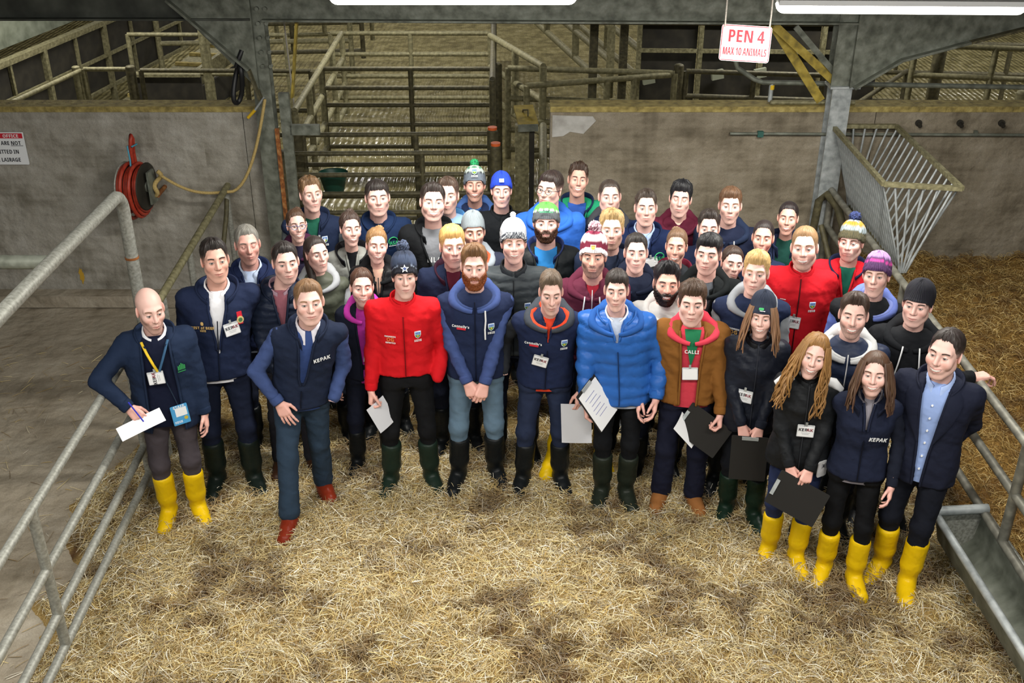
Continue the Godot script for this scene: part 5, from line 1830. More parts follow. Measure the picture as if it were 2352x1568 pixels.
	for e in [-1, 1]:
		var a0: Vector3 = J["h%d" % e] + Vector3(0, -0.03, 0)
		tg.capsule(a0, J["k%d" % e], 0.088 * s * tight, 0.064 * s * tight, 0.05)
		if q.get("boot", "welly") == "welly":
			tg.capsule(J["k%d" % e], J["a%d" % e].lerp(J["k%d" % e], 0.66), 0.062 * s * tight, 0.057 * s * tight, 0.03)
		else:
			tg.capsule(J["k%d" % e], J["a%d" % e] + Vector3(0, 0.02, 0), 0.062 * s * tight, 0.066 * s * tight, 0.03)
	var tr := MB.new()
	tg.nets(tr, WHITE)
	ruffle(tr, 0.004, 640.0, sd + 50.0)
	put(root, "trousers", tr.mesh(), cloth(tc, q.get("legs_rough", 0.85)))
	# boots
	for e in [-1, 1]:
		var sh: Vector3 = (J["k%d" % e] - J["a%d" % e]).normalized()
		var yaw := deg_to_rad(q.get("toe%d" % e, e * 14.0))
		var z := Vector3(sin(yaw), 0, cos(yaw))
		var yy := sh if q.get("boot", "welly") == "welly" else Vector3.UP
		var x := yy.cross(z).normalized()
		var bt := Transform3D(Basis(x, yy, x.cross(yy)) * Basis.from_scale(Vector3.ONE * s * 1.02), J["f%d" % e] + Vector3(0, -0.005, 0))
		var bm := MB.new()
		bm.append_from(boot_t[q.get("boot", "welly")], bt)
		put(root, "boot", bm.mesh(), cloth(q.get("boot_c", "15181a"), q.get("boot_r", 0.4)))
	# ---- hair and hats
	var hair: Array = q.get("hair", [])
	if hair.size():
		var hc1 := lin(hair[1])
		var hm := hair_mesh(w, ht, hair[0], hc1, hair[2] * 0.72, hair[3], hair[4] * 0.75, hair[5], sd)
		if q.has("locks"):
			for e in [-1.0, 1.0]:
				strands(hm, ht, hc1, e, int(q.locks[0]), q.locks[1], q.locks[2], sd + e)
		if q.has("bun"):
			var bn: Vector3 = q.bun
			var pm := pompom_mesh(ht * bn, 0.034, hc1, Color(hc1.r * 1.5, hc1.g * 1.5, hc1.b * 1.5), sd)
			hm.append_from(pm, Transform3D.IDENTITY)
		if q.has("tail"):
			var tp := []
			var trd := []
			for k in 9:
				var u := k / 8.0
				tp.append(ht * (Vector3(q.tail * (0.03 + 0.09 * u), 0.05 - 0.22 * u * u - 0.05 * u, -0.10 - 0.03 * sin(u * 3.0) + 0.1 * u)))
				trd.append(0.03 * (0.6 + 0.6 * sin(u * 2.8)))
			sweep(hm, tp, trd, 9, hc1)
		hm.smooth()
		put(root, "hair", hm.mesh(), hair_mat)
	if q.has("hat"):
		var hat: Dictionary = q.hat
		w.rag = 0.0
		var hm := hat_mesh(w, ht, hat, sd)
		hm.smooth()
		var hn := put(root, "beanie", hm.mesh(), knit_mat)
		if hat.has("pom"):
			var tip: Vector3 = ht * (Vector3(hat.get("pomx", 0.0), 0.135 + hat.get("crown", 0.014), -0.03) * w.sy)
			put(hn, "pompom", pompom_mesh(tip, hat.get("pomr", 0.04), lin(hat.pom[0]), lin(hat.pom[1]), sd).mesh(), knit_mat)
		if hat.has("patch"):
			# woven badge on the front of the hat
			var an := deg_to_rad(hat.get("patch_el", 38.0))
			var pd := Vector3(0, sin(an), cos(an))
			var pb := Basis(Vector3.RIGHT, pd.cross(Vector3.RIGHT) * -1.0, pd)
			pb = Basis(Vector3.RIGHT, Vector3(0, cos(an), -sin(an)), pd)
			emblem(root, hat.patch, ht * Transform3D(pb, pd * (hat.get("patch_r", 0.122))))
	if q.get("beard", 0.0) > 0.75:
		# full beard stands off the jaw
		var bd := MB.new()
		var id := PackedInt32Array()
		id.resize(hd_r.size())
		for k in hd_r.size():
			id[k] = -1
			if hd_beard[k] > 0.0 and hd_el[k] > -70.0:
				var b := smoothstep(0.15, 0.8, hd_beard[k])
				var th: float = -0.003 + b * (0.009 * q.beard) * (1.0 + 0.9 * nz2.get_noise_2d(hd_az[k] * 60.0, hd_el[k] * 60.0))
				var bc: Color = w.beard_c
				var m := 0.8 + 0.7 * nz2.get_noise_2d(hd_az[k] * 120.0 + sd, hd_el[k] * 70.0)
				id[k] = bd.add(ht * (head_point(k, w) + hd_dir[k] * th), Vector3.ZERO, Color(bc.r * m, bc.g * m, bc.b * m))
		for r in hd_rows - 1:
			for c in hd_cols - 1:
				var a := r * hd_cols + c
				if id[a] >= 0 and id[a + 1] >= 0 and id[a + hd_cols] >= 0 and id[a + hd_cols + 1] >= 0:
					bd.quad(id[a], id[a + hd_cols], id[a + hd_cols + 1], id[a + 1])
		bd.smooth()
		put(root, "beard", bd.mesh(), hair_mat)
	if q.has("glasses"):
		var gl := MB.new()
		for e in [-1.0, 1.0]:
			var pts := []
			for k in 17:
				var an := TAU * k / 16.0
				pts.append(ht * Vector3(e * 0.033 * w.sx + 0.022 * cos(an), 0.003 + 0.0165 * sin(an) * (1.0 - 0.15 * sin(an)), 0.105 * w.sz - 0.006 * absf(cos(an))))
			sweep(gl, pts, [0.0019], 6)
			sweep(gl, [ht * Vector3(e * 0.055, 0.008, 0.099), ht * Vector3(e * 0.078, 0.008, 0.05), ht * Vector3(e * 0.083, 0.004, -0.005)], [0.002], 6)
		sweep(gl, [ht * Vector3(-0.011, 0.006, 0.106), ht * Vector3(0, 0.008, 0.109), ht * Vector3(0.011, 0.006, 0.106)], [0.002], 6)
		gl.smooth()
		put(root, "spectacles", gl.mesh(), mat(hexc(q.glasses), 0.3))
	# ---- prints on the chest
	for l in q.get("marks", []):
		var cp := chest(rg, l[1], l[2] * s, l[4] if l.size() > 4 else 0.010)
		var n: Vector3 = cp[1]
		var bx := Vector3.UP.cross(n).normalized()
		var b := Basis(bx, n.cross(bx), n) * Basis(Vector3.BACK, deg_to_rad(l[3] if l.size() > 3 else 0.0))
		emblem(root, l[0], Transform3D(b, cp[0]))
	return {"root": root, "J": J, "rg": rg, "s": s, "t": root.transform, "jacket": jn, "ht": ht}

func arm_field(g: Grid, J: Dictionary, e: int, ab: float, fine: bool, bare := false) -> void:
	var sh: Vector3 = J["s%d" % e]
	var el: Vector3 = J["e%d" % e]
	var wr: Vector3 = J["w%d" % e]
	var f := (wr - el).normalized()
	if not bare:
		g.capsule(sh + Vector3(-e * 0.05, 0.005, 0), sh, 0.060 * ab, 0.058 * ab, 0.06)
	g.capsule(sh if not bare else sh + Vector3(e * 0.01, -0.012, 0), el, (0.059 if not bare else 0.055) * ab, 0.049 * ab, 0.03)
	g.capsule(el, wr - f * 0.03, 0.049 * ab, 0.039 * ab, 0.02)

# ---------------------------------------------------------------- prints, badges, papers
func emblem(parent: Node3D, kind: String, t: Transform3D) -> void:
	var o := Node3D.new()
	o.name = "emblem"
	parent.add_child(o, true)
	o.transform = t
	match kind:
		"kepak": words(o, "lettering", "KEPAK", 0.026, Vector3.ZERO, M.white)
		"kepak_small": words(o, "lettering", "KEPAK", 0.018, Vector3.ZERO, M.white)
		"crest":
			shield(o, Vector3(0, 0.012, 0), 0.042, 0.052)
			print_lines(o, Vector3(0, -0.024, 0), 0.05, 2, M.white)
		"dg":
			words(o, "lettering", "PROGRESSIVE", 0.0105, Vector3(0, 0.026, 0), M.white, Basis.IDENTITY, 0.8)
			words(o, "lettering", "OG", 0.026, Vector3(0, 0.003, 0), mat(hexc("c9a05a"), 0.6))
			words(o, "lettering", "GENETICS", 0.0105, Vector3(0, -0.02, 0), M.white)
		"dg_red":
			words(o, "lettering", "PROGRESSIVE", 0.0105, Vector3(0, 0.026, 0), M.white, Basis.IDENTITY, 0.8)
			words(o, "lettering", "OG", 0.026, Vector3(0, 0.003, 0), mat(hexc("e07a3a"), 0.6))
			words(o, "lettering", "GENETICS", 0.0105, Vector3(0, -0.02, 0), M.white)
		"asa":
			var pts := []
			for k in 13:
				var an := lerpf(-0.5, PI + 0.3, k / 12.0)
				pts.append(Vector3(0.036 * cos(an), 0.01 + 0.034 * sin(an), 0))
			swept(o, "green_arc", pts, 0.004, mat(hexc("2fae6a"), 0.6), 6)
			words(o, "lettering", "ASA", 0.026, Vector3(0.002, 0.0, 0), mat(hexc("2fae6a"), 0.6))
			block(o, "underline", Vector3(0.0, -0.02, 0), Vector3(0.075, 0.003, 0.002), M.white)
		"red_tag":
			put(o, "patch", plate_mesh(0.055, 0.024, 0.002, 0.002), M.red_print)
			words(o, "lettering", "Connolly's", 0.014, Vector3(0, 0.006, 0.002), M.white)
		"connolly":
			words(o, "lettering", "Connolly's", 0.017, Vector3(0, 0.01, 0), M.white)
			put(o, "patch", plate_mesh(0.06, 0.014, 0.002, 0.002), M.red_print).position = Vector3(0.004, -0.006, 0)
		"red_box":
			put(o, "patch", plate_mesh(0.06, 0.036, 0.002, 0.002), M.red_print)
			print_lines(o, Vector3(0, 0.008, 0.002), 0.045, 2, M.white)
		"beef":
			words(o, "lettering", "BEST of BEEF", 0.018, Vector3(0, 0, 0), mat(hexc("c9a86a"), 0.6))
			put(o, "crest", plate_mesh(0.018, 0.026, 0.002, 0.008), mat(hexc("c9a86a"), 0.6)).position = Vector3(0, 0.03, 0)
			print_lines(o, Vector3(0, -0.016, 0), 0.04, 2, mat(hexc("c9a86a"), 0.6))
		"rosette":
			put(o, "ribbon", plate_mesh(0.034, 0.085, 0.003, 0.003), M.red_print)
			put(o, "disc", plate_mesh(0.046, 0.046, 0.004, 0.022), mat(hexc("c8b27a"), 0.5)).position = Vector3(0, -0.012, 0.003)
			put(o, "green_centre", plate_mesh(0.026, 0.026, 0.004, 0.012), mat(hexc("3f6b43"), 0.5)).position = Vector3(0, -0.012, 0.006)
		"wheat":
			for k in 5:
				put(o, "green_spike", plate_mesh(0.008, 0.03 + 0.007 * (2 - absi(k - 2)), 0.002, 0.003), mat(hexc("2f8f52"), 0.6)).position = Vector3(-0.02 + 0.01 * k, 0.012 + 0.004 * (2 - absi(k - 2)), 0)
			block(o, "underline", Vector3(0, -0.014, 0), Vector3(0.05, 0.005, 0.002), mat(hexc("2f8f52"), 0.6))
		"moocall":
			put(o, "white_cow", plate_mesh(0.026, 0.018, 0.002, 0.004), M.white).position = Vector3(-0.004, 0.02, 0)
			words(o, "lettering", "MOOCALL", 0.02, Vector3.ZERO, mat(hexc("35c06a"), 0.6))
		"moocall_hat":
			put(o, "white_cow", plate_mesh(0.026, 0.018, 0.002, 0.004), M.white).position = Vector3(0, 0.014, 0)
			words(o, "lettering", "MOOCALL", 0.014, Vector3(0, -0.006, 0), mat(hexc("35a06a"), 0.6))
		"star":
			var pts := []
			for k in 10:
				var r := 0.026 if k % 2 == 0 else 0.011
				pts.append(Vector2(sin(PI * k / 5.0) * r, cos(PI * k / 5.0) * r))
			wedge(o, "white_star", pts, Vector3.ZERO, 0.003, M.white)
			var p2 := []
			for p in pts: p2.append(p * 0.6)
			wedge(o, "navy_star", p2, Vector3(0, 0, 0.002), 0.002, mat(hexc("253a6d"), 0.7))
		"blue_square":
			put(o, "patch", plate_mesh(0.034, 0.03, 0.002, 0.002), M.white)
			print_lines(o, Vector3(0, 0.006, 0.002), 0.024, 2, M.red_print)
		"gold_crest":
			shield(o, Vector3.ZERO, 0.032, 0.036, "d8b04a", "c9a23a", "8a2a2a")
		"green_bull":
			put(o, "green_patch", plate_mesh(0.03, 0.016, 0.002, 0.006), mat(hexc("2f9f5a"), 0.6)).position = Vector3(-0.004, 0.004, 0)
			print_lines(o, Vector3(0.004, -0.009, 0), 0.034, 1, M.white)
		"tee_text": words(o, "lettering", "NLA", 0.04, Vector3.ZERO, M.white)
		"trinity": words(o, "lettering", "U I", 0.05, Vector3.ZERO, mat(hexc("2c3350"), 0.7))
		"green_text": words(o, "lettering", "CALLI", 0.024, Vector3.ZERO, M.white)
		"script":
			print_lines(o, Vector3(0, 0.006, 0), 0.05, 2, M.white)
		"small_white": print_lines(o, Vector3.ZERO, 0.04, 1, M.white)
		"spider":
			for k in 4:
				for e in [-1, 1]:
					block(o, "leg", Vector3(e * 0.008, 0.012 - 0.008 * k, 0), Vector3(0.016, 0.002, 0.001), M.dark_print, Vector3(0, 0, e * (0.6 - 0.4 * k)))
			put(o, "spot", plate_mesh(0.006, 0.02, 0.002, 0.002), M.dark_print)

func shield(o: Node3D, at: Vector3, w: float, h: float, c1 := "8fb0e0", c2 := "3e8a4a", c3 := "2c4a9a") -> void:
	var out := []
	for p in [[-0.5, 0.5], [0.5, 0.5], [0.5, 0.0], [0.36, -0.28], [0.0, -0.5], [-0.36, -0.28], [-0.5, 0.0]]:
		out.append(Vector2(p[0] * w, p[1] * h))
	wedge(o, "shield", out, at, 0.002, mat(hexc("e6ecf4"), 0.6))
	wedge(o, "shield_top", [Vector2(-0.42 * w, 0.42 * h), Vector2(0.42 * w, 0.42 * h), Vector2(0.42 * w, 0.05 * h), Vector2(-0.42 * w, 0.05 * h)], at + Vector3(0, 0, 0.0015), 0.002, mat(hexc(c1), 0.6))
	wedge(o, "shield_base", [Vector2(-0.42 * w, 0.0), Vector2(0.42 * w, 0.0), Vector2(0.3 * w, -0.24 * h), Vector2(0, -0.42 * h), Vector2(-0.3 * w, -0.24 * h)], at + Vector3(0, 0, 0.0015), 0.002, mat(hexc(c2), 0.6))
	for k in 3:
		block(o, "shield_tower", at + Vector3((k - 1) * 0.25 * w, 0.24 * h, 0.003), Vector3(0.1 * w, 0.22 * h, 0.001), mat(hexc(c3), 0.6))
	put(o, "shield_sun", plate_mesh(0.3 * w, 0.2 * h, 0.002, 0.09 * w), mat(hexc("d9b23a"), 0.6)).position = at + Vector3(0, -0.14 * h, 0.003)

func badge(P: Dictionary, x: float, y: float, roll: float, label: String, text := "KEPAK", vertical := false, lift := 0.016) -> void:
	var cp := chest(P.rg, x, y * P.s, lift)
	var n: Vector3 = (cp[1] + Vector3(0, 0.1, 0)).normalized()
	var bx := Vector3.UP.cross(n).normalized()
	var o := thing("name_badge", Vector3.ZERO, label, "badge", "visitor name badges")
	o.transform = P.t * Transform3D(Basis(bx, n.cross(bx), n) * Basis(Vector3.BACK, deg_to_rad(roll)), cp[0])
	put(o, "holder", plate_mesh(0.098, 0.088, 0.002, 0.005), mat(hexc("c9cdd2"), 0.25)).position = Vector3(0, 0, -0.0015)
	put(o, "card", plate_mesh(0.09, 0.07, 0.002, 0.002), M.paper).position = Vector3(0, -0.004, 0.001)
	var rb := Basis(Vector3.BACK, PI / 2) if vertical else Basis.IDENTITY
	if text != "":
		words(o, "lettering", text.substr(0, 3), 0.021, rb * Vector3(-0.017, 0.010, 0.0025), M.dark_print, rb)
		words(o, "lettering", text.substr(3), 0.021, rb * Vector3(0.022, 0.010, 0.0025), mat(hexc("7a2335"), 0.6), rb)
		for k in 2:
			block(o, "print_line", rb * Vector3(0, -0.012 - 0.009 * k, 0.0025), (rb * Vector3(0.05 - 0.012 * k, 0.002, 0.0006)).abs(), mat(hexc("8d9096"), 0.7))
	block(o, "clip", Vector3(0, 0.052, 0.002), Vector3(0.014, 0.024, 0.006), M.steel_pale)

func paper_sheet(nm: String, t: Transform3D, w: float, h: float, curl: float, label: String, category: String, m: Material) -> Node3D:
	# a sheet bent about its long side, real thickness
	var o := thing(nm, Vector3.ZERO, label, category)
	o.transform = t
	var mb := MB.new()
	for side in 2:
		for k in 9:
			var u := k / 8.0 - 0.5
			for j in 2:
				mb.add(Vector3(u * w, (j - 0.5) * h, curl * (0.25 - u * u) * w + (0.0008 if side == 0 else -0.0008)), Vector3.ZERO, WHITE)
	for side in 2:
		for k in 8:
			var a := side * 18 + k * 2
			if side == 0: mb.quad(a, a + 1, a + 3, a + 2)
			else: mb.quad(a, a + 2, a + 3, a + 1)
	for k in 8:
		var a := k * 2
		mb.quad(a, a + 2, a + 20, a + 18)
		mb.quad(a + 1, a + 19, a + 21, a + 3)
	mb.smooth()
	put(o, "sheet", mb.mesh(), m)
	return o

func clipboard(t: Transform3D, label: String, paper: bool) -> Node3D:
	var o := thing("clipboard", Vector3.ZERO, label, "clipboard")
	o.transform = t
	put(o, "board", plate_mesh(0.225, 0.31, 0.004, 0.008), mat(hexc("14120f"), 0.85))
	block(o, "clip", Vector3(0, 0.142, 0.006), Vector3(0.1, 0.022, 0.008), M.steel_pale)
	if paper:
		put(o, "paper", plate_mesh(0.208, 0.285, 0.002, 0.002), M.paper).position = Vector3(0, -0.008, 0.004)
		for k in 6:
			block(o, "handwriting", Vector3(-0.02 + 0.01 * (k % 3), 0.08 - 0.03 * k, 0.0055), Vector3(0.11 - 0.02 * (k % 2), 0.003, 0.0006), mat(hexc("5a63a8"), 0.7))
	return o

func print_lines(o: Node3D, at: Vector3, w: float, n: int, m: Material) -> void:
	# lines of print too small to read
	for k in n:
		for j in 4:
			var x := (j - 1.5) * w / 4.0
			block(o, "print_line", at + Vector3(x, -0.009 * k, 0), Vector3(w / 4.0 - 0.002, 0.004 + 0.001 * (j % 2), 0.001), m)

# ---------------------------------------------------------------- the group
# hair: [line, colour, top, side, quiff, mess]
func build_people() -> void:
	var PUFF := {"quilt": 0.075, "bulk": 1.14, "rough": 0.45, "fold": 0.006}
	var vo := [[1.0, 0.0], [1.2, 0.01], [1.42, 0.05]]        # a collar opened at the throat
	# ---- rearmost row
	var P1 := person({"x": -1.51, "d": 7.73, "h": 1.747, "hy": 14, "hp": 10, "label": "young man with curly fair hair in a navy gilet over a green and grey top",
		"hair": ["short", "6b5238", 0.026, 0.006, 0.012, 0.5], "skin": 1, "blush": 0.5, "brow": "7a5d40",
		"top": {"vest": true, "c": "1f2a44", "sc": "5a6166", "inner": "1f5a48", "open": vo, "collar": "open", "name": "gilet"}, "marks": [["crest", 0.08, 1.28]]})
	badge(P1, 0.03, 1.27, -12, "name badge on the curly-haired man's navy gilet")
	person({"x": -1.0, "d": 7.65, "h": 1.75, "hy": 4, "label": "dark-haired stocky man in a navy pullover with a green arc logo", "wide": 1.08, "neck": 1.1,
		"hair": ["fringe", "2a2422", 0.022, 0.008, 0.006, 0.25], "skin": 1, "blush": 0.7, "brow": "2a2422", "sm": 0.3,
		"top": {"c": "17294a", "collar": "open", "gap": 0.45, "bulk": 1.1, "open": [[1.36, 0.0], [1.43, 0.03]], "inner": "17294a", "name": "pullover"}, "marks": [["asa", 0.1, 1.3]]})
	person({"x": -0.57, "d": 7.38, "h": 1.82, "hy": 4, "hp": 12, "hr": 4, "label": "smiling dark-haired man in a black zip jacket over a grey T-shirt", "sm": 1,
		"hair": ["short", "2b2320", 0.022, 0.006, 0.022, 0.25], "skin": 1, "blush": 0.8, "brow": "2b2320", "wide": 1.05,
		"top": {"c": "16181b", "inner": "7b7e84", "open": [[1.12, 0.0], [1.25, 0.02], [1.42, 0.08]], "collar": "open", "bulk": 1.1, "inner_name": "t_shirt"}, "marks": [["tee_text", 0.0, 1.24, 0, -0.002]]})
	person({"x": -0.48, "d": 7.7, "h": 1.749, "hy": -6, "label": "man half hidden behind the black jacket, in a pale blue top", "sm": 0.4, "beard": 0.35, "beard_c": "5a4638",
		"hair": ["short", "4a3a30", 0.024, 0.007, 0.014, 0.4], "skin": 1, "blush": 0.6,
		"top": {"c": "8fb2d6", "cc": "4d86bd", "collar": "open"}})
	person({"x": -0.29, "d": 8.04, "h": 1.706, "hy": 0, "hp": 13, "label": "smiling man in a grey bobble hat with a green pompom and blue hood", "sm": 1, "blush": 0.6, "beard": 0.2, "skin": 2,
		"hat": {"bands": [[0.5, lin("6a7480")], [0.56, lin("2c3036")], [0.72, lin("c5d4cc")], [0.8, lin("3f8a62")], [1.0, lin("b9c9c0")]], "pom": ["0f5a38", "2fae6a"], "pomr": 0.034, "crown": 0.022, "line": "hat", "patch": "crest", "patch_el": 46, "patch_r": 0.135},
		"top": {"c": "1d2a4a", "hood": "3f5f9a", "inner": "3f6fae", "open": [[1.3, 0.0], [1.42, 0.05]], "collar": "hood"}, "marks": [["gold_crest", 0.1, 1.28], ["small_white", -0.09, 1.3]]})
	person({"x": -0.08, "d": 7.75, "h": 1.767, "hy": 2, "hp": 8, "label": "young man in a bright blue beanie and black buttoned jacket", "skin": 1, "blush": 0.6, "brow": "4a3626", "hs": 0.97, "wide": 0.93,
		"hair": ["fringe", "4a3224", 0.008, 0.004, 0.0, 0.3],
		"hat": {"bands": [[1.0, lin("2446c8")]], "line": "hat_high", "crown": 0.018, "cuff": 26.0, "patch": "blue_square", "patch_el": 44, "patch_r": 0.13},
		"top": {"c": "15181c", "collar": "stand", "zip": "2a2d31", "bulk": 1.05}})
	person({"x": 0.28, "d": 7.56, "h": 1.851, "hy": -26, "hp": 8, "label": "man in thin glasses and a bright blue hoodie looking aside", "glasses": "2a2c30", "brow": "2b211c", "skin": 1, "blush": 0.4,
		"hair": ["fringe", "2d2320", 0.022, 0.008, 0.008, 0.2],
		"top": {"c": "2f66c4", "hood": "2f66c4", "collar": "hood", "bulk": 1.08, "name": "hoodie"}})
	var P8 := person({"x": 0.51, "d": 8.04, "h": 1.75, "hy": 3, "hr": 5, "hp": 14, "label": "smiling man at the back in a bright green open jacket over blue", "sm": 1, "skin": 2, "blush": 0.3, "brow": "2b1f18", "wide": 0.95,
		"hair": ["short", "3a2a20", 0.026, 0.008, 0.02, 0.5],
		"top": {"c": "1f8a63", "inner": "2a4f9e", "open": [[0.9, 0.02], [1.2, 0.04], [1.42, 0.07]], "collar": "open", "cc": "1c2a4a", "bulk": 1.1}})
	badge(P8, 0.1, 1.16, 8, "white badge on the bright green jacket", "")
	person({"x": 0.73, "d": 7.71, "h": 1.736, "hy": 6, "label": "man with cropped hair in a charcoal hood and navy gilet with grey sleeves", "skin": 1, "blush": 0.5, "sm": 0.3,
		"hair": ["short", "3c332d", 0.010, 0.004, 0.0, 0.2], "brow": "3c332d",
		"top": {"vest": true, "c": "1e2740", "sc": "4b4d52", "hood": "46484e", "collar": "hood", "name": "gilet"}})
	var P10 := person({"x": 0.97, "d": 7.44, "h": 1.75, "hy": 5, "hp": 12, "label": "man with a short fringe in a navy quarter-zip over a pale blue shirt", "skin": 1, "blush": 0.8, "brow": "33261f",
		"hair": ["short", "3a3029", 0.020, 0.005, 0.010, 0.5],
		"top": {"c": "18264a", "inner": "9db8e0", "shirt_collar": "a9c0e4", "open": vo, "collar": "open", "bulk": 1.05, "name": "pullover"}, "marks": [["asa", 0.115, 1.27]]})
	badge(P10, 0.06, 1.24, 10, "name badge on the navy quarter-zip", "")
	person({"x": 1.27, "d": 7.76, "h": 1.697, "hy": -2, "hr": 3, "label": "black-haired man with closed eyes in a maroon hoodie", "shut": true, "sm": 0.45, "skin": 1, "blush": 0.4, "brow": "1c1a1c",
		"hair": ["fringe", "1c1c20", 0.032, 0.009, 0.012, 0.35],
		"top": {"c": "5c1f33", "hood": "5c1f33", "collar": "hood", "zip": "c9c2c4", "zip_top": 1.4, "inner": "e6c9b8", "open": [[1.36, 0.0], [1.43, 0.05]], "bulk": 1.08, "name": "hoodie"}})
	person({"x": 1.6, "d": 7.53, "h": 1.733, "hy": 3, "label": "man with a swept brown fringe in a navy hoodie with white drawstrings", "skin": 1, "beard": 0.25, "beard_c": "6a503e", "blush": 0.5, "brow": "5a402e",
		"hair": ["fringe", "5e4531", 0.028, 0.008, 0.010, 0.25],
		"top": {"c": "1a2138", "hood": "1f2a42", "collar": "hood", "strings": true, "bulk": 1.08, "name": "hoodie"}, "marks": [["script", 0.09, 1.28]]})
	person({"x": 2.05, "d": 7.58, "h": 1.607, "f": true, "hy": -2, "sm": 1, "label": "smiling woman with dark tied-back hair in a dark green top and navy jacket", "skin": 2, "blush": 0.2, "brow": "231a18",
		"hair": ["back", "241c1c", 0.014, 0.008, 0.0, 0.1],
		"top": {"c": "232c48", "inner": "163f38", "open": [[0.9, 0.05], [1.42, 0.08]], "collar": "open"}})
	# ---- middle rows, left to right
	person({"x": -1.57, "d": 7.41, "h": 1.621, "f": true, "hy": 8, "sm": 1, "label": "woman in blue-rimmed glasses with hair tied back and a plum hood", "glasses": "3c5a8a", "skin": 1, "blush": 0.6, "brow": "4a3226",
		"hair": ["back", "4d382b", 0.014, 0.010, 0.0, 0.25], "bun": Vector3(0.03, 0.08, -0.10),
		"top": {"c": "262238", "hood": "4a2340", "collar": "hood"}})
	person({"x": -1.16, "d": 7.28, "h": 1.645, "f": true, "hy": 12, "hr": 4, "sm": 1, "label": "smiling woman with brown hair up in a pale grey padded gilet", "skin": 1, "blush": 0.7, "brow": "3a2a22",
		"hair": ["back", "42342e", 0.018, 0.012, 0.0, 0.4], "bun": Vector3(0.02, 0.10, -0.08),
		"top": {"vest": true, "c": "8b8d89", "sc": "17181c", "cc": "17181c", "collar": "open", "inner": "14151a", "open": vo, "quilt": 0.09, "bulk": 1.08, "rough": 0.5, "name": "gilet"}})
	person({"x": -0.94, "d": 6.99, "h": 1.64, "f": true, "hy": 6, "hr": 6, "sm": 1, "label": "fair-haired woman in a black padded coat with a big hood", "skin": 1, "blush": 0.6, "brow": "6a4c34",
		"hair": ["back", "8d6c48", 0.018, 0.012, 0.0, 0.3], "bun": Vector3(0.03, 0.09, -0.09),
		"top": {"c": "15171a", "hood": "15171a", "collar": "hood", "inner": "d8b09c", "open": vo, "zip": "2c2e33", "quilt": 0.085, "bulk": 1.15, "rough": 0.45, "name": "coat"}})
	person({"x": -1.33, "d": 6.82, "h": 1.653, "f": true, "hy": 22, "hp": 8, "sm": 0.3, "label": "woman with sleek dark hair looking aside in an olive padded gilet and pale grey hoodie", "skin": 1, "blush": 0.4, "brow": "2e2320",
		"hair": ["back", "2c2321", 0.012, 0.008, 0.0, 0.1], "tail": -0.4,
		"top": {"vest": true, "c": "4e5247", "sc": "a9adb2", "hood": "9da1a6", "collar": "hood", "quilt": 0.08, "bulk": 1.08, "rough": 0.5, "name": "gilet"}})
	person({"x": -0.27, "d": 7.08, "h": 1.71, "hy": 6, "hp": 7, "label": "man in a plain pale grey beanie with an orange-lined grey hoodie", "skin": 2, "beard": 0.3, "beard_c": "5a4636", "blush": 0.5,
		"hair": ["fringe", "4a3628", 0.010, 0.005, 0.0, 0.3],
		"hat": {"bands": [[1.0, lin("7d868c")]], "line": "hat_high", "crown": 0.02, "ribs": 0.0008, "cuff": 0.0},
		"top": {"c": "2e3245", "hood": "9aa3ad", "lining": "d8603f", "collar": "hood", "inner": "c9705a", "open": vo}})
	person({"x": 0.24, "d": 7.15, "h": 1.75, "hy": 0, "hp": 10, "label": "bearded man in a lime and grey beanie with a black padded gilet and blue sleeves", "beard": 0.9, "beard_c": "4a2f20", "skin": 1, "blush": 0.5, "brow": "33231a", "wide": 1.06, "neck": 1.15,
		"hat": {"bands": [[0.46, lin("50555a")], [0.52, lin("c6d2c0")], [1.0, lin("59c04a")]], "line": "hat", "crown": 0.014, "cuff": 24.0, "patch": "moocall_hat", "patch_el": 46, "patch_r": 0.131},
		"top": {"vest": true, "c": "1d2124", "sc": "3f63a8", "inner": "2d7cc0", "cc": "24325e", "open": [[1.05, 0.0], [1.2, 0.03], [1.42, 0.085]], "collar": "open", "bulk": 1.14, "rough": 0.5, "quilt": 0.12, "name": "gilet"}, "marks": [["moocall", -0.1, 1.2]]})
	var P20 := person({"x": 0.01, "d": 6.63, "h": 1.819, "hy": 3, "hp": 12, "sm": 1, "label": "smiling fair man in a white and charcoal knitted hat and grey quilted jacket", "skin": 1, "blush": 0.8, "brow": "8a6a4c", "fine": true,
		"hair": ["fringe", "a8865c", 0.010, 0.004, 0.0, 0.3],
		"hat": {"bands": [[0.3, lin("2a2f3a")], [1.0, lin("a9adb4")]], "fleck": lin("e4e6ea"), "line": "hat", "crown": 0.03, "cuff": 20.0, "ribs": 0.003, "pom": ["c9ccd2", "efeff2"], "pomr": 0.02},
		"top": {"c": "3b4145", "collar": "stand", "cc": "23282d", "zip": "1c2024", "quilt": 0.055, "bulk": 1.05, "rough": 0.55}, "marks": [["crest", 0.09, 1.22]]})
	person({"x": 0.69, "d": 7.04, "h": 1.746, "hy": 2, "label": "curly blond man with a short beard in a navy top", "beard": 0.55, "beard_c": "7a5c3a", "skin": 1, "blush": 0.5, "brow": "8a6c46",
		"hair": ["short", "a98f62", 0.030, 0.010, 0.012, 0.5], "top": {"c": "1f2940", "collar": "open", "gap": 0.5, "inner": "242c40", "open": vo}})
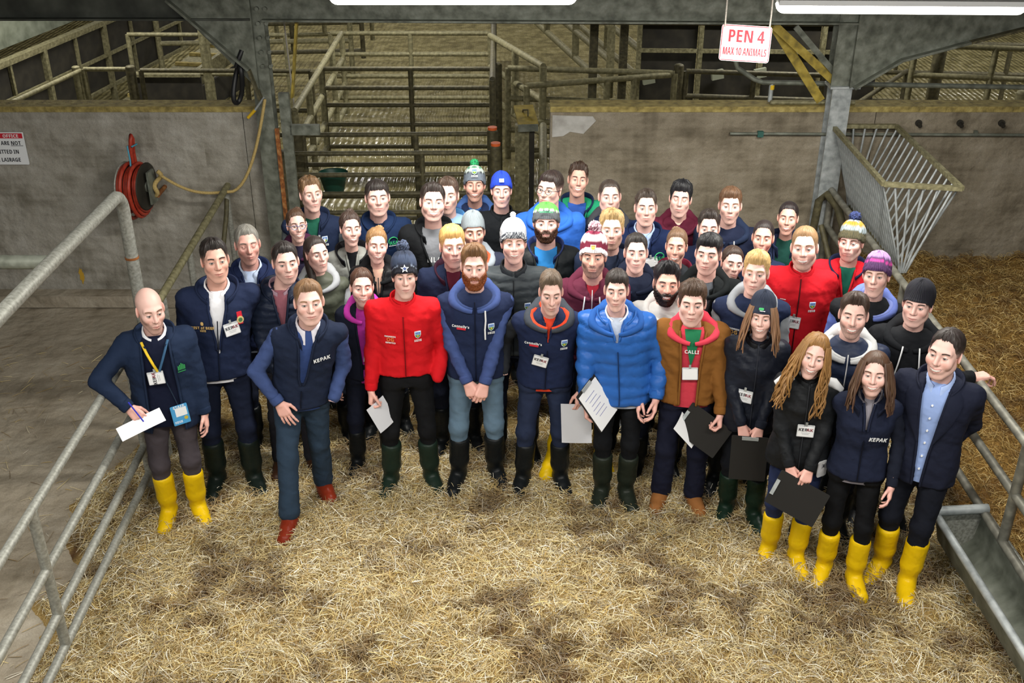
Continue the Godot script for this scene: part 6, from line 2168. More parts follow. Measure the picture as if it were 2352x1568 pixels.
	var P22 := person({"x": 0.53, "d": 6.53, "h": 1.767, "hy": -2, "hp": 8, "label": "bearded man in a maroon and white bobble hat and maroon hoodie", "beard": 0.7, "beard_c": "2c2320", "skin": 2, "blush": 0.3, "brow": "2c2320", "fine": true, "neck": 1.1, "boot_c": "dcb60e", "boot_r": 0.35, "footL": Vector3(-0.25, 0, 0.06),
		"hat": {"bands": [[0.22, lin("e9e4e6")], [0.52, lin("6b1530")], [0.78, lin("e9e4e6")], [1.0, lin("7a2340")]], "line": "hat", "crown": 0.03, "cuff": 14.0, "pom": ["6b1f3a", "d9c2cc"], "pomr": 0.045, "patch": "gold_crest", "patch_el": 38, "patch_r": 0.128},
		"top": {"c": "5a2438", "hood": "5a2438", "collar": "hood", "strings": true, "zip": "d8d2d4", "bulk": 1.08, "inner": "9a2433", "open": [[1.38, 0.0], [1.43, 0.04]], "name": "hoodie"}})
	person({"x": 0.83, "d": 6.73, "h": 1.704, "hy": 4, "hp": 12, "sm": 0.4, "label": "dark-haired man in a navy hooded jacket behind the blue puffer jacket", "skin": 1, "blush": 0.6, "brow": "2a211d",
		"hair": ["short", "2b2624", 0.018, 0.004, 0.008, 0.25], "top": {"c": "1b2236", "hood": "1b2236", "collar": "hood", "bulk": 1.08}})
	person({"x": 1.14, "d": 6.98, "h": 1.635, "f": true, "hy": -4, "sm": 1, "label": "smiling woman with light brown hair pulled back in a burgundy collar", "skin": 2, "blush": 0.3, "brow": "4a3526",
		"hair": ["back", "6d5440", 0.016, 0.009, 0.0, 0.2], "bun": Vector3(-0.02, 0.09, -0.09),
		"top": {"c": "2a2e33", "cc": "6a1f33", "collar": "open", "inner": "6a1f33", "open": vo}})
	person({"x": 1.4, "d": 7.24, "h": 1.67, "hy": 3, "label": "dark-haired man in navy half hidden behind the black-haired man", "skin": 1, "blush": 0.4, "brow": "2b2320",
		"hair": ["short", "2e2622", 0.026, 0.007, 0.014, 0.3], "top": {"c": "1c2540", "collar": "stand"}, "marks": [["small_white", -0.09, 1.3]]})
	person({"x": 1.28, "d": 6.54, "h": 1.779, "hy": -8, "hp": 8, "sm": 0.2, "label": "man with thick black hair in a black hooded jacket over grey", "skin": 1, "blush": 0.3, "brow": "191718", "beard": 0.2, "beard_c": "3a322e",
		"hair": ["fringe", "17161a", 0.028, 0.008, 0.010, 0.3], "top": {"c": "15191b", "hood": "15191b", "collar": "hood", "inner": "50555c", "open": vo, "zip": "c9cdd0", "zip_top": 1.15}})
	person({"x": 1.76, "d": 7.09, "h": 1.655, "f": true, "hy": -2, "sm": 1, "label": "smiling woman with dark hair scraped back in navy with grey shoulders", "skin": 2, "blush": 0.4, "brow": "2c2220",
		"hair": ["back", "2a2222", 0.010, 0.007, 0.0, 0.1], "top": {"vest": true, "c": "222c48", "sc": "7b828a", "collar": "stand", "name": "gilet"}})
	person({"x": 1.5, "d": 6.82, "h": 1.577, "f": true, "hy": 14, "hr": 8, "sm": 0.4, "label": "woman in black with brown hair tied back, head tilted aside", "skin": 1, "blush": 0.5, "brow": "33261f",
		"hair": ["back", "3b2c25", 0.014, 0.009, 0.0, 0.15], "bun": Vector3(0.04, 0.05, -0.10), "top": {"c": "141518", "collar": "stand"}})
	var P29 := person({"x": 1.95, "d": 6.71, "h": 1.757, "hy": -2, "hr": -5, "hp": 10, "sm": 1, "label": "tall man with cropped fair hair in a red jacket and name badge", "skin": 1, "blush": 0.9, "beard": 0.35, "beard_c": "9a6a44", "brow": "8a6648", "fine": true, "hs": 1.06,
		"hair": ["short", "8e7050", 0.014, 0.004, 0.006, 0.2], "legs": "1a1d26",
		"top": {"c": "c01824", "collar": "stand", "zip": "3a1014", "zip_top": 1.44, "bulk": 1.12}, "marks": [["crest", 0.09, 1.24], ["small_white", -0.1, 1.28]]})
	badge(P29, -0.02, 1.12, -4, "name badge low on the cropped fair man's red jacket")
	person({"x": 2.32, "d": 6.9, "h": 1.709, "hy": -10, "hr": -4, "hp": 8, "sm": 0.3, "label": "man in a striped mustard and grey bobble hat and red jacket with navy collar", "skin": 1, "blush": 0.6, "brow": "4a3626",
		"hat": {"bands": [[0.42, lin("4f4a34")], [0.64, lin("93a0a6")], [0.82, lin("b88a2c")], [1.0, lin("8d98a0")]], "fleck": lin("2e3228"), "line": "hat", "crown": 0.026, "cuff": 26.0, "ribs": 0.003, "pom": ["141c3a", "2c3868"], "pomr": 0.04},
		"top": {"c": "bf1a28", "inner": "1f6a58", "cc": "1c2440", "open": vo, "collar": "open", "bulk": 1.14}})
	person({"x": 1.54, "d": 6.28, "h": 1.764, "hy": -4, "hp": 9, "sm": 0.35, "label": "blond man in a navy gilet with grey sleeves and grey hood", "skin": 1, "blush": 0.6, "brow": "a08058", "fine": true,
		"hair": ["fringe", "b99a66", 0.026, 0.008, 0.012, 0.4], "top": {"vest": true, "c": "1d2742", "sc": "8b9096", "hood": "8b9096", "collar": "hood", "name": "gilet"}, "marks": [["dg", -0.1, 1.24]]})
	person({"x": 2.3, "d": 6.27, "h": 1.75, "hy": -6, "hr": -4, "sm": 0.4, "label": "young man in a purple patterned beanie with a lilac-blue hoodie and black gilet", "skin": 1, "blush": 0.7, "brow": "7a5c40", "fine": true,
		"hat": {"bands": [[0.42, lin("42254e")], [0.5, lin("c83a92")], [0.62, lin("4a2c58")], [1.0, lin("a583b4")]], "fleck": lin("5a3a68"), "line": "hat", "crown": 0.018, "cuff": 22.0},
		"top": {"vest": true, "c": "17191d", "sc": "5b6bb0", "hood": "6474b8", "lining": "7886c4", "collar": "hood", "bulk": 1.05, "name": "gilet"}, "marks": [["small_white", 0.09, 1.25]]})
	person({"x": 2.01, "d": 5.74, "h": 1.736, "hy": 2, "hp": 9, "sm": 1, "label": "grinning dark-haired man in a navy padded gilet over a pale grey hoodie", "skin": 1, "blush": 0.6, "beard": 0.55, "beard_c": "4a382c", "brow": "35281f", "fine": true,
		"hair": ["short", "3b2c24", 0.026, 0.006, 0.02, 0.3], "top": {"vest": true, "c": "232c42", "sc": "2a3042", "hood": "b0b2b4", "lining": "c2c4c6", "collar": "hood", "zip": "d6d8da", "quilt": 0.09, "bulk": 1.1, "rough": 0.5, "name": "gilet"}})
	person({"x": 2.43, "d": 5.87, "h": 1.739, "hy": -8, "hp": 6, "sm": 0.5, "label": "young man in a black beanie and black hoodie with thick white drawstrings", "skin": 1, "blush": 0.8, "brow": "2c2320", "fine": true,
		"hat": {"bands": [[1.0, lin("10131c")]], "line": "hat", "crown": 0.03, "cuff": 0.0, "ribs": 0.001},
		"armR": [Vector3(0.42, 1.1, -0.12), Vector3(0.6, -1, -0.3), "bent", Vector3(0, -1, 0)],
		"top": {"c": "14161a", "hood": "14161a", "collar": "hood", "strings": true, "bulk": 1.08, "name": "hoodie"}, "marks": [["red_box", 0.11, 1.22]]})
	person({"x": 1.0, "d": 6.42, "h": 1.624, "hy": 6, "hr": 3, "hp": 10, "sm": 1, "label": "laughing bearded man with a black quiff in a white hoodie", "skin": 2, "blush": 0.3, "beard": 1.0, "beard_c": "2a1d17", "brow": "17141a", "fine": true, "hs": 1.06,
		"hair": ["short", "17151a", 0.034, 0.006, 0.03, 0.35], "top": {"c": "c9c8c6", "hood": "d2d1cf", "collar": "hood", "strings": false, "name": "hoodie"}, "marks": [["trinity", 0.0, 1.2]]})
	# ---- front row, right to left
	var P36 := person({"x": 1.14, "d": 6.10, "h": 1.645, "hy": 2, "hp": 6, "fine": true, "label": "man in a tan canvas jacket over a red hoodie holding a clipboard", "skin": 1, "blush": 0.6, "brow": "3d2d22", "hs": 1.08, "hx": -0.02,
		"hair": ["fringe", "463427", 0.030, 0.009, 0.010, 0.45], "legs": "15182a", "boot": "shoe", "boot_c": "8a5a30", "boot_r": 0.8, "tight": 1.1,
		"footL": Vector3(-0.12, 0, 0.03), "footR": Vector3(0.10, 0, 0.04),
		"armL": [Vector3(-0.3, 0.83, 0.08), Vector3(-0.4, 0, -1), "relaxed", Vector3(1, 0, 0)],
		"armR": [Vector3(0.21, 0.80, 0.18), Vector3(0.9, 0, -0.8), "grip", Vector3(-1, 0, 0)],
		"top": {"c": "7d5224", "inner": "c23b4a", "inner_name": "hoodie", "open": [[0.8, 0.05], [1.1, 0.055], [1.3, 0.07], [1.42, 0.09]], "collar": "none", "hood": "cc3e50", "bulk": 1.16, "fold": 0.007, "name": "canvas_jacket", "hem": 0.88}})
	var v := MB.new()
	for k in 9:
		var y: float = (1.2 + 0.235 * k / 8.0) * P36.s
		for e in [-1, 1]:
			v.add(chest(P36.rg, e * (0.004 + 0.05 * k / 8.0), y, -0.004)[0], Vector3.ZERO, WHITE)
	for k in 8:
		v.quad(k * 2, k * 2 + 2, k * 2 + 3, k * 2 + 1)
	v.smooth()
	put(P36.root, "green_jersey", v.mesh(), cloth("1c6b46", 0.8))
	emblem(P36.root, "green_text", Transform3D(Basis.IDENTITY, chest(P36.rg, 0.0, 1.30 * P36.s, 0.0)[0]))
	badge(P36, 0.0, 1.14, 4, "blank white badge on the red hoodie under the tan jacket", "", false, 0.012)
	var P37 := person({"x": 0.70, "d": 6.14, "h": 1.705, "hy": 0, "hp": 8, "fine": true, "lean": Vector2(-0.04, 0.0), "label": "dark-haired man in a bright blue puffer jacket holding a white clipboard", "skin": 1, "blush": 0.5, "brow": "2b211d", "wide": 0.94,
		"hair": ["fringe", "2c2421", 0.022, 0.007, 0.008, 0.3], "legs": "0e1014", "tight": 0.92, "boot_c": "20261f",
		"footL": Vector3(-0.08, 0, 0.02), "footR": Vector3(0.08, 0, 0.02),
		"armL": [Vector3(-0.21, 0.83, 0.2), Vector3(-1, 0, -0.6), "grip", Vector3(1, 0, 0)], "armR": [Vector3(0.235, 0.87, 0.13), Vector3(1, 0, -0.9), "relaxed", Vector3(-1, 0, 0)],
		"top": {"c": "2a5da8", "collar": "open", "gap": 0.6, "drop": 0.06, "inner": "aab4c4", "shirt_collar": "cfd4dc", "open": [[1.22, 0.0], [1.3, 0.012], [1.42, 0.055]], "hood": "27549a", "zip": "1b3562", "zip_top": 1.25, "quilt": 0.078, "bulk": 1.22, "rough": 0.38, "fold": 0.006, "name": "puffer_jacket", "hem": 0.82}})
	var P38 := person({"x": 0.22, "d": 6.28, "h": 1.70, "hy": 4, "hp": -6, "fine": true, "lean": Vector2(0.02, 0.09), "hz": 0.03, "label": "man in a navy gilet and orange-lined hood holding a sheet of paper", "skin": 1, "blush": 0.6, "sm": 0.35, "brow": "5a4636", "wide": 0.93,
		"hair": ["short", "5e5043", 0.020, 0.005, 0.012, 0.35], "legs": "232c44",
		"footL": Vector3(-0.15, 0, 0.02), "footR": Vector3(0.12, 0, 0.0),
		"armL": [Vector3(-0.27, 0.88, 0.0), Vector3(-0.6, 0, -1), "", Vector3(1, 0, 0)],
		"armR": [Vector3(0.24, 0.83, 0.12), Vector3(0.5, 0, -1), "bent", Vector3(-0.6, 0, -1)],
		"top": {"vest": true, "c": "1c2644", "sc": "26292e", "hood": "3a3f47", "lining": "d9442a", "collar": "hood", "inner": "d9442a", "open": [[1.2, 0.0], [1.3, 0.012], [1.42, 0.05]], "zip": "10162a", "zip_top": 1.2, "bulk": 1.06, "name": "gilet"}, "marks": [["connolly", -0.09, 1.24], ["crest", 0.1, 1.24]]})
	badge(P38, -0.04, 1.11, -14, "name badge hanging on the gilet with the orange hood")
	var P39 := person({"x": -0.24, "d": 6.33, "h": 1.785, "hy": 0, "hp": 6, "fine": true, "label": "red-bearded man in a blue hoodie and navy gilet with clasped hands", "skin": 1, "blush": 0.5, "beard": 1.0, "beard_c": "8a4a24", "brow": "7a5236",
		"hair": ["short", "6e5034", 0.028, 0.006, 0.022, 0.35], "legs": "5d7488", "legs_rough": 0.9, "armL": "clasp", "armR": "clasp", "boot_c": "141719",
		"footL": Vector3(-0.14, 0, 0.02), "footR": Vector3(0.13, 0, -0.03),
		"top": {"vest": true, "c": "1d2744", "sc": "3c4c7c", "hood": "3d4e80", "lining": "35446f", "collar": "hood", "zip": "10162a", "bulk": 1.06, "name": "gilet"}, "marks": [["connolly", -0.09, 1.25], ["crest", 0.1, 1.24]]})
	var ds := MB.new()
	sweep(ds, [chest(P39.rg, 0.06, 1.36 * P39.s, 0.03)[0], chest(P39.rg, 0.065, 1.3 * P39.s, 0.016)[0], chest(P39.rg, 0.06, 1.24 * P39.s, 0.014)[0], chest(P39.rg, 0.062, 1.17 * P39.s, 0.014)[0]], [0.006], 6)
	ds.smooth()
	put(P39.root, "drawstring", ds.mesh(), M.white)
	person({"x": -0.4, "d": 6.77, "h": 1.742, "hy": 8, "hp": 8, "fine": true, "label": "strawberry-blond man in a navy softshell with a maroon collar", "skin": 1, "blush": 0.9, "brow": "b58a5c", "hs": 1.05,
		"hair": ["fringe", "c09a5e", 0.022, 0.008, 0.006, 0.25], "top": {"c": "1d2640", "cc": "3c1f30", "collar": "open", "inner": "5a1f30", "open": vo, "bulk": 1.05}, "marks": [["dg", -0.09, 1.22]]})
	var P41 := person({"x": -0.70, "d": 6.28, "h": 1.74, "hy": 2, "hp": 9, "fine": true, "hx": 0.02, "label": "young man in a red jacket and navy star bobble hat, paper in hand", "skin": 1, "blush": 0.5, "brow": "6a4c34", "wide": 0.92, "sm": 0.3,
		"hat": {"bands": [[0.3, lin("10141f")], [0.34, lin("6a7486")], [0.42, lin("1a2133")], [0.72, lin("39445c")], [1.0, lin("232b3e")]], "line": "hat_low", "crown": 0.03, "cuff": 24.0, "ribs": 0.0022, "pom": ["161b2a", "4a5670"], "pomr": 0.042, "patch": "star", "patch_el": 34, "patch_r": 0.123},
		"legs": "0f1013", "tight": 0.94, "boot_c": "1c2a22",
		"footL": Vector3(-0.15, 0, 0.02), "footR": Vector3(0.14, 0, 0.0),
		"armL": [Vector3(-0.235, 0.82, 0.1), Vector3(-0.2, 0, -1), "grip", Vector3(1, 0, 0)], "armR": "pocket",
		"top": {"c": "c8161f", "collar": "stand", "gap": 0.16, "zip": "7d0f16", "zip_top": 1.4, "bulk": 1.05, "fold": 0.006, "hem": 0.93}, "marks": [["dg_red", -0.085, 1.22], ["crest", 0.085, 1.24]]})
	var P42 := person({"x": -0.99, "d": 6.51, "h": 1.55, "f": true, "hy": 4, "hr": 4, "sm": 1, "fine": true, "hs": 1.04, "label": "smiling woman with a magenta hood under a dark navy jacket", "skin": 1, "blush": 0.5, "brow": "3a2820",
		"hair": ["back", "4a3226", 0.016, 0.011, 0.0, 0.3], "tail": 0.6, "legs": "161a2a",
		"top": {"c": "161a2a", "inner": "b0349a", "hood": "b8389f", "open": [[0.9, 0.03], [1.2, 0.05], [1.42, 0.08]], "collar": "none", "bulk": 1.05}})
	badge(P42, 0.03, 1.08, -6, "blank badge under the magenta hood", "")
	var P43 := person({"x": -1.36, "d": 6.03, "h": 1.71, "hy": 2, "hp": 8, "fine": true, "lean": Vector2(0.09, 0.05), "hs": 1.06, "label": "man in a navy gilet and blue jumper stepping forward, hand on thigh", "skin": 1, "blush": 0.6, "sm": 0.35, "brow": "8a6a4a", "wide": 1.05, "neck": 1.1,
		"hair": ["short", "75593f", 0.018, 0.005, 0.010, 0.25], "legs": "2a3a4c", "boot": "shoe", "boot_c": "7a2a18", "boot_r": 0.35, "tight": 1.05,
		"footL": Vector3(-0.14, 0.0, 0.24), "footR": Vector3(0.08, 0, -0.14), "toe-1": -14.0,
		"armL": [Vector3(-0.13, 0.92, 0.16), Vector3(-1, 0.1, -0.25), "flat", Vector3(0.2, -0.3, -1)], "handdir-1": Vector3(0.45, -1.0, 0.25), "armR": "pocket",
		"top": {"vest": true, "c": "1a2338", "sc": "3a4a76", "inner": "33477a", "shirt_collar": "d5d3dc", "open": [[1.0, 0.0], [1.08, 0.02], [1.3, 0.04], [1.42, 0.075]], "collar": "open", "zip": "0f1524", "zip_top": 1.02, "bulk": 1.1, "name": "gilet"}, "marks": [["kepak", 0.1, 1.24, 6]]})
	person({"x": -1.52, "d": 6.48, "h": 1.743, "hy": 6, "hp": 6, "fine": true, "label": "dark-haired man in a navy quilted jacket over a checked shirt", "skin": 1, "blush": 0.6, "beard": 0.25, "beard_c": "4a3a30", "brow": "241d1a", "hx": 0.05,
		"hair": ["short", "241e1c", 0.018, 0.006, 0.008, 0.25], "legs": "23232a", "boot": "shoe", "boot_c": "3a2418",
		"armL": "clasp", "armR": "clasp", "footL": Vector3(-0.12, 0, 0.0), "footR": Vector3(0.1, 0, 0.0),
		"top": {"c": "1a2234", "collar": "open", "inner": "8a5560", "shirt_collar": "9a7f8c", "open": vo, "bulk": 1.12, "quilt": 0.05, "rough": 0.5, "name": "quilted_jacket"}})
	var P45 := person({"x": -1.93, "d": 6.28, "h": 1.845, "hy": 6, "hp": 8, "fine": true, "lean": Vector2(0.05, 0.0), "label": "tall dark-haired man in a navy jacket with a red rosette and badge", "skin": 2, "blush": 0.6, "sm": 0.4, "brow": "241c18",
		"hair": ["short", "241e1c", 0.022, 0.008, 0.012, 0.3], "legs": "151c30", "boot_c": "17201c",
		"footL": Vector3(-0.13, 0, 0.0), "footR": Vector3(0.13, 0, 0.05), "armL": "side", "armR": "behind",
		"top": {"c": "1b2540", "inner": "e3e4ea", "shirt_collar": "e8e9ee", "open": vo, "collar": "open", "zip": "11182a", "zip_top": 1.3, "bulk": 1.08, "name": "softshell_jacket"}, "marks": [["beef", -0.09, 1.24], ["rosette", 0.135, 1.28]]})
	badge(P45, 0.085, 1.22, 8, "name badge on the tall man's navy jacket beside the rosette")
	person({"x": -1.78, "d": 6.78, "h": 1.744, "hy": 4, "hp": 6, "shut": true, "sm": 0.4, "label": "grey-haired older man with lowered eyes in a navy jacket", "skin": 3, "blush": 0.9, "brow": "6a625c",
		"hair": ["short", "77756f", 0.014, 0.006, 0.006, 0.25],
		"top": {"c": "1c2748", "inner": "b3c4e0", "shirt_collar": "b9c8e2", "open": vo, "collar": "open", "bulk": 1.05}, "marks": [["rosette", 0.11, 1.27]]})
	var P47 := person({"x": -2.20, "d": 5.94, "h": 1.675, "hy": 12, "hp": -4, "fine": true, "hs": 1.05, "label": "bald man in an open navy jacket and yellow wellingtons leaning on the gate", "skin": 1, "blush": 0.6, "beard": 0.45, "beard_c": "7a5a48", "brow": "7a5a48", "shut": false,
		"legs": "453f44", "boot_c": "dcb60e", "boot_r": 0.35,
		"footL": Vector3(-0.10, 0, 0.03), "footR": Vector3(0.09, 0, 0.03),
		"armL": [Vector3(-0.20, 0.99, 0.22), Vector3(-1, 0.15, 0.1), "bent", Vector3(0.2, -0.6, -0.8)], "handdir-1": Vector3(0.6, -0.55, 0.4),
		"top": {"c": "1b2840", "inner": "10162c", "inner_name": "jumper", "shirt_collar": "e6e8ee", "open": [[0.8, 0.10], [1.1, 0.09], [1.3, 0.08], [1.42, 0.075]], "collar": "open", "bulk": 1.2, "hem": 0.76, "name": "jacket"}, "marks": [["wheat", 0.13, 1.22]]})
	var P48 := person({"x": 1.52, "d": 5.93, "h": 1.62, "f": true, "hy": -2, "hp": 9, "sm": 1, "fine": true, "label": "smiling woman in a navy beanie and dark waxed jacket with clasped hands", "skin": 1, "blush": 0.4, "brow": "6a4c36",
		"hair": ["back", "7a5a40", 0.010, 0.008, 0.0, 0.2], "locks": [16, 0.26, 0.007], "legs": "10131a", "boot_c": "16291f",
		"hat": {"bands": [[1.0, lin("222a3c")]], "line": "hat", "crown": 0.045, "cuff": 26.0, "ribs": 0.001, "patch": "green_bull", "patch_el": 36, "patch_r": 0.124},
		"armL": "clasp", "armR": "clasp", "footL": Vector3(-0.08, 0, 0.0), "footR": Vector3(0.1, 0, 0.06),
		"top": {"c": "191d28", "collar": "stand", "cc": "101116", "zip": "2c2f38", "bulk": 1.12, "rough": 0.5, "name": "waxed_jacket", "hem": 0.78, "fold": 0.006}})
	badge(P48, -0.05, 1.07, -3, "name badge on the woman's dark waxed jacket")
	var P49 := person({"x": 1.73, "d": 5.49, "h": 1.60, "f": true, "hy": 2, "hr": 10, "hp": 8, "sm": 1, "fine": true, "hs": 1.04, "label": "smiling blonde woman with long curls in a black jacket and yellow wellingtons", "skin": 1, "blush": 0.5, "brow": "8a6a48",
		"hair": ["long", "8a6538", 0.020, 0.016, 0.004, 0.3], "locks": [44, 0.36, 0.026], "legs": "212b4a", "boot_c": "dcb60e", "boot_r": 0.35, "tight": 0.95,
		"armL": "clasp", "armR": "clasp", "footL": Vector3(-0.10, 0, 0.0), "footR": Vector3(0.07, 0, 0.06),
		"top": {"c": "17191c", "collar": "stand", "zip": "2b2d31", "bulk": 1.14, "rough": 0.6, "hem": 0.80}, "marks": [["spider", 0.14, 0.86]]})
	for e in [-1, 1]:
		# white shoulder panels
		var pm := MB.new()
		var sh: Vector3 = P49.J["s%d" % e]
		sweep(pm, [sh + Vector3(-e * 0.055, 0.055, 0.03), sh + Vector3(-e * 0.005, 0.05, 0.035), sh + Vector3(e * 0.045, 0.01, 0.04)], [0.03, 0.034, 0.02], 10, WHITE, 0.9)
		pm.smooth()
		put(P49.root, "white_shoulder_panel", pm.mesh(), cloth("d5d6d8", 0.7))
	var hp2 := chest(P49.rg, 0.135, 0.87 * P49.s, 0.006)
	var pan := put(P49.root, "white_pocket_panel", plate_mesh(0.07, 0.11, 0.006, 0.012), cloth("c9c9cb", 0.7))
	pan.transform = Transform3D(Basis(Vector3.UP, 0.7), hp2[0] + Vector3(0, -0.03, 0))
	badge(P49, 0.01, 1.13, 0, "name badge on the blonde woman's black jacket")
	var P50 := person({"x": 2.03, "d": 5.31, "h": 1.585, "f": true, "hy": 0, "hr": -2, "hp": 9, "sm": 1, "fine": true, "hs": 1.04, "label": "smiling brown-haired woman in a navy gilet and yellow wellingtons beside the suited man", "skin": 1, "blush": 0.5, "brow": "4a3326",
		"hair": ["long", "4c3525", 0.014, 0.012, 0.0, 0.15], "locks": [30, 0.25, 0.007], "legs": "0d0e11", "tight": 0.9, "boot_c": "dcb60e", "boot_r": 0.35,
		"armL": "behind", "armR": [Vector3(0.19, 0.80, 0.14), Vector3(0.5, 0, -1), "relaxed", Vector3(-1, 0, -0.2)], "footL": Vector3(-0.09, 0, 0.0), "footR": Vector3(0.09, 0, 0.08),
		"top": {"vest": true, "c": "1a2034", "sc": "151926", "inner": "8c8890", "shirt_collar": "7d7a82", "open": vo, "collar": "open", "zip": "0f1320", "zip_top": 1.2, "bulk": 1.06, "name": "gilet"}, "marks": [["kepak", 0.07, 1.2, -8]]})
	var P51 := person({"x": 2.40, "d": 5.28, "h": 1.735, "hy": -4, "hp": 4, "sm": 1, "fine": true, "hs": 1.05, "label": "smiling man in a dark navy suit and pale blue shirt with yellow wellingtons", "skin": 1, "blush": 0.7, "brow": "2f2420",
		"hair": ["thin", "2e2624", 0.018, 0.008, 0.004, 0.3], "legs": "12151f", "boot_c": "dcb60e", "boot_r": 0.35,
		"armL": "behind", "armR": "behind", "footL": Vector3(-0.12, 0, -0.02), "footR": Vector3(0.06, 0, 0.1), "yaw": -14.0,
		"top": {"c": "191d2e", "inner": "8fa6d8", "shirt_collar": "9fb4e0", "open": [[0.8, 0.02], [1.0, 0.03], [1.42, 0.072]], "collar": "open", "gap": 0.75, "bulk": 1.06, "hem": 0.78, "lapel": true, "name": "suit_jacket"}})
	for k in 6:
		pipe(P51.root, "shirt_button", chest(P51.rg, 0.0, (0.9 + 0.085 * k) * P51.s, -0.016)[0], chest(P51.rg, 0.0, (0.9 + 0.085 * k) * P51.s, -0.008)[0], 0.006, M.white)
	# ---- things held
	hold_things(P36, P37, P38, P41, P47, P48, P49)

func held(P: Dictionary, e: int, off: Vector3, b: Basis) -> Transform3D:
	# a place just beyond the wrist along the hand, turned by b in the person's own axes
	var h: Transform3D = P.J["ht%d" % e]
	return P.t * Transform3D(b, h.origin + off)

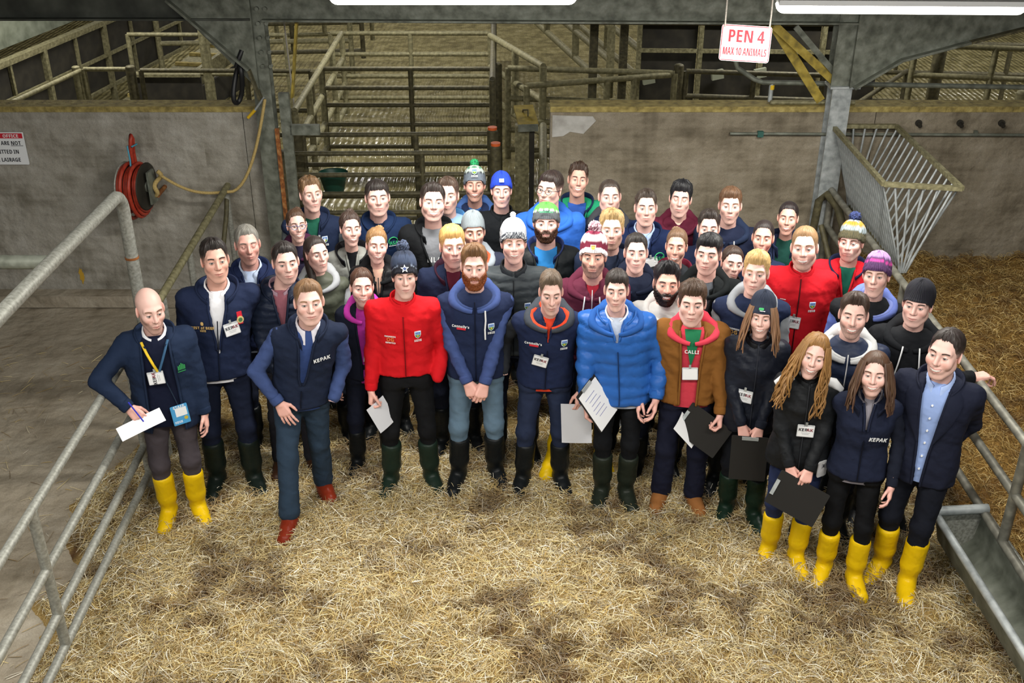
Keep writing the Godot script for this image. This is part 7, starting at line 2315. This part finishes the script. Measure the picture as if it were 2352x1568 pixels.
func hold_things(P36: Dictionary, P37: Dictionary, P38: Dictionary, P41: Dictionary, P47: Dictionary, P48: Dictionary, P49: Dictionary) -> void:
	clipboard(held(P36, 1, Vector3(-0.10, -0.12, 0.02), Basis.from_euler(Vector3(-0.35, -0.2, 1.1))), "black clipboard hanging from the tan-jacketed man's hand", false)
	paper_sheet("paper", held(P36, 1, Vector3(-0.20, -0.14, 0.0), Basis.from_euler(Vector3(-0.5, 0.9, 0.5))), 0.14, 0.2, 0.2, "white paper edge sticking out of the black clipboard", "paper", M.paper)
	clipboard(held(P37, -1, Vector3(0.07, 0.02, 0.02), Basis.from_euler(Vector3(-0.45, 0.9, 0.35))), "clipboard of white notes against the blue puffer jacket", true)
	paper_sheet("paper", held(P38, 1, Vector3(-0.03, -0.22, 0.05), Basis.from_euler(Vector3(-0.15, -0.1, 0.06))), 0.2, 0.28, 0.08, "blank sheet of paper hanging from the hand beside the jeans", "paper", mat(hexc("c9cbd2"), 0.8))
	paper_sheet("paper", held(P41, -1, Vector3(0.06, -0.17, 0.04), Basis.from_euler(Vector3(-0.2, 0.65, 0.35))), 0.15, 0.21, 0.15, "folded white paper held beside the red jacket", "paper", mat(hexc("d3d6de"), 0.8))
	paper_sheet("paper", held(P47, -1, Vector3(0.06, -0.09, 0.06), Basis.from_euler(Vector3(-0.7, 0.1, 0.3))), 0.28, 0.09, 0.12, "folded white paper in the bald man's hand over the gate", "paper", M.paper)
	var pn := thing("pen", Vector3.ZERO, "blue pen in the bald man's hand", "pen")
	pn.transform = held(P47, -1, Vector3(0.03, 0.0, 0.05), Basis.IDENTITY)
	pipe(pn, "barrel", Vector3(-0.02, 0.07, 0.0), Vector3(0.05, -0.06, 0.03), 0.0045, mat(hexc("2a2fb8"), 0.4))
	clipboard(held(P48, 1, Vector3(-0.05, -0.2, 0.05), Basis.from_euler(Vector3(-0.08, 0.0, 0.02))), "black clipboard held low by the woman in the navy beanie", false)
	clipboard(held(P49, 1, Vector3(-0.05, -0.17, 0.06), Basis.from_euler(Vector3(-0.3, -0.15, 1.25))), "black clipboard held low by the blonde woman", false)
	# lanyard and two passes of the bald man
	var ly := thing("lanyard", Vector3.ZERO, "yellow and blue lanyard round the bald man's neck", "lanyard")
	ly.transform = P47.t
	var s: float = P47.s
	for e in [[-1, "d8b41c"], [1, "2f5a80"]]:
		var pts := []
		for k in 9:
			var u := k / 8.0
			pts.append(chest(P47.rg, e[0] * lerpf(0.075, 0.004, u), lerpf(1.42, 1.235, u) * s, 0.008)[0])
		swept(ly, "strap", pts, 0.009, mat(hexc(e[1]), 0.7), 6, 0.35)
	var p2 := []
	for k in 6:
		p2.append(chest(P47.rg, 0.02 + 0.012 * k, (1.2 - 0.05 * k) * s, 0.006)[0])
	swept(ly, "strap", p2, 0.006, mat(hexc("20344a"), 0.7), 6, 0.4)
	badge(P47, -0.02, 1.19, 4, "white name badge on the bald man's lanyard", "KEPAK", true, 0.012)
	var pass_o := thing("event_pass", Vector3.ZERO, "blue event pass hanging low on the bald man's lanyard", "badge")
	var cp := chest(P47.rg, 0.08, 0.90 * s, 0.02)
	pass_o.transform = P47.t * Transform3D(Basis(Vector3.UP, 0.25) * Basis(Vector3.BACK, 0.08), cp[0])
	put(pass_o, "card", plate_mesh(0.105, 0.14, 0.003, 0.006), mat(hexc("4aa0d8"), 0.4))
	put(pass_o, "white_panel", plate_mesh(0.07, 0.06, 0.002, 0.002), M.paper).position = Vector3(0.008, 0.02, 0.002)
	words(pass_o, "lettering", "STAFF", 0.018, Vector3(0, 0.058, 0.003), M.white)
	put(pass_o, "gold_seal", plate_mesh(0.024, 0.024, 0.002, 0.012), mat(hexc("c9b23a"), 0.5)).position = Vector3(0.03, -0.03, 0.002)
	print_lines(pass_o, Vector3(-0.02, -0.045, 0.002), 0.05, 2, M.white)

const EXPOSURE := 1.06
const SKY := 0.6
const LAMP_E := 9.0
const BACK := 0.8
const STRAW := 1.0

func _ready() -> void:
	rng.seed = 7
	nz.seed = 3; nz.frequency = 0.01; nz.fractal_octaves = 2
	nz2.seed = 8; nz2.frequency = 0.01; nz2.fractal_octaves = 2
	unit_pipe = CylinderMesh.new()
	unit_pipe.top_radius = 1.0; unit_pipe.bottom_radius = 1.0; unit_pipe.height = 1.0
	unit_pipe.radial_segments = 14; unit_pipe.rings = 1
	unit_box = BoxMesh.new()
	make_materials()
	build_light()
	var t0 := Time.get_ticks_msec()
	build_shell()
	build_steel()
	build_near_gates()
	build_hay_rack()
	build_wall_things()
	build_rear()
	print("place ", Time.get_ticks_msec() - t0)
	person_materials()
	make_templates()
	build_people()
	print("people ", Time.get_ticks_msec() - t0)
	build_straw()
	print("straw ", Time.get_ticks_msec() - t0)
